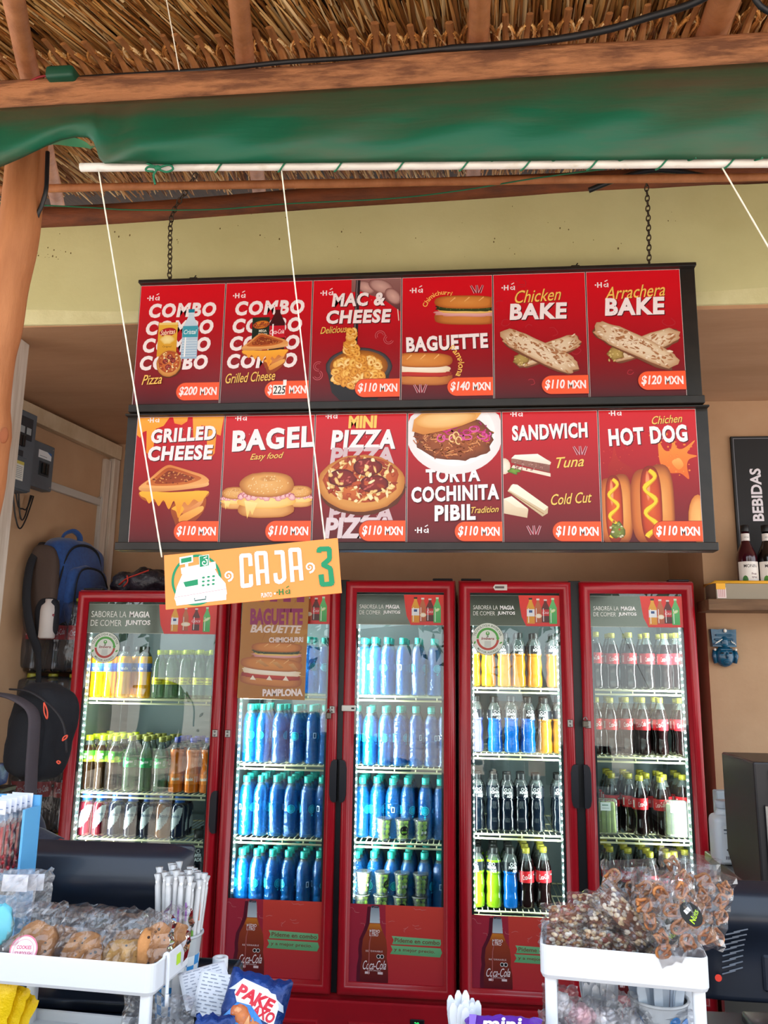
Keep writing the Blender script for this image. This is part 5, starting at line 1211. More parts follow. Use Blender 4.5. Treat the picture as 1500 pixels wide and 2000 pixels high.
# water coolers
for sh, py_, pxs in ((0, 1300, (605, 632)), (1, 1430, (487, 514, 547, 580, 609, 633)), (2, 1570, (479, 508, 538, 568, 600, 628)), (3, 1700, (472, 502, 532, 562, 593, 623))):
    rowpx('water', 1, sh, L23[sh] + ZF, pxs, 3.535, 4 if sh > 1 else 3, py=py_)
for sh, py_, pxs in ((0, 1300, (712, 731, 757, 788, 818, 848)), (1, 1430, (692, 722, 752, 782, 812, 842, 868)), (2, 1570, (706, 737, 767, 797, 830, 860)), (3, 1710, (696, 730, 764, 796, 828, 858))):
    rowpx('water', 2, sh, L23[sh] + ZF, pxs, 3.575 if sh > 1 else 3.535, 4 if sh > 1 else 3, py=py_)
# sports drinks and colas
rowpx(['sp_or', 'sp_or', 'sp_or', 'sp_or', 'sp_or', 'sp_am'], 3, 0, L45[0] + ZF, (925, 955, 985, 1013, 1043, 1082), 3.535, 2, rz='f', py=1290)
rowpx(['sp_lt', 'sp_bl', 'sp_bl', 'sp_bl', 'sp_am', 'sp_am'], 3, 1, L45[1] + ZF, (930, 968, 1000, 1032, 1064, 1094), 3.535, 2, rz='f', py=1420)
rowpx(['sp_nv'] * 6, 3, 2, L45[2] + ZF, (932, 964, 992, 1018, 1048, 1092), 3.535, 2, rz='f', py=1560)
rowpx(['sp_gr', 'sp_gr', 'sp_bl'], 3, 3, L45[3] + ZF, (932, 964, 996), 3.535, 3, rz='f', py=1720); rowpx('cola', 3, 3, L45[3] + ZF, (1027, 1061), 3.535, 4, rz='f', py=1720)
rowpx('cola', 4, 0, L45[0] + ZF, (1164, 1196, 1229, 1262, 1298, 1322), 3.535, 2, rz='f', py=1290); rowpx('cola', 4, 1, L45[1] + ZF, (1166, 1193, 1223, 1254, 1288, 1330), 3.535, 2, rz='f', py=1420)
rowpx('cola', 4, 2, L45[2] + ZF, (1195, 1230, 1263, 1297, 1333), 3.60, 3, rz='f', py=1560); rowpx('cola', 4, 2, L45[2] + ZF, (1251, 1292), 3.535, 1, rz='f', py=1580)
rowpx('cola', 4, 3, L45[3] + ZF, (1192, 1227, 1262, 1300, 1338), 3.60, 3, rz='f', py=1700); rowpx('cola', 4, 3, L45[3] + ZF, (1271, 1305, 1318), 3.535, 1, rz='f', py=1720, jit=0)
for k in K.values():
    for ch in list(k.children): bpy.data.objects.remove(ch)
    bpy.data.objects.remove(k)
# grape cups
cup_m = clear('clear_cup', '#f2f7f4', '#ffffff', .10, 1.6, .06); grape_m = M('green_grape', '#c4e04c', .28, col2='#9cc434', nscale=40, sss=.15)
def grape_cup(loc, sticker, label):
    t = thing('grape_cup', label, 'cup of grapes', loc, 'clear cups of green grapes')
    m = MB(); m.lathe([(.0215, 0), (.023, .002), (.031, .078), (.0325, .080)], 24, 0, None, None, True, None, True, False); m.build('cup', cup_m, t, local=True)
    m = MB(); m.lathe([(.0335, .0805), (.0335, .084), (.031, .086), (.029, .0845)], 24); m.build('lid', cup_m, t, local=True)
    g0 = None
    for k in range(12):
        lv = k // 3; a = k * 2.1 + R.uniform(-.3, .3); rr = .0105 + lv * .0012
        if g0 is None:
            m = MB(); m.ball((0, 0, 0), (.0092, .0092, .0108), 12, 8); g0 = m.build('grape', grape_m, t, local=True); g = g0
        else: g = g0.copy(); COL.objects.link(g); g.parent = t
        g.location = (rr * cos(a), rr * sin(a), .012 + .0185 * lv + R.uniform(0, .003)); g.rotation_euler = (R.uniform(0, 1.2), R.uniform(0, 1), 0)
    wv = Wrap(lambda z: .0236 + .0082 * z / .078); a = sticker[1]
    if sticker[0] == 'b': wv.disc(a, .042, .0185, .0185, '#15191a'); wv.text('uva', a, .036, .022, .008, '#8cc63a', .02, .2); wv.shape([(-1, -1), (1, -1), (1, 1), (-1, 1)], [(0, 1, 2, 3)], '#eef0ec', a, .047, .009, .003)
    else: wv.shape([(-1, -1), (1, -1), (1, 1), (-1, 1)], [(0, 1, 2, 3)], '#f2f2ee', a, .036, .010, .005)
    o = wv.build('sticker', LABEL, t, local=True)
    return t
ND = 'middle cooler door'
for i, (px, st_) in enumerate(((750, ('w', -70)), (786, ('b', 20)), (823, ('w', 25)))):
    q = U(px, 1640, 3.522); grape_cup((q.x, 3.522, L23[2] + ZF), st_, 'cup of green grapes, %s of three on the third shelf, %s' % (ORD[i], ND))
zb_ = L23[3] + ZF
for i, px in enumerate((708, 745, 783, 820)):
    q = U(px, 1720, 3.522); grape_cup((q.x, 3.522, zb_), (('w', 80), ('w', -80), ('b', 15), ('w', 60))[i], 'cup of green grapes, %s of the lower four on the bottom shelf, %s' % (ORD[i], ND))
    q = U(px + 2, 1690, 3.522); grape_cup((q.x, 3.522, zb_ + .0872), (('w', 35), ('b', 55), ('w', 30), ('b', 100))[i], 'cup of green grapes, %s of the upper four on the bottom shelf, %s' % (ORD[i], ND))
# sliced fruit boxes
fruit_m = M('pale_melon', '#d3dc8c', .4, col2='#b8c66a', nscale=25)
for px, nm in ((1183, 'left end'), (1319, 'right end')):
    q = U(px, 1590, 3.505); t = thing('fruit_box', 'clear box of pale green fruit sticks on the third cola shelf, %s' % ('nearer the padlock' if px < 1200 else 'nearer the light strip'), 'fruit box', (q.x, 3.505, L45[2] + ZF), 'clear boxes of fruit sticks')
    m = MB(); m.box((0, 0, .072), (.092, .034, .142), 0, .010, seg=2); m.build('box', cup_m, t, local=True)
    g0 = None
    for k in range(4):
        if g0 is None: m = MB(); m.box((0, 0, .066), (.0185, .022, .118), 0, .005, seg=2); g0 = m.build('fruit_stick', fruit_m, t, local=True); g = g0
        else: g = g0.copy(); COL.objects.link(g); g.parent = t
        g.location = (-.030 + .020 * k, .0, .004); g.rotation_euler = (0, R.uniform(-.03, .03), 0)
    A = Art(2); A.rect(0, 0, 40, 32, '#eef1ee'); A.rect(6, 18, 30, 24, '#9ab0a4'); A.rect(6, 8, 34, 11, '#b8c4bc'); A.build('price_label', PRINT, T(q.x - .022, 3.505 - .0176, L45[2] + .098), t)
# ---------------------------------------------------------------- side wall, left
def W2o(px, py, d):
    o = Vector((0, 0, H)); w0 = WO + WN * d; r_ = _r * ((px - 750) / F) - _u * ((py - 1000) / F) + _f
    p = o + r_ * ((w0 - o).dot(WN) / r_.dot(WN)); return (p - WO).dot(WX), p.z
grey_box = M('grey_enamel', '#5b646d', .45, col2='#525a62', nscale=6)
dark_box = M('dark_panel', '#2c3036', .5)
def wbox(m, s0, s1, z0, z1, d0, d1, mat=0, bev=0.0): m.box(((s0 + s1) / 2, -(d0 + d1) / 2, (z0 + z1) / 2), (abs(s1 - s0), d1 - d0, abs(z1 - z0)), mat, bev, WM)
D = .09
s0, z0 = W2o(-22, 768, D); s1, z1 = W2o(75, 812, D); s2, z2 = W2o(55, 962, D)
zt_, zb_ = z1, z2 + .0
t = thing('breaker_panel', 'large grey electrical breaker panel on the side wall behind the log post', 'breaker panel', tuple(WO + WX * ((s0 + s1) / 2) + WN * .0 + Vector((0, 0, zb_))))
m = MB(); wbox(m, s0, s1, zb_, zt_, 0, D - .012, 0, .004); m.build('box', grey_box, t)
m = MB(); wbox(m, s0 + .003, s1 - .003, zb_ + .003, zt_ - .003, D - .012, D, 0, .003); m.build('cover', grey_box, t)
m = MB(); wbox(m, s0 + .05, s1 - .03, zt_ - .13, zt_ - .03, D, D + .003, 0, .001); pl_ = m.build('switch_plate', dark_box, t)
for k in range(4):
    m = MB(); sx = s1 - .055 - .042 * k; wbox(m, sx - .014, sx + .014, zt_ - .105, zt_ - .075, D + .003, D + .006, 0, .001); m.build('switch', M('switch_grey', '#9aa1a6', .4), pl_)
m = MB(); wbox(m, s0 + .02, s1 - .05, zb_ + .14, zt_ - .16, D, D + .004, 0, .003); wbox(m, s0 + .03, s1 - .08, zb_ + .17, zt_ - .21, D + .004, D + .007, 1, .002); w_ = m.build('breaker_window', [grey_box, dark_box], t)
for k in range(6):
    m = MB(); sx = s1 - .095 - .022 * k; wbox(m, sx - .008, sx + .008, zb_ + .185, zb_ + .235, D + .007, D + .02, 0, .002); m.build('breaker', M('breaker_black', '#1b1a1c', .4), w_)
A = Art(5); A.rect(0, 0, 110, 84, '#dcdcd4'); A.rect(0, 70, 110, 84, '#c8b85a')
for k in range(7): A.rect(6, 58 - 8 * k, 50, 61 - 8 * k, '#8f9296'); A.rect(58, 58 - 8 * k, 102, 61 - 8 * k, '#8f9296')
A.build('warning_label', PRINTM, WM @ T(s1 - .17, -D - .0005, zb_ + .04), t)
D2_ = .05
s0, z0 = W2o(60, 856, D2_); s1, z1 = W2o(108, 875, D2_); s2, zb2 = W2o(102, 962, D2_)
t = thing('breaker_panel', 'smaller grey breaker box beside the large electrical panel', 'breaker panel', tuple(WO + WX * s1 + Vector((0, 0, zb2))))
m = MB(); wbox(m, s0, s1, zb2, z1, 0, D2_, 0, .003); m.build('box', grey_box, t)
m = MB(); sm_ = (s0 + s1) / 2 + .02; wbox(m, sm_ - .035, sm_ + .035, zb2 + .06, zb2 + .125, D2_, D2_ + .003, 0, .001); bw = m.build('breaker_window', dark_box, t)
for k in range(2): m = MB(); wbox(m, sm_ - .022 + .024 * k, sm_ - .004 + .024 * k, zb2 + .068, zb2 + .118, D2_ + .003, D2_ + .014, 0, .002); m.build('breaker', M('breaker_black', '#141416', .4), bw)
A = Art(6); A.rect(0, 0, 90, 36, '#dfe3e6'); A.poly([(0, 36), (60, 36), (90, 22), (90, 36)], '#3c6aa8'); A.rect(10, 8, 60, 12, '#9aa4ac'); A.build('paper_label', PRINTM, WM @ T(sm_ - .045, -D2_ - .0005, zb2 + .14), t)
for a, c in ((.02, .02), (.02, .98), (.98, .02), (.98, .98)):
    m = MB(); q = WM @ Vector((s0 + .012 + (s1 - s0 - .024) * a, -D2_ - .001, zb2 + .012 + (z1 - zb2 - .024) * c)); m.ball(q, .004, 8, 6); m.build('screw', steel, t)
duct_m = M('white_duct', '#b9b4ac', .5)
sa, za = W2(100, 950); sb, zbq = W2(195, 982); sv, _ = W2(190, 1000)
m = MB(); zc = (za + zbq) / 2 - .002; wbox(m, s1 + .002, sv - .01, zc - .018, zc + .018, 0, .022, 0, .002); tag(m.build('cable_duct', duct_m), 'short white horizontal cable duct from the breaker box to the corner timber', 'cable duct')
m = MB(); wbox(m, sv - .008, sv + .03, 1.0, zc + .03, 0, .022, 0, .002); tag(m.build('cable_duct', duct_m), 'white vertical cable duct beside the corner timber', 'cable duct')
m = MB()
for k, (dx, dz) in enumerate(((0, 0), (.02, .05), (-.02, .09))):
    a = WM @ Vector((W2(20, 950)[0] + dx, -.03, zb_ + .01)); c = WM @ Vector((W2(52, 965)[0] - dx * .5, -.03, zb_ + .01)); mid = (a + c) / 2 + Vector((0, 0, -.07 - dz))
    m.tube(smoothpath([a, a.lerp(mid, .5) + Vector((0, 0, -.03)), mid, c.lerp(mid, .5) + Vector((0, 0, -.03)), c], 5), .0035, 6)
tag(m.build('loose_wires', black_pl), 'loops of loose black wire under the large breaker panel', 'wire')

# blue backpack
blue_f = M('blue_fabric', '#1f4f94', .8, col2='#1a4280', nscale=60, bump=.2, bscale=250, sheen=.3)
dk_f = M('dark_fabric', '#191b22', .85, bump=.2, bscale=250); brown_f = M('brown_fabric', '#4b3c35', .85, bump=.2, bscale=200)
def softbox(m, c, size, bev, mx, mat=0, amp=.008, seed=0, seg=4):
    n0 = len(m.v); bm = bmesh.new(); bmesh.ops.create_cube(bm, size=1)
    bmesh.ops.subdivide_edges(bm, edges=list(bm.edges), cuts=9, use_grid_fill=True)
    vs = []
    for v in bm.verts:
        x, y, z = v.co * 2; p = 3.4; L = (abs(x) ** p + abs(y) ** p + abs(z) ** p) ** (1 / p); mx_ = max(abs(x), abs(y), abs(z)); f = mx_ / L if L else 1
        f = 1 - (1 - f) * bev
        q = Vector((x * f * size[0] / 2 + c[0], y * f * size[1] / 2 + c[1], z * f * size[2] / 2 + c[2]))
        nn = noise.noise(Vector((q.x * 14 + seed, q.y * 14, q.z * 14))); d = Vector((x, y, z)).normalized(); vs.append(q + d * amp * nn)
    bm.verts.index_update(); fs = [[v.index for v in f.verts] for f in bm.faces]; bm.free()
    m.add(vs, fs, mat, True, mx)
BX = WM @ T(.28, -.112, H + .34)                     # against the side wall
t = thing('backpack', 'blue backpack hanging on the side wall above the shrink wrapped colas', 'backpack', tuple(BX.translation - Vector((0, 0, .24))))
m = MB(); softbox(m, (0, .01, .02), (.40, .16, .44), 1.0, BX, 0, .012, 3); m.build('body', blue_f, t)
m = MB(); softbox(m, (-.190, .015, -.02), (.055, .15, .40), 1.0, BX, 0, .008, 5); m.build('side_panel', brown_f, t)
m = MB(); softbox(m, (.02, -.070, -.04), (.30, .06, .30), 1.0, BX, 0, .010, 8); fp = m.build('front_pocket', blue_f, t)
m = MB(); softbox(m, (.06, -.096, -.07), (.20, .025, .20), 1.0, BX, 0, .006, 9); m.build('flap', blue_f, fp)
m = MB(); m.tube([BX @ Vector(p) for p in smoothpath([(-.17, -.03, -.18), (-.165, -.055, .02), (-.12, -.06, .16), (-.02, -.062, .205), (.10, -.06, .18), (.165, -.05, .05)], 5)], .006, 6, flat=.5); m.build('zip', dk_f, t)
m = MB(); m.tube([BX @ Vector(p) for p in smoothpath([(-.11, -.095, -.16), (-.105, -.102, .02), (-.06, -.104, .09), (.07, -.104, .09), (.14, -.10, .02)], 5)], .005, 6, flat=.5); m.build('zip', dk_f, t)
for p in ((-.165, -.062, -.06), (-.10, -.108, -.12), (.06, -.116, .0)):
    m = MB(); m.box((0, 0, -.015), (.008, .003, .03), 0, .001, BX @ T(*p)); m.build('zip_pull', steel, t)
m = MB(); m.tube([BX @ Vector(p) for p in smoothpath([(-.06, .03, .22), (-.055, .02, .255), (-.02, .0, .275), (.015, -.01, .255), (.02, -.01, .225)], 6)], .014, 6, flat=.35); m.build('handle', blue_f, t)
m = MB(); m.tube([BX @ Vector(p) for p in smoothpath([(-.15, .06, .20), (-.23, .05, .10), (-.262, .03, -.06), (-.25, .0, -.20), (-.215, -.02, -.30), (-.20, -.03, -.50), (-.19, -.03, -.62)], 6)], [.02] * 24 + [.012] * 13, 8, flat=.3); m.build('strap', dk_f, t)
m = MB(); softbox(m, (-.205, -.04, -.14), (.05, .11, .17), 1.0, BX, 0, .004, 11); m.build('bottle_pocket', dk_f, t)
bt = WM @ T(.30 - .235, -.165, H + .11)
m = MB(); m.lathe([(.028, 0), (.034, .006), (.035, .12), (.032, .14), (.018, .155), (.018, .17)], 20, 0, bt); wb = m.build('flask', M('white_flask', '#c9c2be', .5)); tag(wb, 'white printed flask tucked in the side pocket of the blue backpack', 'flask')
A = Art(4)
wv = Wrap(lambda z: .0352); wv.disc(-20, .10, .006, .006, '#8a2f38'); wv.text('ALOE', 40, .085, .03, .01, '#2c3c6a'); wv.text('drink', 40, .072, .03, .008, '#2c3c6a')
wv.v = [tuple(bt @ Vector(p)) for p in wv.v]; wv.build('print', LABEL, wb)
# shrink wrapped colas stacked between wall and cooler
film_w = clear('shrink_film', '#dfe3ea', '#c8ccd6', .05, 1.6, .12, .8, 14)
zr0 = U(90, 1313, 3.52).z; K2 = make_bottle('cola_bottle', 'x', 'bottle', CP, cola_m, .186, capm['gold'], (.0148, .214, .231), l_cola)
def xs_at(z): return [U(px, 1308 - (z - H) * 430, 3.52).x for px in (57, 90, 124)]
for lv in range(5):
    z = zr0 - .333 * lv
    for i, x in enumerate(xs_at(H)):
        dup(K2, (-1.905 + .098 * i, 3.52, z), R.uniform(-.6, .6), 'large cola bottle, %s from the wall, in the %s pack of the wrapped stack' % (ORD[i], ['top', 'second', 'third', 'fourth', 'lowest'][lv]), 'large colas in the wrapped stack', (1.42, 1.42, 1.42))
    m = MB(); softbox(m, (-1.807, 3.52, z + .160), (.312, .112, .318), .55, Matrix.Identity(4), 0, .006, lv * 7); f_ = m.build('shrink_wrap', film_w)
    tag(f_, 'clear shrink film around the %s pack of large colas' % ['top', 'second', 'third', 'fourth', 'lowest'][lv], 'plastic film', 'shrink films of the cola stack')
for ch in list(K2.children): bpy.data.objects.remove(ch)
bpy.data.objects.remove(K2)
m = MB(); zz = zr0 - .333 * 4; m.box((-1.82, 3.52, zz / 2 - .001), (.30, .16, zz - .002), 0, .008); tag(m.build('crate', M('dark_crate', '#20242c', .6)), 'low dark crate under the stack of large colas', 'crate')
# black plastic bag on the first cooler
blk_film = M('black_film', '#23232b', .28, bump=.9, bscale=38, spec=.7, col2='#3a3a46', nscale=14)
q = U(288, 1128, 3.62)
m = MB(); m.ball((q.x, 3.62, H + .325 + .055), (.115, .09, .062), 30, 18, 0, None, lambda d: 1 + .24 * noise.noise(d * 2.2) + .10 * noise.noise(d * 6)); m.ball((q.x - .10, 3.60, H + .325 + .05), (.06, .05, .05), 20, 12, 0, None, lambda d: 1 + .35 * noise.noise(d * 3 + Vector((3, 0, 0))))
pb = tag(m.build('plastic_bag', blk_film), 'crumpled black plastic bag with red print on top of the single cooler', 'bag')
m = MB()
m.tube(smoothpath([(q.x - .10, 3.545, H + .36), (q.x - .06, 3.525, H + .385), (q.x - .01, 3.525, H + .405), (q.x + .04, 3.53, H + .425)], 5), .006, 6, flat=.4); m.tube(smoothpath([(q.x - .07, 3.525, H + .35), (q.x - .05, 3.518, H + .372), (q.x - .055, 3.52, H + .40)], 5), .005, 6, flat=.4)
m.build('red_print', M('red_print', '#c8382a', .5), pb)
# black daypack hanging from the timber
t = thing('backpack', 'black backpack with orange zip pulls hanging at the left edge', 'backpack', tuple(U(75, 1540, 2.8)))
BB = Matrix.Translation(U(82, 1428, 2.85)) @ RZ(-18) @ RY(8)
m = MB(); softbox(m, (0, 0, 0), (.20, .19, .33), 1.0, BB, 0, .012, 21); m.build('body', dk_f, t)
m = MB(); softbox(m, (.015, -.085, -.03), (.15, .06, .22), 1.0, BB, 0, .01, 22); m.build('front_pocket', dk_f, t)
grey_st = M('grey_webbing', '#4c444a', .85, bump=.2, bscale=200)
m = MB(); m.tube(smoothpath([U(-40, 1355, 2.75), U(10, 1358, 2.72), U(45, 1372, 2.70), U(66, 1395, 2.69), U(66, 1440, 2.69), U(62, 1500, 2.70), U(60, 1575, 2.72), U(66, 1660, 2.74)], 5), .030, 8, flat=.25); m.build('strap', grey_st, t)
m = MB(); m.tube(smoothpath([U(20, 1346, 2.78), U(60, 1352, 2.74), U(100, 1380, 2.73), U(124, 1415, 2.74), U(130, 1470, 2.76)], 5), .007, 6, flat=.5); m.build('zip', M('dark_zip', '#2c2a2e', .7), t)
for a, c in (((86, 1372), (92, 1404)), ((122, 1447), (131, 1436)), ((115, 1492), (114, 1486))):
    m = MB(); p0, p1 = U(a[0], a[1], 2.70), U(c[0], c[1], 2.70); m.tube(smoothpath([p0, p0.lerp(p1, .5) + Vector((.006, 0, 0)), p1, p0.lerp(p1, .6) + Vector((-.006, 0, 0)), p0], 4), .0025, 6); m.build('zip_pull', M('orange_pull', '#e8553a', .5), t)
m = MB(); h0 = Vector((U(38, 660, 2.66).x - .0, 2.72, U(-40, 1355, 2.75).z)); m.tube([h0, h0 + Vector((-.02, .0, -.01)), h0 + Vector((-.04, .01, .005))], .005, 8); tag(m.build('hook', steel), 'steel hook on the timber that carries the black backpack', 'hook')
# rack with large water bottles at the left edge
ry = 3.02; zd = U(20, 1470, ry).z - .13
t = thing('storage_rack', 'black storage rack at the left edge with large water bottles', 'rack', (-1.85, ry, 0))
for zz in (.35, zd - .012): m = MB(); m.box((-1.84, ry, zz), (.24, .24, .02), 0, .003); m.build('deck', black_metal, t)
for dx in (-.11, .11):
    for dy in (-.11, .11): m = MB(); m.box((-1.84 + dx, ry + dy, zd / 2 - .012), (.018, .018, zd - .02)); m.build('leg', black_metal, t)
bigw = liquid('clear_water', '#5d7f7c', .35, '#a8c4c0', .1, .6, 40)
blue_w = M('blue_wrap', '#2c4f8f', .35, bump=.6, bscale=30, col2='#8ea8d8', nscale=18, ncon=(.5, .7))
m = MB(); softbox(m, (-1.84, ry, zd + .045), (.22, .2, .085), .5, Matrix.Identity(4), 0, .006, 2); tag(m.build('wrapped_pack', blue_w), 'blue wrapped snack pack under the large water bottle', 'pack')
for i, x in enumerate((-1.885, -1.79)):
    b_ = make_bottle('large_water_bottle', 'large clear water bottle on the rack at the left edge, %s of two' % ('inner' if i else 'outer'), 'bottle', WP, bigw, .21, capm['teal'], (.015, .218, .240), None, 24, (x, ry - .03, zd + .0885))
    b_.scale = (1.45, 1.45, 1.35); b_['group'] = 'large water bottles on the rack'

# ---------------------------------------------------------------- right hand wall
q = U(1424, 853, 3.49); q2 = U(1447, 1085, 3.49); bw_, bh_ = .62, .60
t = thing('drinks_board', 'black drinks board with white upright lettering on the tan wall', 'sign', (q.x + .3, 3.49, q.z - bh_))
x0 = q.x + .004; m = MB(); m.box((x0 + bw_ / 2, 3.492, q.z - bh_ / 2), (bw_, .014, bh_), 0, .002); m.build('panel', M('board_black', '#171719', .5), t)
A = Art(8); A.rect(9, 9, bw_ * 1000 - 9, bh_ * 1000 - 9, '#7d7f88'); A.rect(11.5, 11.5, bw_ * 1000 - 11.5, bh_ * 1000 - 11.5, '#1b1b1e')
tz = U(1478, 966, 3.485); A.text('BEBIDAS', (tz.x - x0) * 1000, (tz.z - (q.z - bh_)) * 1000, 228, 46, '#e8e2ea', .03, 0, 90)
A.build('lettering', PRINTM, T(x0, 3.4848, q.z - bh_), t)
ys = 3.33; qa = U(1384, 1181, ys); zs = U(1450, 1170, ys).z
m = MB(); m.box((qa.x + .5, (ys + 3.498) / 2, zs - .022), (1.0, 3.498 - ys, .044), 0, .002)
shl = tag(m.build('wall_shelf', M('brown_wood', '#7d5c3f', .7, col2='#5e4229', nscale=4, stretch=(1, 6, 6), bump=.2)), 'brown wooden shelf on the tan wall under the drinks board', 'shelf')
for dx in (.40, .85): m = MB(); m.box((qa.x + dx, 3.47, zs - .08), (.03, .05, .07), 0, .003); m.build('bracket', steel, shl)
ztop = U(1440, 1137, ys + .01).z; x1 = U(1393, 1145, ys + .01).x
t = thing('storage_tray', 'clear storage tray with a yellow rim on the wooden wall shelf', 'tray', (x1 + .25, 3.41, zs))
tray_m = clear('cloudy_tray', '#e8dfce', '#b9aa92', .55, 1.0, .2); yel = M('yellow_plastic', '#f2b01c', .4)
m = MB(); hh = ztop - zs
for c, s_ in (((.26, ys + .012, hh / 2), (.50, .003, hh)), ((.012, 3.41, hh / 2), (.003, .14, hh)), ((.50, 3.41, hh / 2), (.003, .14, hh)), ((.26, 3.48, hh / 2), (.50, .003, hh)), ((.26, 3.41, .003), (.49, .14, .003))): m.box((x1 + c[0], c[1], zs + c[2]), s_)
m.build('bin', tray_m, t)
m = MB(); m.tube([(x1 + .006, ys + .008, ztop), (x1 + .51, ys + .008, ztop), (x1 + .51, 3.485, ztop), (x1 + .006, 3.485, ztop)], .006, 8, closed=True); m.box((x1 + .028, ys + .009, ztop - .016), (.036, .004, .026), 0, .001); m.build('rim', yel, t)
A = Art(9); A.rect(0, 0, 34, 42, '#e8d4d0'); [A.rect(4 + 7 * k, 4, 8 + 7 * k, 38, '#c89a98') for k in range(4)]; A.build('label', PRINTM, T(x1 + .014, ys + .0085, zs + .004), t)
syr = {'dark red': M('red_syrup', '#3a0d18', .15, coat=.6), 'dark green': M('dark_syrup', '#1a1412', .15, coat=.6)}
def syrup(px, mat, lab, fruit):
    x = U(px, 1100, 3.41).x; t = thing('syrup_bottle', lab, 'bottle', (x, 3.41, zs + .006), 'syrup bottles in the yellow rimmed tray'); mx = T(x, 3.41, zs + .006)
    m = MB(); m.lathe([(.036, 0), (.040, .004), (.040, .165), (.037, .185), (.020, .225), (.0155, .24), (.0150, .275)], 24, 0, mx, None); m.build('bottle_body', mat, t)
    m = MB(); m.lathe([(.0165, .276), (.017, .278), (.017, .302), (.015, .304)], 18, 0, mx); m.build('cap', M('black_cap', '#141416', .4), t)
    wv = Wrap(lambda z: .0402); wv.band(.03, .150, -72, 72, '#e9e2da', 20); wv.text('MONIN', 0, .132, .052, .013, '#2a2024', .01); wv.disc(-32, .075, .011, .018, fruit); wv.text('Fruit', 18, .10, .022, .009, '#6a3a44'); wv.text('syrup', 18, .085, .022, .008, '#6a3a44')
    wv.v = [tuple(mx @ Vector(p)) for p in wv.v]; wv.build('label', LABEL, t)
    wv = Wrap(lambda z: .0162); wv.band(.238, .268, -90, 90, '#e4dcd6', 16); wv.text('sirop', 0, .252, .02, .006, '#5a5054'); wv.v = [tuple(mx @ Vector(p)) for p in wv.v]; wv.build('neck_label', LABEL, t)
syrup(1459, syr['dark red'], 'dark red syrup bottle next to the drinks board, nearer the coolers', '#3f7a34'); syrup(1500, syr['dark green'], 'dark syrup bottle cut off by the right edge of the photo', '#4f8a2c')
# blue carved mask
q = U(1414, 1264, 3.47); X0, Z0 = q.x, q.z
t = thing('wall_mask', 'small blue glazed clay mask with a tall headdress on the tan wall', 'mask', (X0, 3.498, Z0 - .078))
gz = M('blue_glaze', '#0f5878', .22, col2='#0a3f5c', nscale=22, ncon=(.35, .7), bump=.25, bscale=40, coat=.4); gz2 = M('white_glaze', '#e6e2d8', .3); gz3 = M('black_glaze', '#10141a', .3)
m = MB(); m.prism([(-.046, .002), (.047, .0), (.050, .072), (.020, .070), (.0, .074), (-.022, .071), (-.050, .073)], .035, 0, T(X0, 3.462, Z0))
for k in range(3): m.box((X0 - .002, 3.460, Z0 + .012 + .018 * k), (.086 - .01 * k, .010, .008), 0, .003)
m.ball((X0 + .001, 3.466, Z0 + .02), (.018, .016, .024), 12, 8); m.build('headdress', gz, t)
m = MB(); m.ball((X0 + .004, 3.482, Z0 - .036), (.038, .030, .044), 22, 16)
m.ball((X0 + .005, 3.452, Z0 - .034), (.007, .010, .013), 10, 8); m.ball((X0 + .005, 3.458, Z0 - .020), (.004, .006, .012), 8, 6); m.box((X0 + .004, 3.456, Z0 - .010), (.052, .012, .010), 0, .004)
m.ball((X0 + .004, 3.456, Z0 - .056), (.014, .006, .004), 10, 6); m.ball((X0 + .004, 3.457, Z0 - .063), (.012, .006, .004), 10, 6); m.build('face', gz, t)
for s_ in (-1, 1):
    m = MB(); m.ball((X0 + .004 + s_ * .016, 3.4555, Z0 - .024), (.008, .004, .0035), 10, 6); m.build('eye', gz3, t)
    m = MB(); m.tube([(X0 + .004 + s_ * .040, 3.478, Z0 - .012), (X0 + .004 + s_ * .043, 3.474, Z0 - .035), (X0 + .004 + s_ * .038, 3.478, Z0 - .064)], [.008, .010, .008], 10); m.build('ear', gz, t)
    m = MB(); m.ball((X0 + .004 + s_ * .041, 3.466, Z0 - .010), (.0055, .005, .0055), 10, 8); m.build('earring', gz2, t)
m = MB()
for k in range(4): m.tube([(X0 - .040 + .006 * k, 3.458, Z0 + .010 + .004 * k), (X0 - .030 + .007 * k, 3.455, Z0 + .020 + .004 * k)], .0022, 6)
for k in range(3): m.tube([(X0 + .026 + .006 * k, 3.457, Z0 + .026 - .004 * k), (X0 + .030 + .006 * k, 3.456, Z0 + .016 - .004 * k)], .0018, 6)
tag(m.build('white_marks', gz2, t), kind=None)
m = MB(); m.ball((X0 + .004, 3.456, Z0 + .066), (.007, .006, .008), 10, 8); m.build('crest', gz2, t)
# coffee machine, jug and the table that carries them
zt = U(1465, 1740, 2.62).z
t = thing('side_table', 'steel side table behind the right counter screen', 'table', (1.45, 2.8, 0))
m = MB(); m.box((1.46, 2.86, zt - .016), (1.2, .62, .03), 0, .003); m.build('table_top', steel, t)
for dx in (-.56, .56):
    for dy in (-.27, .27): m = MB(); m.box((1.46 + dx, 2.86 + dy, (zt - .031) / 2), (.035, .035, zt - .031)); m.build('leg', steel, t)
F0 = U(1467, 1488, 2.56); F1 = U(1412, 1463, 2.86); hgt = F0.z - zt; xL = (F0.x + F1.x) / 2
t = thing('coffee_machine', 'tall black coffee machine standing beside the white jug', 'coffee machine', (xL + .2, 2.71, zt))
cm = M('machine_black', '#1d1a1c', .4, col2='#231f21', nscale=8); 
m = MB(); pr = [(2.56, zt), (2.80, zt), (2.86, zt + .06), (2.86, zt + hgt), (2.56, zt + hgt)]
vs = [(xL, y, z) for y, z in pr] + [(xL + .42, y, z) for y, z in pr]; n = 5
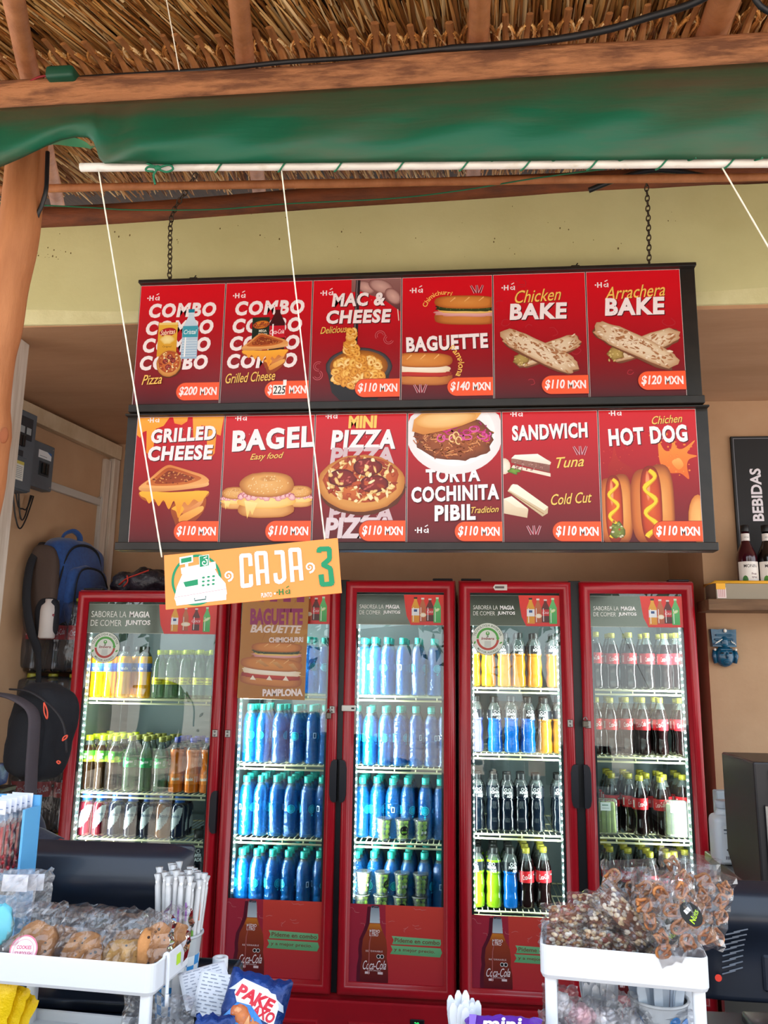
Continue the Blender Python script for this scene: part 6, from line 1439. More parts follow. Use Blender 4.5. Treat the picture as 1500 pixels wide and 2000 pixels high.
m.add(vs, [tuple(range(n)), tuple(range(2 * n - 1, n - 1, -1))] + [(i, n + i, n + (i + 1) % n, (i + 1) % n) for i in range(n)])
cb_ = m.build('body', cm, t); bm_ = cb_.modifiers.new('soft', 'BEVEL'); bm_.width = .006; bm_.segments = 2
m = MB(); m.box((xL + .22, 2.556, zt + hgt - .095), (.36, .012, .15), 0, .012, seg=3); hd = m.build('bean_hopper', M('smoked', '#15151a', .15, coat=.5), t); m = MB(); m.lathe([(.055, 0), (.06, .004), (.05, .006)], 28, 0, T(xL + .24, 2.549, zt + hgt - .10) @ RX(90)); m.build('dial', cm, hd)
m = MB(); m.box((xL + .22, 2.555, zt + hgt * .36), (.36, .010, hgt * .60), 0, .004); dp = m.build('front_door', M('door_black', '#10131c', .25, coat=.4), t)
for k in range(2): m = MB(); m.tube([(xL + .07, 2.546, zt + hgt * .48 - .022 * k), (xL + .11, 2.543, zt + hgt * .48 - .022 * k)], .004, 8); m.build('spout', steel, dp)
m = MB(); m.box((xL + .026, 2.553, zt + hgt * .40), (.008, .008, hgt * .55), 0, .002); m.build('chrome_strip', steel, t)
q = U(1424, 1640, 2.98); jb = Vector((q.x + .01, 2.98, zt))
t = thing('jug', 'white chemical jug with a hazard label behind the coffee machine', 'jug', tuple(jb)); hj = U(1424, 1572, 2.98).z - zt
jm = M('jug_plastic', '#d5dbe2', .4, sss=.1)
m = MB(); m.box((jb.x, 2.98, zt + hj * .42), (.13, .10, hj * .84), 0, .022, seg=3); m.lathe([(.032, hj * .82), (.026, hj * .90), (.022, hj * .95)], 18, 0, T(jb.x - .02, 2.98, zt)); m.tube(smoothpath([(jb.x + .05, 2.98, zt + hj * .8), (jb.x + .055, 2.98, zt + hj * .95), (jb.x + .02, 2.98, zt + hj * .98), (jb.x - .01, 2.98, zt + hj * .9)], 5), .009, 8); m.build('jug_body', jm, t)
m = MB(); m.lathe([(.028, hj * .95), (.029, hj * .96), (.029, hj * 1.06), (.026, hj * 1.08)], 18, 0, T(jb.x - .02, 2.98, zt)); m.build('cap', M('jug_cap', '#b9c2cc', .4), t)
A = Art(12); A.rect(0, 0, 96, hj * 620, '#e9edf2'); hl = hj * 620; A.rect(8, hl - 16, 40, hl - 11, '#5a6470'); A.rect(48, hl - 18, 84, hl - 9, '#2c3844'); A.rect(8, hl - 26, 70, hl - 23, '#8a949e')
cxq, cyq = 30, hl * .34; A.poly([(cxq, cyq - 17), (cxq + 17, cyq), (cxq, cyq + 17), (cxq - 17, cyq)], '#4a3c4c'); A.poly([(cxq, cyq - 13.5), (cxq + 13.5, cyq), (cxq, cyq + 13.5), (cxq - 13.5, cyq)], '#e9edf2'); A.stroke([(cxq - 6, cyq - 2), (cxq + 6, cyq + 1)], 3, '#3a3040'); A.blob(cxq + 3, cyq + 3, 3, 2, '#3a3040', n=8)
for k in range(9): A.rect(10 + 5 * k, hl * .08, 12.5 + 5 * k, hl * .17, '#20242c')
A.blob(76, hl * .12, 6, 6, '#243c8c', n=12); A.build('label', PRINTM, T(jb.x - .048, 2.9298, zt + hj * .06), t)
m = MB(); q = U(1406, 1552, 3.28); m.box((q.x + .005, 3.28, zt + (q.z - zt) / 2 + .008), (.05, .05, q.z - zt + .016), 0, .004); tag(m.build('carton', M('pale_carton', '#a9b2b8', .6)), 'narrow pale carton standing behind the white jug', 'carton')
# wall-hugging table reaches under the carton
m = MB(); m.box((1.25, 3.28, zt / 2), (.6, .10, zt - .002)); tag(m.build('steel_ledge', steel), 'steel ledge against the wall behind the jug', 'ledge')

# ---------------------------------------------------------------- seated cashier behind the left screen
skin = M('skin', '#8d5236', .5, sss=.1, col2='#7f472e', nscale=12); navy_c = M('navy_cloth', '#151c33', .85, bump=.15, bscale=120, sheen=.2); shirt = M('shirt_cloth', '#2a2f3a', .85, bump=.15, bscale=90); trous = M('trousers_cloth', '#30323a', .85)
PX, PY = U(-52, 1640, 2.32).x, 2.42
topz = U(95, 1576, 2.32).z
def skinned(name, verts, edges, radii, mat, parent, sub=2):
    me = bpy.data.meshes.new(name); me.from_pydata([tuple(v) for v in verts], edges, []); me.materials.append(mat)
    o = bpy.data.objects.new(name, me); COL.objects.link(o)
    if parent is not None: o.parent = parent
    md = o.modifiers.new('skin', 'SKIN'); md.use_smooth_shade = True
    lay = me.skin_vertices[0].data if me.skin_vertices else None
    if lay is None:
        bm = bmesh.new(); bm.from_mesh(me); bm.verts.layers.skin.verify(); bm.to_mesh(me); bm.free(); lay = me.skin_vertices[0].data
    for i, r in enumerate(radii): lay[i].radius = r if isinstance(r, tuple) else (r, r)
    lay[0].use_root = True
    s_ = o.modifiers.new('sub', 'SUBSURF'); s_.levels = sub; s_.render_levels = sub
    return o
t = thing('person', 'seated person in a navy cap bending down behind the left screen', 'person', (PX, PY, 0))
hz = topz - .115                                    # head centre height
V = [(0, .06, .50), (.03, .04, .66), (.05, 0, .82), (.07, -.03, hz - .23), (.075, -.04, hz - .135), (.08, -.05, hz - .06),
     (-.06, -.06, hz - .26), (-.10, -.10, hz - .44), (.04, -.18, hz - .50), (.19, .05, hz - .26), (.25, -.04, hz - .42), (.18, -.15, hz - .50),
     (-.06, .0, .48), (-.10, -.36, .50), (-.10, -.34, .10), (-.10, -.44, .05), (.10, .05, .48), (.16, -.30, .50), (.16, -.28, .10), (.16, -.38, .05)]
E_ = [(0, 1), (1, 2), (2, 3), (3, 4), (4, 5), (3, 6), (6, 7), (7, 8), (3, 9), (9, 10), (10, 11), (0, 12), (12, 13), (13, 14), (14, 15), (0, 16), (16, 17), (17, 18), (18, 19)]
RR = [.13, .125, .13, .11, .055, .05, .055, .043, .03, .055, .043, .03, .085, .062, .045, .038, .085, .062, .045, .038]
body = skinned('body', V, E_, RR, shirt, t)
HM = T(PX + .085, PY - .055, hz) @ RZ(74) @ RX(-2)           # face looks right and down
m = MB(); m.ball((0, 0, 0), (.074, .094, .112), 24, 18, 0, HM, lambda d: 1 - .14 * max(0, -d.z) ** 2 * (1 if d.y < 0 else .3) + .03 * max(0, -d.y))
m.ball((0, -.098, -.018), (.015, .020, .020), 12, 8, 0, HM); m.ball((0, -.084, -.060), (.026, .012, .008), 12, 8, 0, HM); m.ball((0, -.080, -.100), (.030, .020, .018), 12, 8, 0, HM)
for s_ in (-1, 1): m.ball((s_ * .076, .005, -.015), (.010, .020, .030), 12, 8, 0, HM)
m.tube([HM @ Vector((0, .02, -.08)), HM @ Vector((0, .05, -.15))], [.052, .055], 14, 0); hd = m.build('head', skin, t)
for s_ in (-1, 1): m = MB(); m.ball((s_ * .031, -.086, .012), (.013, .008, .007), 10, 8, 0, HM); m.build('eye', M('eye_dark', '#1a1210', .2), hd)
m = MB(); m.ball((0, .012, .0), (.079, .092, .105), 20, 14, 0, HM @ T(0, .006, -.004), lambda d: 1 if d.z > -.35 and d.y > -.2 else .86); m.build('hair', M('black_hair', '#0f0d0e', .6), t)
m = MB(); m.ball((0, 0, .022), (.086, .106, .100), 26, 16, 0, HM, lambda d: 1 if d.z > -.05 else .80); 
def brim(u, v):
    a = -1.15 + 2.3 * u; r = .100 + .085 * v * cos(a * .9); return HM @ Vector((.086 * sin(a) * (1 + .1 * v), -r * cos(a) * .98 + .0, .052 - .026 * v * cos(a) - .030 * abs(sin(a))))
m.sheet(brim, 20, 6); cp = m.build('cap', navy_c, t); md = cp.modifiers.new('thick', 'SOLIDIFY'); md.thickness = .003
for s_, root in ((-1, (PX + .04, PY - .18, hz - .50)), (1, (PX + .18, PY - .15, hz - .50))):
    m = MB(); r0 = Vector(root); dr = Vector((.35 * -s_, -1, -.25)).normalized(); m.ball(r0 + dr * .05, (.036, .045, .018), 14, 10)
    for k in range(4):
        o = Vector((-.027 + .018 * k, 0, 0)); L = (.062, .072, .068, .055)[k]; p0 = r0 + dr * .085 + o; m.tube([p0 - dr * .02, p0 + dr * L * .4 + Vector((0, 0, .002)), p0 + dr * L * .75 + Vector((0, 0, -.012)), p0 + dr * L * .9 + Vector((0, 0, -.03))], [.009, .0088, .008, .0065], 8)
    p0 = r0 + dr * .03 + Vector((-s_ * -.034, 0, 0)); m.tube([p0, p0 + dr * .03 + Vector((s_ * .02, 0, -.004)), p0 + dr * .055 + Vector((s_ * .022, 0, -.016))], [.011, .010, .0085], 8)
    m.build('hand', skin, t)
t = thing('stool', 'low black stool under the seated person', 'stool', (PX + .02, PY + .05, 0))
m = MB(); m.lathe([(.16, .355), (.165, .36), (.165, .385), (.155, .39)], 26, 0, T(PX + .02, PY + .05, 0)); m.build('seat', black_pl, t)
for k in range(4): a = pi / 4 + pi / 2 * k; m = MB(); m.tube([(PX + .02 + .12 * cos(a), PY + .05 + .12 * sin(a), .355), (PX + .02 + .16 * cos(a), PY + .05 + .16 * sin(a), 0)], .013, 8); m.build('leg', steel, t)
# ---------------------------------------------------------------- counter
CZ = H - .70
lam = M('counter_top', '#1f2a3d', .35, col2='#1a2436', nscale=6)
m = MB(); m.box((.2, 1.35, CZ - .02), (4.2, .74, .04), 0, .006); m.box((-.78, 1.835, CZ - .02), (.74, .23, .04), 0, .006); m.box((1.32, 1.835, CZ - .02), (1.96, .23, .04), 0, .006); ct = tag(m.build('counter', lam), 'dark blue service counter along the front of the stall', 'counter')
m = MB(); m.box((.2, 1.12, (CZ - .041) / 2), (4.0, .06, CZ - .043)); m.build('front_panel', M('counter_front', '#3b4048', .6), ct)
m = MB(); m.box((.2, 1.68, (CZ - .041) / 2), (4.0, .04, CZ - .043)); m.build('back_panel', M('counter_back', '#2a2e36', .6), ct)
cart_m = M('cart_white', '#e2e5ea', .35, spec=.5)

def tray_stand(name, label, FL, FR, depth):
    """Two tier white tray rack. FL, FR: rim corners nearest the viewer."""
    FL = Vector(FL); FR = Vector(FR); zr_ = (FL.z + FR.z) / 2; d = Vector((FR.x - FL.x, FR.y - FL.y, 0)); W_ = d.length; d.normalize()
    mx = Matrix(((d.x, -d.y, 0, FL.x), (d.y, d.x, 0, FL.y), (0, 0, 1, zr_), (0, 0, 0, 1)))
    t = thing(name, label, 'tray stand', (FL.x, FL.y, CZ)); hgt = zr_ - CZ - .001
    def tray(z, nm, hh=.052):
        m = MB(); th = .0035
        def ringpts(ins, r):
            o = []
            for cx, cy, a0 in ((W_ - r, depth - r, 0), (r, depth - r, 90), (r, r, 180), (W_ - r, r, 270)):
                for k in range(6): a = radians(a0 + 90 * k / 5); o.append((cx + (r - ins) * cos(a), cy + (r - ins) * sin(a)))
            return o
        o0 = ringpts(0, .016); n = len(o0); R0 = [(p, z) for p in ((ringpts(0, .016)),)]
        lv = [(ringpts(.003, .016), z - hh), (ringpts(0, .016), z - hh + .006), (ringpts(0, .016), z - .002), (ringpts(.002, .016), z), (ringpts(.0045, .016), z - .002), (ringpts(.006, .016), z - hh + .012)]
        vs = []; fs = []
        for P, zz in lv: vs += [(p[0], p[1], zz) for p in P]
        for i in range(len(lv) - 1):
            for k in range(n): fs.append((i * n + k, i * n + (k + 1) % n, (i + 1) * n + (k + 1) % n, (i + 1) * n + k))
        fs.append(tuple(range(n - 1, -1, -1))); fs.append(tuple((len(lv) - 1) * n + k for k in range(n)))
        m.add(vs, fs, 0, False, mx); return m.build(nm, cart_m, t)
    tray(0, 'upper_tray'); tray(-hgt + .034, 'lower_tray', .030)
    for x in (.017, W_ - .017):
        for y in (.015, depth - .015):
            m = MB(); m.box((x, y, (-.050 - hgt) / 2), (.020, .016, hgt - .050), 0, .004, mx, 2); m.build('leg', cart_m, t)
    return t, mx, W_, hgt
def UZ(px, py, z):
    d = _r * ((px - 750) / F) - _u * ((py - 1000) / F) + _f; k = (z - H) / d.z; return Vector((d.x * k, d.y * k, z))
YR = 1.50
RFL, RFR = U(1054, 1846, YR), U(1385, 1872, YR * .978)
rs, RM, RW, RH = tray_stand('tray_stand', 'white two tier tray stand piled with nut bars and pretzels', RFL, RFR, .145)
LFL, LFR = U(-36, 1857, YR * 1.015), U(301, 1886, YR * .998)
ls, LM, LW, LH = tray_stand('tray_stand', 'white two tier tray stand of wrapped cookies beside the straws', LFL, LFR, .165)
m = MB(); hx = LM @ Vector((LW + .004, .045, 0)); hk = [hx + Vector(p) for p in ((-.006, 0, -.004), (-.004, 0, .003), (.002, 0, .002), (.003, 0, -.03), (.004, -.003, -.060), (.010, -.016, -.074), (.014, -.030, -.064), (.015, -.032, -.050))]
m.tube(smoothpath(hk, 5), .0035, 8); tag(m.build('hook', cart_m), 'white plastic hook clipped to the end of the cookie tray', 'hook')
m = MB(); m.box((LW + .0009, .105, -.022), (.0012, .016, .018), 0, 0, LM); m.build('price_tag', M('neon_tag', '#b9e02c', .5), ls)

# clear film bags
bag_film = clear('bag_film', '#fdfdfe', '#f6f7fa', .03, 2.1, .06, .12, 40, brough=.25)
bag_film2 = clear('cloudy_film', '#fbfbfc', '#f6f5fa', .08, 1.8, .08, .15, 40, brough=.25)
def pillow(m, w_, h_, d_, seed, mx, mat=0, n=16, amp=.16, crimp=.0, pw=4, smooth=True):
    for sg in (-1, 1):
        def f(u, v):
            x, z = 2 * u - 1, 2 * v - 1; e = max(0, (1 - abs(x) ** pw)) ** .6 * max(0, (1 - abs(z) ** pw)) ** .6
            nn = noise.noise(Vector((x * 2.6 + seed, z * 2.6, sg * 3))) + .5 * noise.noise(Vector((x * 7 + seed, z * 7, sg)))
            y = sg * d_ / 2 * e * (1 + amp * 2 * nn) + amp * d_ * .12 * noise.noise(Vector((x * 9 + seed, z * 5, 0)))
            if not smooth: y += d_ * .17 * e * noise.noise(Vector((x * 4.5 + seed, z * 3.5 + x * 2, sg * 7))) + d_ * .05 * noise.noise(Vector((x * 9 + seed, z * 8, sg * 2)))
            px_ = x * w_ / 2 * (1 - .05 * e) + .006 * noise.noise(Vector((z * 4 + seed, 1, 2))) ; pz = z * h_ / 2 * (1 - .04 * e) + .007 * noise.noise(Vector((x * 4 + seed, 5, 2)))
            return mx @ Vector((px_, y, pz))
        m.sheet(f, n, n, mat, smooth)
cook_m = M('cookie', '#d3965a', .85, col2='#ad7138', nscale=28, bump=.6, bscale=45); cook_y = M('yellow_cookie', '#e6b566', .85, col2='#c98f42', nscale=22, bump=.5, bscale=40); choc = M('chocolate', '#35190f', .5); cook_d = M('brown_cookie', '#c98d56', .85, col2='#9f6735', nscale=22, bump=.5, bscale=40)
def at(Mx, x, y, z): return Mx @ Vector((x, y, z))
def cookie(m, c, r, th, mx, chips=0, sd=0):
    rr = random.Random(sd); m.lathe([(r * .9, -th / 2), (r, 0), (r * .93, th * .35), (r * .6, th / 2), (.001, th * .55)], 22, 0, mx, None, True, lambda q, z: 1 + .05 * sin(q * 5 + sd) + .03 * sin(q * 9), True, False)
    for _ in range(chips):
        a, q = rr.uniform(0, 6.28), r * .8 * sqrt(rr.random()); m.ball((q * cos(a), q * sin(a), th * .40), (r * .085, r * .07, r * .06), 8, 6, 1, mx)
def pack(label, px, py, z0, w_, h_, d_, tilt, yaw, seed, group, contents, film=bag_film, cat='snack bag', name='snack_bag', yoff=.06, roll=0):
    """A film bag whose lower middle stands at a photo pixel, Z0 above the stand's tray; contents(t, mx) fills it."""
    base = UZ(px, py, z0) if yoff is None else U(px, py, yoff)
    mx = T(*base) @ RZ(yaw) @ RX(-tilt) @ RY(roll) @ T(0, 0, h_ / 2)
    t = thing(name, label, cat, tuple(base), group); contents(t, mx)
    m = MB(); pillow(m, w_, h_, d_, seed, mx, n=13, pw=8, smooth=False); m.build('film', film, t); return t
GC = 'wrapped cookies on the white tray stand'
def c_big(t, mx): m = MB(); cookie(m, 0, .040, .016, mx @ T(-.0, -.006, -.022) @ RX(72), 6, 3); m.build('cookie', [cook_m, choc], t)
def c_pink(t, mx):
    m = MB(); cookie(m, 0, .044, .018, mx @ T(.004, .004, -.018) @ RX(72), 5, 5); m.build('cookie', [cook_d, choc], t)
    A = Art(21); A.blob(0, 0, 38, 38, '#d87a92', n=36); A.blob(0, 0, 34, 34, '#f7dde4', n=36); A.arc(0, 0, 27, 0, 360, 1.2, '#d87a92', 30); A.text('COOKIES', 0, 8, 40, 9, '#c2446a', .03); A.text('SOURDOUGH', 0, -6, 46, 8, '#c2446a', .03); A.rect(-18, -18, 18, -16, '#d87a92')
    A.build('round_label', PRINTM, mx @ T(.0, -.030, -.022) @ RX(-8) @ SCL(.68), t)
def c_yel(t, mx):
    for k in range(2): m = MB(); cookie(m, 0, .033, .020, mx @ T(-.016 + .034 * k, -.004, -.022) @ RZ(-14 + 26 * k) @ RX(70), 4, 9 + k); m.build('cookie', [cook_y, choc], t)
def c_chip(t, mx):
    m = MB(); cookie(m, 0, .040, .016, mx @ T(0, 0, -.006) @ RZ(78) @ RX(84), 9, 14); m.build('cookie', [cook_d, choc], t)
zt0 = RM.translation.z; zl0 = LM.translation.z
pack('clear bag with a cookie and a round pink label, leftmost on the cookie tray', 52, 1896, 0, .115, .115, .05, 12, 4, 1, GC, c_pink, yoff=1.555)
pack('clear bag with one large golden cookie in the middle of the cookie tray', 155, 1902, 0, .115, .110, .045, 14, -4, 2, GC, c_big, yoff=1.56)
pack('clear bag with two yellow cookies side by side on the cookie tray', 243, 1908, 0, .095, .105, .045, 12, 6, 3, GC, c_yel, yoff=1.56)
pack('clear bag with a chocolate chip cookie standing on edge at the tray corner', 296, 1904, 0, .060, .105, .045, 8, -24, 4, GC, c_chip, yoff=1.565)
pack('clear bag with a plain cookie next to the wrapped straws', 335, 1882, 0, .055, .100, .040, 8, -26, 5, GC, lambda t, mx: (lambda m: (cookie(m, 0, .034, .018, mx @ T(0, 0, -.012) @ RZ(76) @ RX(82), 3, 17), m.build('cookie', [cook_d, choc], t)))(MB()), yoff=1.625)
pack('large clear bag of cookies lying behind the pink label bag', 105, 1884, 0, .13, .105, .05, 20, 10, 6, GC, lambda t, mx: (lambda m: (cookie(m, 0, .040, .016, mx @ T(0, 0, -.02) @ RX(70), 4, 23), m.build('cookie', [cook_d, choc], t)))(MB()), yoff=1.62)
pack('large clear bag of cookies lying behind the yellow cookies', 210, 1890, 0, .14, .105, .05, 20, -8, 7, GC, lambda t, mx: (lambda m: (cookie(m, 0, .040, .016, mx @ T(.03, 0, -.02) @ RX(70), 4, 27), m.build('cookie', [cook_m, choc], t)))(MB()), yoff=1.62)

# straws in the checkered cup
cupc = U(344, 1905, 1.715); cupx, cupy = cupc.x, 1.715; rimz = U(345, 1836, 1.67).z
cup_film = clear('cup_plastic', '#eef1f4', '#e8ecf0', .55, 1.2, .1); chk_b = M('blue_check', '#2f8fd6', .35); chk_w = M('white_check', '#dfe6ea', .35)
t = thing('straw_cup', 'tall clear cup with blue and white checks full of wrapped straws', 'cup', (cupx, cupy, CZ)); ch = rimz - CZ
m = MB(); prof = [(.034 + .013 * k / 10, ch * k / 10) for k in range(11)]; prof[0] = (.034, 0.001)
for i in range(10):
    for k in range(16):
        if i > 7: mt = 0
        else: mt = 1 + (i + k) % 2
        a0, a1 = 2 * pi * k / 16, 2 * pi * (k + 1) / 16; (r0, z0), (r1, z1) = prof[i], prof[i + 1]; b0 = len(m.v)
        for q in (0, .5, 1): a = a0 + (a1 - a0) * q; m.v += [(cupx + r0 * cos(a), cupy + r0 * sin(a), CZ + z0), (cupx + r1 * cos(a), cupy + r1 * sin(a), CZ + z1)]
        for q in (0, 1): m.f.append([b0 + 2 * q, b0 + 2 * q + 2, b0 + 2 * q + 3, b0 + 2 * q + 1]); m.m.append(mt); m.s.append(True)
m.build('cup', [cup_film, chk_b, chk_w], t)
m = MB(); m.tube([(cupx + .0475 * cos(2 * pi * k / 28), cupy + .0475 * sin(2 * pi * k / 28), rimz) for k in range(28)], .003, 8, closed=True); m.build('rim', cup_film, t)
straw_p = M('straw_paper', '#eeeef0', .5); wrapf = clear('straw_wrap', '#fbfbfd', '#ffffff', .45, 1.0, .15, .4, 60)
stz = U(340, 1705, 1.7).z
for k in range(36):
    a = k * 2.4; rr = .004 + .037 * sqrt((k + .5) / 36); bx, by = cupx + rr * .7 * cos(a), cupy + rr * .7 * sin(a); tx, ty = cupx + rr * 1.28 * cos(a) + R.uniform(-.004, .004), cupy + rr * 1.2 * sin(a)
    tz = stz + R.uniform(-.018, .010); th = thing('wrapped_straw', 'paper wrapped straw with purple print bunched in the checkered cup', 'straw', (bx, by, CZ + .004), 'wrapped straws in the checkered cup')
    m = MB(); m.tube([(bx, by, CZ + .004), ((bx + tx) / 2, (by + ty) / 2, (CZ + tz) / 2), (tx, ty, tz - .012)], .0042, 8); m.build('straw', straw_p, th)
    m = MB(); m.tube([(bx + (tx - bx) * q, by + (ty - by) * q, CZ + .004 + (tz - CZ - .004) * q) for q in (.35, .5, .65, .8, .92, .95, 1.0)], [.0060, .0064, .0060, .0066, .0064, .0044, .0080], 8, 0, True, False, True); m.build('sleeve', wrapf, th)
    q = R.uniform(.55, .8); cz = CZ + .004 + (tz - CZ) * q; m = MB(); m.box((bx + (tx - bx) * q, by + (ty - by) * q - .0068, cz), (.0040, .0008, .034))
    m.build('sleeve_print', M('sleeve_print', R.choice(('#8a3fa0', '#6ea83c', '#d07a5a')), .6), th)

# screens seen from behind
scr_m = M('screen_shell', '#161c28', .38, col2='#1a2130', nscale=5, coat=.1); slit_m = M('slit', '#06080c', .6); slit_l = M('lit_slit', '#6d7480', .4)
def screen(label, xl, xr, ztop, y0, sgn, stickers=False):
    w_ = xr - xl; xc = (xl + xr) / 2; zb = CZ + .055; h_ = ztop - zb
    t = thing('checkout_screen', label, 'screen', (xc, y0, CZ), 'checkout screens on the counter')
    m = MB()
    def f(u, v):
        # back shell: bulging top, flat lower field
        x = 2 * u - 1; q = 1 - v; zz = zb + h_ * v; ex = 1 - abs(x) ** 7
        bul = .030 + .035 * math.exp(-((v - .74) / .20) ** 2); bul *= max(0, ex) ** .5 * min(1, (q / .07)) ** .5 * min(1, (v / .04)) ** .5
        xx = xc + x * w_ / 2; return Vector((xx, y0 + .035 - bul, zz - .012 * abs(x) ** 9 * (v > .5)))
    m.sheet(f, 48, 40); m.box((xc, y0 + .043, zb + h_ / 2), (w_, .018, h_), 0, .008, seg=3); m.build('shell', scr_m, t)
    m = MB(); m.box((xc, y0 + .0525, zb + h_ / 2), (w_ - .03, .0012, h_ - .03)); m.build('display', M('display_dark', '#0a0d14', .1), t)
    m = MB(); m.box((xc - .01, y0 + .002, zb + h_ * .28), (w_ * .36, .008, h_ * .30), 0, .004); pl = m.build('mount_plate', scr_m, t)
    for dx in (-.06, .04): mm = MB(); mm.ball((xc + dx, y0 - .002, zb + h_ * .34), (.006, .003, .006), 10, 6); mm.build('screw', slit_m, pl)
    m = MB(); m.box((xc, y0 + .02, CZ + .012), (w_ * .55, .11, .022), 0, .006, seg=2); m.box((xc, y0 + .03, CZ + .05), (w_ * .3, .035, .07), 0, .006, seg=2); m.build('foot', scr_m, t)
    for sx in (-.22, .16):
        m = MB(); n = 20
        for k in range(n): m.box((xc + w_ * (sx - .10) + w_ * .20 * k / n, y0 - .0005, zb + h_ * .60), (.0028, .004, .0045))
        m.build('vent_row', slit_l, t)
    return t, xc, w_, zb, h_, m
YM = 1.80
xl, xr = U(-10, 1700, YM).x, U(366, 1700, YM).x
LS = screen('dark screen seen from behind, in front of the person in the cap', xl, xr, U(200, 1652, YM).z, YM, 1)
m = MB()
for k in range(9): a = Vector((LS[1] - LS[2] * .30 + .002 * (k % 2) * 8, YM + .0035 - .035 * math.exp(-((.16 + .045 * k - .74) / .2) ** 2), LS[3] + LS[4] * (.16 + .045 * k))); m.bar(a, a + Vector((.038, 0, .012)), .0016, .003)
m.build('vent_slits', slit_l, LS[0])
xl, xr = U(1372, 1800, YM + .02).x, U(1372, 1800, YM + .02).x + .38
RS = screen('dark screen seen from behind, right of the pretzel bags', xl, xr, U(1420, 1728, YM + .02).z, YM + .02, 1)
def shell_y(S_, x, z, y0):
    v = (z - S_[3]) / S_[4]; return y0 + .035 - (.030 + .035 * math.exp(-((v - .74) / .20) ** 2)) - .0012
for k in range(8):
    for s_ in (0, 1):
        pa, pb = U(1410 + 14 * s_, 1818 + 12 * k - 6 * s_, YM + .025), U(1436 + 14 * s_, 1811 + 12 * k - 6 * s_, YM + .025)
        pa.y = shell_y(RS, pa.x, pa.z, YM + .02); pb.y = shell_y(RS, pb.x, pb.z, YM + .02); m = MB(); m.bar(pa, pb, .0016, .0022); m.build('vent_slit', slit_l, RS[0])
q = U(1403, 1910, YM + .016); m = MB(); m.lathe([(.0068, 0), (.0066, .001)], 18, 0, T(*q) @ RX(90)); m.build('red_dot', M('red_dot', '#f0402c', .5), RS[0])
q = U(1500, 1815, YM + .012); m = MB(); m.box((q.x, q.y, q.z), (.014, .001, .030)); m.build('white_tag', straw_p, RS[0])

# candy stand at the left edge
YC = 1.685
p_tl, p_br = U(-60, 1550, YC + .02), U(61, 1722, YC + .02)
t = thing('candy_stand', 'light blue candy stand at the left edge behind the cookies', 'display stand', ((p_tl.x + p_br.x) / 2, YC + .02, p_br.z))
m = MB(); m.box(((p_tl.x + p_br.x) / 2, YC + .03, (p_tl.z + CZ) / 2), (p_br.x - p_tl.x, .006, p_tl.z - CZ)); m.box((p_br.x - .003, YC, (p_tl.z + CZ) / 2 - .01), (.005, .06, p_tl.z - CZ - .02)); m.build('back_board', M('sky_blue_card', '#5aa7dc', .5), t)
m = MB(); m.box(((p_tl.x + p_br.x) / 2, YC - .01, p_br.z - .006), (p_br.x - p_tl.x - .01, .07, .008)); m.build('ledge', black_pl, t)
candy_m = M('red_candy', '#c8182c', .25, coat=.5, sss=.1); card_m = M('white_card', '#e4e8f2', .55)
for k in range(6):
    px = -8 + 10.5 * k; top = 1565 - 3.0 * k; yy = YC - .030 + .011 * k; q = U(px, top, yy); yaw = 6
    mx = T(q.x, q.y, q.z) @ RZ(-8)
    th = thing('candy_pack', 'hanging pack of red candies with a white header card, %s from the front' % ORD[k], 'candy pack', tuple(q - Vector((0, 0, .15))), 'candy packs on the blue stand')
    m = MB(); m.box((0, 0, -.012), (.050, .0012, .028), 0, 0, mx); m.build('header_card', card_m, th)
    A = Art(30 + k); A.rect(8, 4, 24, 18, '#9db4dc'); A.rect(28, 8, 44, 10, '#7f93bd'); A.build('card_print', PRINTM, mx @ T(-.025, -.0008, -.024), th)
    mb = mx @ T(0, 0, -.084); m = MB(); pillow(m, .056, .125, .016, k * 3.1, mb, n=12, amp=.1); m.build('film', bag_film, th)
    g0 = None
    for j in range(14):
        if g0 is None: m = MB(); m.ball((0, 0, 0), (.0062, .0050, .0062), 10, 7); g0 = m.build('candy', candy_m, th, local=True); g = g0
        else: g = g0.copy(); COL.objects.link(g); g.parent = th
        g.location = mb @ Vector((-.018 + .012 * (j % 4) + R.uniform(-.002, .002), R.uniform(-.003, .003), -.050 + .014 * (j // 4) + R.uniform(-.003, .003))) - WL[th.name]; g.rotation_euler = (R.random() * 3, R.random() * 3, 0)
    m = MB(); [m.tube([mb @ Vector((-.02 + .01 * j, 0, -.05)), mb @ Vector((-.016 + .009 * j, .001, .035))], .0028, 6) for j in range(5)]; m.build('candy_string', candy_m, th)
for k, (px, py, lab) in enumerate(((20, 1792, 'clear bag with a white card behind the pink label cookie'), (52, 1790, 'clear bag with a folded card next to the left screen vents'))):
    pack(lab, px, py, 0, .085, .085, .016, 6, 4 + 10 * k, 40 + k, None, lambda t, mx: (lambda m: (m.box((0, 0, .018), (.05, .001, .03), 0, 0, mx), m.build('card', card_m, t)))(MB()), bag_film2, 'bag', 'clear_bag', 1.60 + .02 * k)
m = MB(); q = U(2, 1805, 1.55); m.ball(tuple(q), (.024, .016, .035), 16, 12, 0, None, lambda d: 1 + .2 * noise.noise(d * 3)); tag(m.build('blue_pouch', M('aqua_pouch', '#6cc4d8', .4, bump=.5)), 'light aqua pouch at the left edge of the cookie tray', 'pouch')

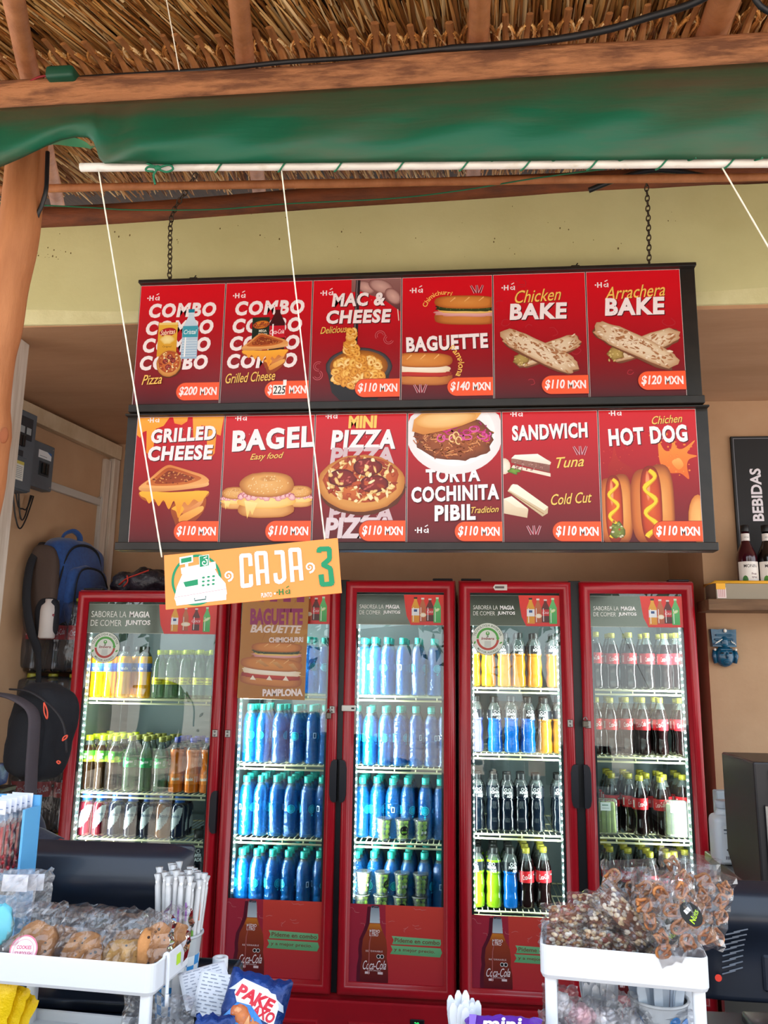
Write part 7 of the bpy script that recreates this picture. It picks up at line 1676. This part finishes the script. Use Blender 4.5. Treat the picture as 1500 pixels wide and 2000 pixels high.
# lower tier, left: yellow pouches and a bag of clear lids
yel_p = M('yellow_pouch', '#f2c806', .35, bump=.5, bscale=40); org_p = M('orange_pouch', '#ee7a18', .35)
for k, (px, py, tz_) in enumerate(((4, 1908, 0), (28, 1920, 1), (46, 1935, 2))):
    q = U(px, py, 1.545 + .018 * k); mx = T(*q) @ RZ(-10) @ RY(14 + 5 * k) @ T(0, 0, -.052)
    th = thing('snack_pouch', 'yellow snack pouch under the cookie tray, %s from the left' % ORD[k], 'snack pouch', tuple(q - Vector((0, 0, .1))), 'yellow snack pouches under the cookie tray')
    m = MB(); pillow(m, .075, .11, .020, 60 + k, mx, n=12, amp=.12); m.build('pouch', yel_p, th)
    A = Art(70 + k); A.poly([(-32, -48), (30, -48), (32, -16), (8, -26), (-20, -20)], '#ef7f1c', '#e05c14'); A.rect(-26, -44, -10, -22, '#f2ece0'); A.rect(-22, -40, -14, -28, '#2a1c14'); A.text('MAS', 2, 16, 14, 5, '#7a5a08', .02)
    [A.rect(-36 + 6 * j, 49, -33 + 6 * j, 54, '#e0b400') for j in range(12)]; A.build('pouch_print', PRINT, mx @ T(0, -.0125, 0), th)
q = U(305, 1958, 1.56); t = thing('lid_bag', 'clear plastic bag of disposable lids under the cookie tray', 'bag', (q.x, 1.57, CZ + .03))
m = MB(); pillow(m, .135, .12, .05, 81, T(q.x, 1.57, q.z - .052) @ RX(-14), n=26, amp=.4, smooth=False); m.build('film', bag_film2, t)
for k in range(8): m = MB(); m.lathe([(.026, 0), (.027, .003), (.022, .004)], 20, 0, T(q.x - .045 + .012 * k, 1.575, q.z - .06 + .002 * (k % 3)) @ RY(78)); m.build('lid', cup_film, t)

# printer, paper roll, receipts and chips
blkp = M('printer_black', '#191d26', .45, bump=.05)
YP = 1.74
a0, a1 = U(372, 1866, YP + .10), U(482, 1862, YP + .10); zt = UZ(430, 1880, a0.z).z
t = thing('receipt_printer', 'black receipt printer with a white paper roll on top', 'printer', ((a0.x + a1.x) / 2, YP + .06, CZ))
xw = a1.x - a0.x; xm = (a0.x + a1.x) / 2; m = MB(); m.box((xm - .01, YP + .02, (a0.z + CZ) / 2 + .0005), (xw + .02, .12, a0.z - CZ - .001), 0, .006, seg=2); m.build('body', blkp, t)
m = MB(); [m.bar((xm - .045, YP - .03, a0.z + .003), (xm + .055, YP - .03, a0.z + .003), .006, .006), m.bar((xm + .055, YP - .03, a0.z + .003), (xm + .055, YP + .07, a0.z + .003), .006, .006), m.bar((xm - .045, YP + .07, a0.z + .003), (xm + .055, YP + .07, a0.z + .003), .006, .006), m.bar((xm - .045, YP - .03, a0.z + .003), (xm - .045, YP + .07, a0.z + .003), .006, .006)]; m.build('paper_well', blkp, t)
q = U(430, 1880, YP + .02); m = MB(); m.lathe([(.0155, 0), (.0158, .001), (.0158, .025), (.0150, .026), (.0062, .026), (.0060, .015)], 28, 0, T(q.x, YP + .02, a0.z + .0005), None, True, None, True, True); pr_ = tag(m.build('paper_roll', M('paper_white', '#e8e9ec', .7)), 'white paper roll standing on the black receipt printer', 'paper roll')
paper_m = M('receipt_paper', '#dfe2ea', .7)
def receipt(px, py, w_, h_, Y, rx, rz, ry, lab, sd, col):
    q = U(px, py, Y); mx = T(*q) @ RZ(rz) @ RX(rx) @ RY(ry); m = MB()
    m.sheet(lambda u, v: mx @ Vector(((u - .5) * w_, .012 * sin(v * 3 + sd) * (v - .5), (v - .5) * h_)), 8, 12)
    o = tag(m.build('receipt', paper_m), lab, 'receipt', 'receipts by the printer'); md = o.modifiers.new('thick', 'SOLIDIFY'); md.thickness = .0006; md.offset = 1
    A = Art(sd); r = random.Random(sd)
    for k in range(11):
        y = h_ * 1000 * (.42 - .08 * k); x = -w_ * 420
        while x < w_ * 380: L = r.uniform(3, 14); A.rect(x, y, x + L, y + 1.5, col); x += L + r.uniform(2, 8)
    b = MB(); b.v = [tuple(mx @ Vector((p[0] * .001, .012 * sin((p[1] * .001 / h_ + .5) * 3 + sd) * (p[1] * .001 / h_) - .0012 - p[2] * .001, p[1] * .001))) for p in A.v]; b.f = A.f; b.m = [0] * len(A.f); b.s = [False] * len(A.f); b.c = A.c; b.build('receipt_print', PRINTM, o); return o
receipt(402, 1925, .090, .075, 1.635, -52, 22, -12, 'receipt strip lying flat beside the printer', 91, '#9aa0b0')
receipt(424, 1946, .080, .075, 1.60, -20, 10, 10, 'curled receipt hanging over the front edge near the chips bag', 92, '#8f96a6')
m = MB(); m.box((U(415, 1985, 1.655).x, 1.655, CZ + .045), (.11, .06, .088), 0, .008); tag(m.build('cash_box', lam), 'dark blue cash box under the receipts', 'box')
# chips bag
q = U(492, 1975, 1.56); CM = T(q.x, 1.56, q.z - .012) @ RZ(6) @ RY(13) @ RX(-18) @ SCL(.82)
chip_m = M('chip_bag_blue', '#123c86', .22, metal=.25, bump=.5, bscale=26, col2='#0d2c66', nscale=9)
t = thing('chips_bag', 'blue bag of chips with red lettering leaning below the receipts', 'snack bag', (q.x, 1.58, CZ))
m = MB(); pillow(m, .138, .17, .052, 95, CM, n=44, amp=.05, pw=6); m.build('bag', chip_m, t)
A = Art(96); A.DZ = .14
A.poly([(-66, 44), (-40, 72), (20, 64), (62, 40), (66, 26), (10, 44), (-44, 50)], '#e6ecf4', '#c2ccdc')
A.poly([(-52, 42), (-48, 60), (40, 58), (54, 36), (52, -2), (10, 8), (-40, 24)], '#f1eef0'); A.text('PAKE', -2, 42, 92, 26, '#d31f38', .05, .15, -10); A.text('TAXO', 18, 17, 66, 22, '#d31f38', .05, .15, -10); A.text('Quexo', 26, -8, 36, 12, '#f0dce4', .03, .25, -32)
A.poly([(-62, -6), (-40, 26), (-8, 26), (20, 6), (44, -18), (56, -52), (40, -72), (-40, -70), (-60, -40)], '#2f7cc8', '#4f9fe0')
A.blob(-26, 4, 26, 18, '#d9824a', '#a84a22', -20, 18, .12, clip=(-62, -78, 62, 78)); A.blob(14, -20, 26, 17, '#e0965c', '#b0522a', -34, 18, .12); A.poly([(-6, 8), (4, -26), (-18, -28)], '#eab684', '#cf7a40'); A.poly([(2, 6), (34, -34), (6, -24)], '#d88a50', '#b65a2c'); A.blob(-34, 12, 9, 6, '#f0b080', '#c86a3a', 10, 10, .2)
A.blob(44, -26, 9, 11, '#e8d49a', '#c8a050', 0, 12, .2); A.blob(46, -30, 4, 4, '#c2452c', n=8); A.text('Mix', -44, -34, 22, 9, '#e6eefa', .02, .2, -14)
b = MB(); 
def onbag(p):
    x, z = p[0] * .001 / .069, p[1] * .001 / .085; e = max(0, (1 - abs(x) ** 6)) ** .6 * max(0, (1 - abs(z) ** 6)) ** .6
    nn = noise.noise(Vector((x * 2.6 + 95, z * 2.6, -3))) + .5 * noise.noise(Vector((x * 7 + 95, z * 7, -1)))
    y = -.026 * e * (1 + .10 * nn) + .05 * .052 * .12 * noise.noise(Vector((x * 9 + 95, z * 5, 0)))
    return CM @ Vector((p[0] * .001 * (1 - .05 * e), y - .0022 - p[2] * .001, p[1] * .001 * (1 - .04 * e)))
# finer faces so that the print follows the bag
for f, c in zip(A.f, A.c):
    bm = bmesh.new(); vs_ = [bm.verts.new(A.v[i]) for i in f]; fc = bm.faces.new(vs_); cm_ = {tuple(round(q, 4) for q in A.v[i][:2]): cc for i, cc in zip(f, c)}
    bmesh.ops.triangulate(bm, faces=[fc])
    for _ in range(6):
        le = [e for e in bm.edges if e.calc_length() > 5]
        if not le: break
        bmesh.ops.subdivide_edges(bm, edges=le, cuts=1); bmesh.ops.triangulate(bm, faces=[q for q in bm.faces if len(q.verts) > 3])
    n0 = len(b.v); bm.verts.index_update(); keys = list(cm_.items())
    def colat(p): 
        w0 = [(1 / ((p.x - k[0]) ** 2 + (p.y - k[1]) ** 2 + .01), cc) for k, cc in keys]; s_ = sum(w for w, _ in w0); return tuple(sum(w * cc[i] for w, cc in w0) / s_ for i in range(4))
    vc = [colat(v.co) for v in bm.verts]; b.v += [tuple(onbag(v.co)) for v in bm.verts]
    if b.c is None: b.c = []
    for q in bm.faces: b.f.append([n0 + v.index for v in q.verts]); b.m.append(0); b.s.append(True); b.c.append([vc[v.index] for v in q.verts])
    bm.free()
b.build('bag_print', printed('bag_print', .25, .2), t)
m = MB(); q2 = U(418, 1996, 1.52); pillow(m, .07, .05, .02, 99, T(q2.x, 1.52, q2.z - .015) @ RX(-20), n=12, amp=.2); tag(m.build('snack_bag', chip_m), 'second blue snack bag at the lower edge under the chips bag', 'snack bag')

# cups of forks and knives
cut_m = M('white_cutlery', '#e6eaf0', .35); cut_b = M('bluish_cutlery', '#c3d0de', .35)
def utensil(kind, base, tip, parent_label, group, mat):
    base = Vector(base); tip = Vector(tip); d = (tip - base); L = d.length; d.normalize(); sd = d.cross(Vector((.25, -1, .1))).normalized(); n_ = sd.cross(d)
    mx = Matrix(((sd.x, n_.x, d.x, base.x), (sd.y, n_.y, d.y, base.y), (sd.z, n_.z, d.z, base.z), (0, 0, 0, 1)))
    pr = [(.0032, 0), (.0036, .3), (.0042, .62), (.0062, .74), (.0072, .86), (.0060, .95), (.0020, 1.0)] if kind == 'fork' else [(.0040, 0), (.0042, .4), (.0060, .55), (.0078, .75), (.0076, .9), (.0040, .985), (.0010, 1.0)]
    P = [(w_, z * L) for w_, z in pr]; poly = [(-w_, z) for w_, z in P] + [(w_, z) for w_, z in reversed(P)]
    m = MB(); m.prism(poly, .0022, 0, mx); return tag(m.build('plastic_' + kind, mat), parent_label, kind, group)
def cutlery_cup(label, px, pyrim, Y, rr, n, kind, lab, group, hgt_, mat, cupmats, spread=1.0, ztab=None, hv=.012):
    q = U(px, pyrim, Y); zc = q.z; zb = max(zc - hgt_, ztab if ztab else CZ + .001)
    t = thing('cutlery_cup', label, 'cup', (q.x, Y, zb))
    m = MB(); m.lathe([(rr * .74, 0), (rr * .76, .002), (rr, zc - zb)], 26, 0, T(q.x, Y, zb), cupmats[1] if isinstance(cupmats[1], list) else None, True, None, True, False); m.build('cup', cupmats[0], t)
    m = MB(); m.tube([(q.x + rr * cos(2 * pi * k / 26), Y + rr * sin(2 * pi * k / 26), zc) for k in range(26)], .0028, 8, closed=True); m.build('rim', cup_film, t)
    for k in range(n):
        a = k * 2.4 + .3; f = sqrt((k + .5) / n); b0 = (q.x + rr * .45 * f * cos(a), Y + rr * .45 * f * sin(a), zb + .005); tp = (q.x + rr * .92 * f * spread * cos(a), Y + rr * .85 * f * sin(a), zc + .040 + hv * (1 - f) * 2.2 + R.uniform(-.006, .008))
        utensil(kind, b0, tp, lab, group, mat)
    return q.x, zc, zb
cutlery_cup('clear cup of white plastic forks at the lower middle of the photo', 904, 2014, 1.50, .030, 16, 'fork', 'white plastic fork bunched in the cup beside the purple wrapper', 'forks in the middle cup', .10, cut_m, (cup_film, None))
lowz = RM.translation.z - RH + .018
cutlery_cup('cup crammed with white plastic forks under the pretzel tray', 1172, 1962, 1.60, .036, 26, 'fork', 'white plastic fork crammed in the cup under the pretzel tray', 'forks under the pretzel tray', .10, cut_m, (cup_film, None), 1.0, lowz, .014)
kx, kz, kb = cutlery_cup('cup with a blue pattern holding plastic knives under the pretzel tray', 1286, 1948, 1.575, .049, 13, 'knife', 'pale plastic knife standing in the blue patterned cup', 'knives in the blue patterned cup', .11, cut_b, (cup_film, None), 1.25, lowz, .008)
wv = Wrap(lambda z: .049 * .76 + (.049 * .24) * (z - kb) / (kz - kb)); 
wv.k = .001
for a, z, rx, rz in ((-58, .75, .012, .010), (-25, .45, .020, .016), (8, .62, .014, .012), (30, .40, .018, .018), (48, .68, .016, .014), (-5, .2, .02, .014), (20, .80, .010, .008)): wv.disc(a, kb + (kz - kb) * z, rx, rz, '#2f86d2', a)
wv.v = [(p[0] + kx, p[1] + 1.575, p[2]) for p in wv.v]; wv.build('blue_pattern', LABEL, [o for o in COL.objects if o.name.startswith('cutlery_cup')][-1])
clr = bpy.data.objects[[o for o in COL.objects if o.name.startswith('blue_pattern')][-1].name]
clr.location = -WL[clr.parent.name]; clr.location = (0, 0, 0)
pink_f = M('pink_sweet', '#f0b8c2', .5); wht_f = M('white_sweet', '#f2eef2', .5)
for k, (px, py, w_, h_, sd, inner) in enumerate(((1095, 1952, .06, .06, 3, wht_f), (1138, 1970, .075, .055, 4, pink_f), (1190, 1985, .08, .06, 5, wht_f), (1215, 1966, .06, .06, 6, None), (1240, 1990, .07, .05, 7, wht_f), (1090, 1990, .06, .05, 8, wht_f), (1300, 1985, .10, .05, 9, None))):
    lab = ('clear bag of white sweets at the near corner of the lower tier', 'clear bag with a pink sweet on the lower tier', 'clear bag of white sweets below the forks on the lower tier', 'empty looking film bag leaning on the fork cup', 'clear bag of white sweets next to the blue patterned cup', 'small bag of white sweets at the lower edge by the stand leg', 'wide film bag in front of the blue patterned cup')[k]
    def fill(t, mx, inner=inner, k=k):
        if inner is None: return
        m = MB(); m.ball((0, 0, 0), (w_ * .34, .012, h_ * .32), 16, 10, 0, mx, lambda d: 1 + .25 * noise.noise(d * 2 + Vector((k, 0, 0)))); m.build('sweet', inner, t)
    pack(lab, px, py + 50, 0, w_, h_, .028, 16, R.uniform(-14, 14), 100 + sd, 'film bags on the lower tier', fill, bag_film2 if k % 2 else bag_film, 'sweet bag', 'sweet_bag', 1.535)
pm = M('purple_wrapper', '#5a2a9c', .25, coat=.3, bump=.3, bscale=40)
q = U(985, 2006, 1.46); WMx = T(q.x, 1.46, q.z - .006) @ RZ(2) @ RX(-60)
t = thing('chocolate_bar', 'purple wrapped chocolate bar at the lower edge of the photo', 'chocolate bar', tuple(q)); m = MB(); pillow(m, .125, .05, .018, 120, WMx, n=18, amp=.08, pw=10); m.build('wrapper', pm, t)
A = Art(33); A.text('mini', -4, 2, 66, 26, '#f0ecf6', .03, .2); A.poly([(-58, -18), (-50, -18), (-44, 18), (-56, 18)], '#8f6fd0'); A.build('wrapper_print', PRINT, WMx @ T(0, -.0118, 0), t)

# nut bars and pretzels on the right stand
nut_m = M('nut_base', '#8a4e2c', .6, col2='#6b3a22', nscale=30, bump=.4); nuts = [M('nut_' + n_, c, .55) for n_, c in (('pale', '#e2c9a0'), ('tan', '#c08a56'), ('red', '#9c4a34'), ('grey', '#8a7f86'), ('white', '#efe6d6'))]
def nutbar(seed, long_=.085, seeds=0):
    def fill(t, mx):
        r = random.Random(seed); m = MB(); m.box((0, 0, 0), (long_, .026, .034), 0, .006, mx)
        for _ in range(90):
            f = r.random(); x = r.uniform(-.48, .48) * long_; mt = r.choice((1, 1, 2, 3, 5)) if not seeds else r.choice((1, 5, 5, 4, 1))
            if f < .55: p = (x, -.0135, r.uniform(-.016, .016))
            else: p = (x, r.uniform(-.012, .012), .017)
            m.ball(p, (r.uniform(.003, .006), r.uniform(.0025, .004), r.uniform(.0025, .0045)), 7, 5, mt, mx)
        m.build('nut_bar', [nut_m] + nuts, t)
    return fill
GN = 'wrapped nut bars on the white tray stand'
def bar_at(lab, px, py, Y, w_, yaw, roll, seed, seeds=0, sc=1.0):
    q = U(px, py, Y); mx = T(*q) @ RZ(yaw) @ RY(roll) @ SCL(sc); t = thing('nut_bar_pack', lab, 'nut bar', tuple(q - Vector((0, 0, .02))), GN); nutbar(seed, w_ * .82, seeds)(t, mx)
    m = MB(); pillow(m, w_ * 1.12, .054, .042, seed, mx, n=12, amp=.16, pw=8, smooth=False); m.build('film', bag_film, t)
bar_at('wrapped nut bar at the front corner of the pretzel tray, lower row', 1108, 1836, 1.545, .085, -4, 3, 201); bar_at('wrapped nut bar in the middle of the lower row', 1176, 1838, 1.54, .075, 3, 2, 202); bar_at('wrapped nut bar at the end of the lower row, beside the pretzels', 1240, 1846, 1.535, .080, 2, -3, 203)
bar_at('wrapped nut bar on top at the corner, upper row', 1112, 1795, 1.56, .085, -6, -4, 204); bar_at('wrapped pale nut bar on top in the middle, upper row', 1186, 1803, 1.55, .085, 4, 5, 205, 1); bar_at('wrapped nut bar behind the upper row', 1158, 1770, 1.61, .080, 0, -6, 206)
bar_at('wrapped almond bar leaning steeply against the pretzel bags', 1222, 1792, 1.525, .115, 4, 46, 207, 1)
pret_m = M('pretzel', '#c98442', .45, coat=.3, col2='#9a5424', nscale=60)
mP = MB(); pp = [Vector((.0115 * sin(a) * (1 + .35 * cos(2 * a)), .0012 * sin(3 * a), .0105 * cos(a) - .004 * cos(2 * a))) for a in [2 * pi * k / 24 for k in range(24)]]; mP.tube(pp, .0026, 7, closed=True); mP.tube([(-.006, -.001, .009), (0, -.003, .0), (.007, .001, -.009)], .0024, 7); mP.tube([(.006, .001, .009), (0, .002, .0), (-.007, -.001, -.009)], .0024, 7)
PZ = mP.build('pretzel', pret_m); PZM = PZ.data; bpy.data.objects.remove(PZ)
def pretzels(n, w_, h_, seed, lab_=None):
    def fill(t, mx):
        r = random.Random(seed)
        for k in range(n):
            o = bpy.data.objects.new('pretzel', PZM); COL.objects.link(o); o.parent = t
            cols = max(2, int(w_ / .029)); x = -w_ * .34 + w_ * .68 * (k % cols) / (cols - 1) + r.uniform(-.004, .004); z = -h_ * .42 + (k // cols) * .025 + r.uniform(-.003, .003); y = r.uniform(-.012, .006)
            o.location = mx @ Vector((x, y, z)) - WL[t.name]; o.rotation_euler = (r.uniform(-.35, .35), r.uniform(0, 6), r.uniform(-.4, .4)); s_ = r.uniform(1.0, 1.15); o.scale = (s_, s_, s_)
        if lab_:
            A = Art(seed); A.blob(0, 0, 15, 20, '#14181a', n=24); A.text('Nuts', 1, -5, 22, 9, '#b6e02c', .03, .3, 24); A.rect(-6, 4, 4, 11, '#eef0ee'); A.build('round_label', PRINTM, mx @ T(lab_[0], -.024, lab_[1]) @ RY(-18), t)
    return fill
GP = 'clear bags of pretzels on the white tray stand'
pack('clear bag of pretzels with a black label, tipped over the front corner of the tray', 1352, 1868, 0, .105, .105, .045, 14, -6, 301, GP, pretzels(12, .105, .08, 301, (.026, .004)), name='pretzel_bag', yoff=1.475, roll=-24)
pack('clear bag of pretzels with a black label in the middle, beside the almond bar', 1290, 1862, 0, .095, .13, .045, 10, 2, 302, GP, pretzels(12, .095, .10, 302, (.012, -.028)), name='pretzel_bag', yoff=1.53, roll=4)
pack('clear bag of pretzels half hidden under the tipped bag', 1352, 1838, 0, .10, .125, .045, 6, -14, 303, GP, pretzels(12, .10, .09, 303, (-.03, .0)), name='pretzel_bag', yoff=1.575, roll=14)
pack('clear bag of pretzels standing at the back of the tray', 1242, 1812, 0, .105, .115, .04, 4, 8, 304, GP, pretzels(10, .10, .10, 304), name='pretzel_bag', yoff=1.62, roll=-3)
pack('clear bag of pretzels rising highest, at the back next to the dark screen', 1335, 1800, 0, .11, .12, .04, 4, -4, 305, GP, pretzels(10, .10, .10, 305), name='pretzel_bag', yoff=1.635, roll=10)

# ---------------------------------------------------------------- trees across the ground, seen in the glass, and one added for its shade
def tree(x, y, h, r, cr, seed, lab):
    rr = random.Random(seed); t = thing('tree', lab, 'tree', (x, y, -.01), 'trees in front of the stall'); m = MB()
    P = smoothpath([(x, y, -.01), (x + .1, y, h * .3), (x - .1, y + .1, h * .65), (x + .1, y, h)], 5); m.tube(P, [r * (1.3 - .8 * k / (len(P) - 1)) for k in range(len(P))], 12)
    for k in range(6): a = k * 1.05; b0 = P[-1 - k % 5]; m.tube([b0, b0 + Vector((cos(a) * .7, sin(a) * .7, .5)), b0 + Vector((cos(a) * 1.3, sin(a) * 1.3, .8))], [r * .4, r * .25, r * .1], 7)
    m.build('trunk', M('tree_bark', '#a58f84', .85, col2='#7a675d', nscale=5, bump=.4), t)
    m = MB()
    for _ in range(900):
        d = Vector((rr.gauss(0, 1), rr.gauss(0, 1), rr.gauss(0, .7))).normalized() * cr * rr.uniform(.5, 1); p = Vector((x, y, h + cr * .3)) + d; u = Vector((rr.gauss(0, 1), rr.gauss(0, 1), rr.gauss(0, 1))).normalized(); v = u.orthogonal().normalized(); s_ = rr.uniform(.10, .2)
        m.add([p - u * s_, p + v * s_ * .4, p + u * s_, p - v * s_ * .4 + Vector((0, 0, .03))], [(0, 1, 2, 3)])
    m.build('foliage', M('leaf_green', '#4f6a2c', .6, col2='#33481c', nscale=2), t)
for k, (x, y, h, r, cr) in enumerate(((-2.8, -5.8, 2.6, .17, 1.5), (1.0, -4.8, 2.9, .20, 1.4), (4.6, -6.2, 3.0, .22, 1.9), (-6.6, -7.6, 3.2, .2, 2.1), (.4, -9.6, 3.0, .22, 2.3), (8.6, -9.6, 3.4, .22, 2.3), (-5.2, -1.6, 3.4, .2, 2.0))):  # last entry: extra tree added to darken the ground the cooler glass mirrors
    tree(x, y, h, r, cr, 500 + k, 'leafy shade tree with a pale trunk across the open ground')
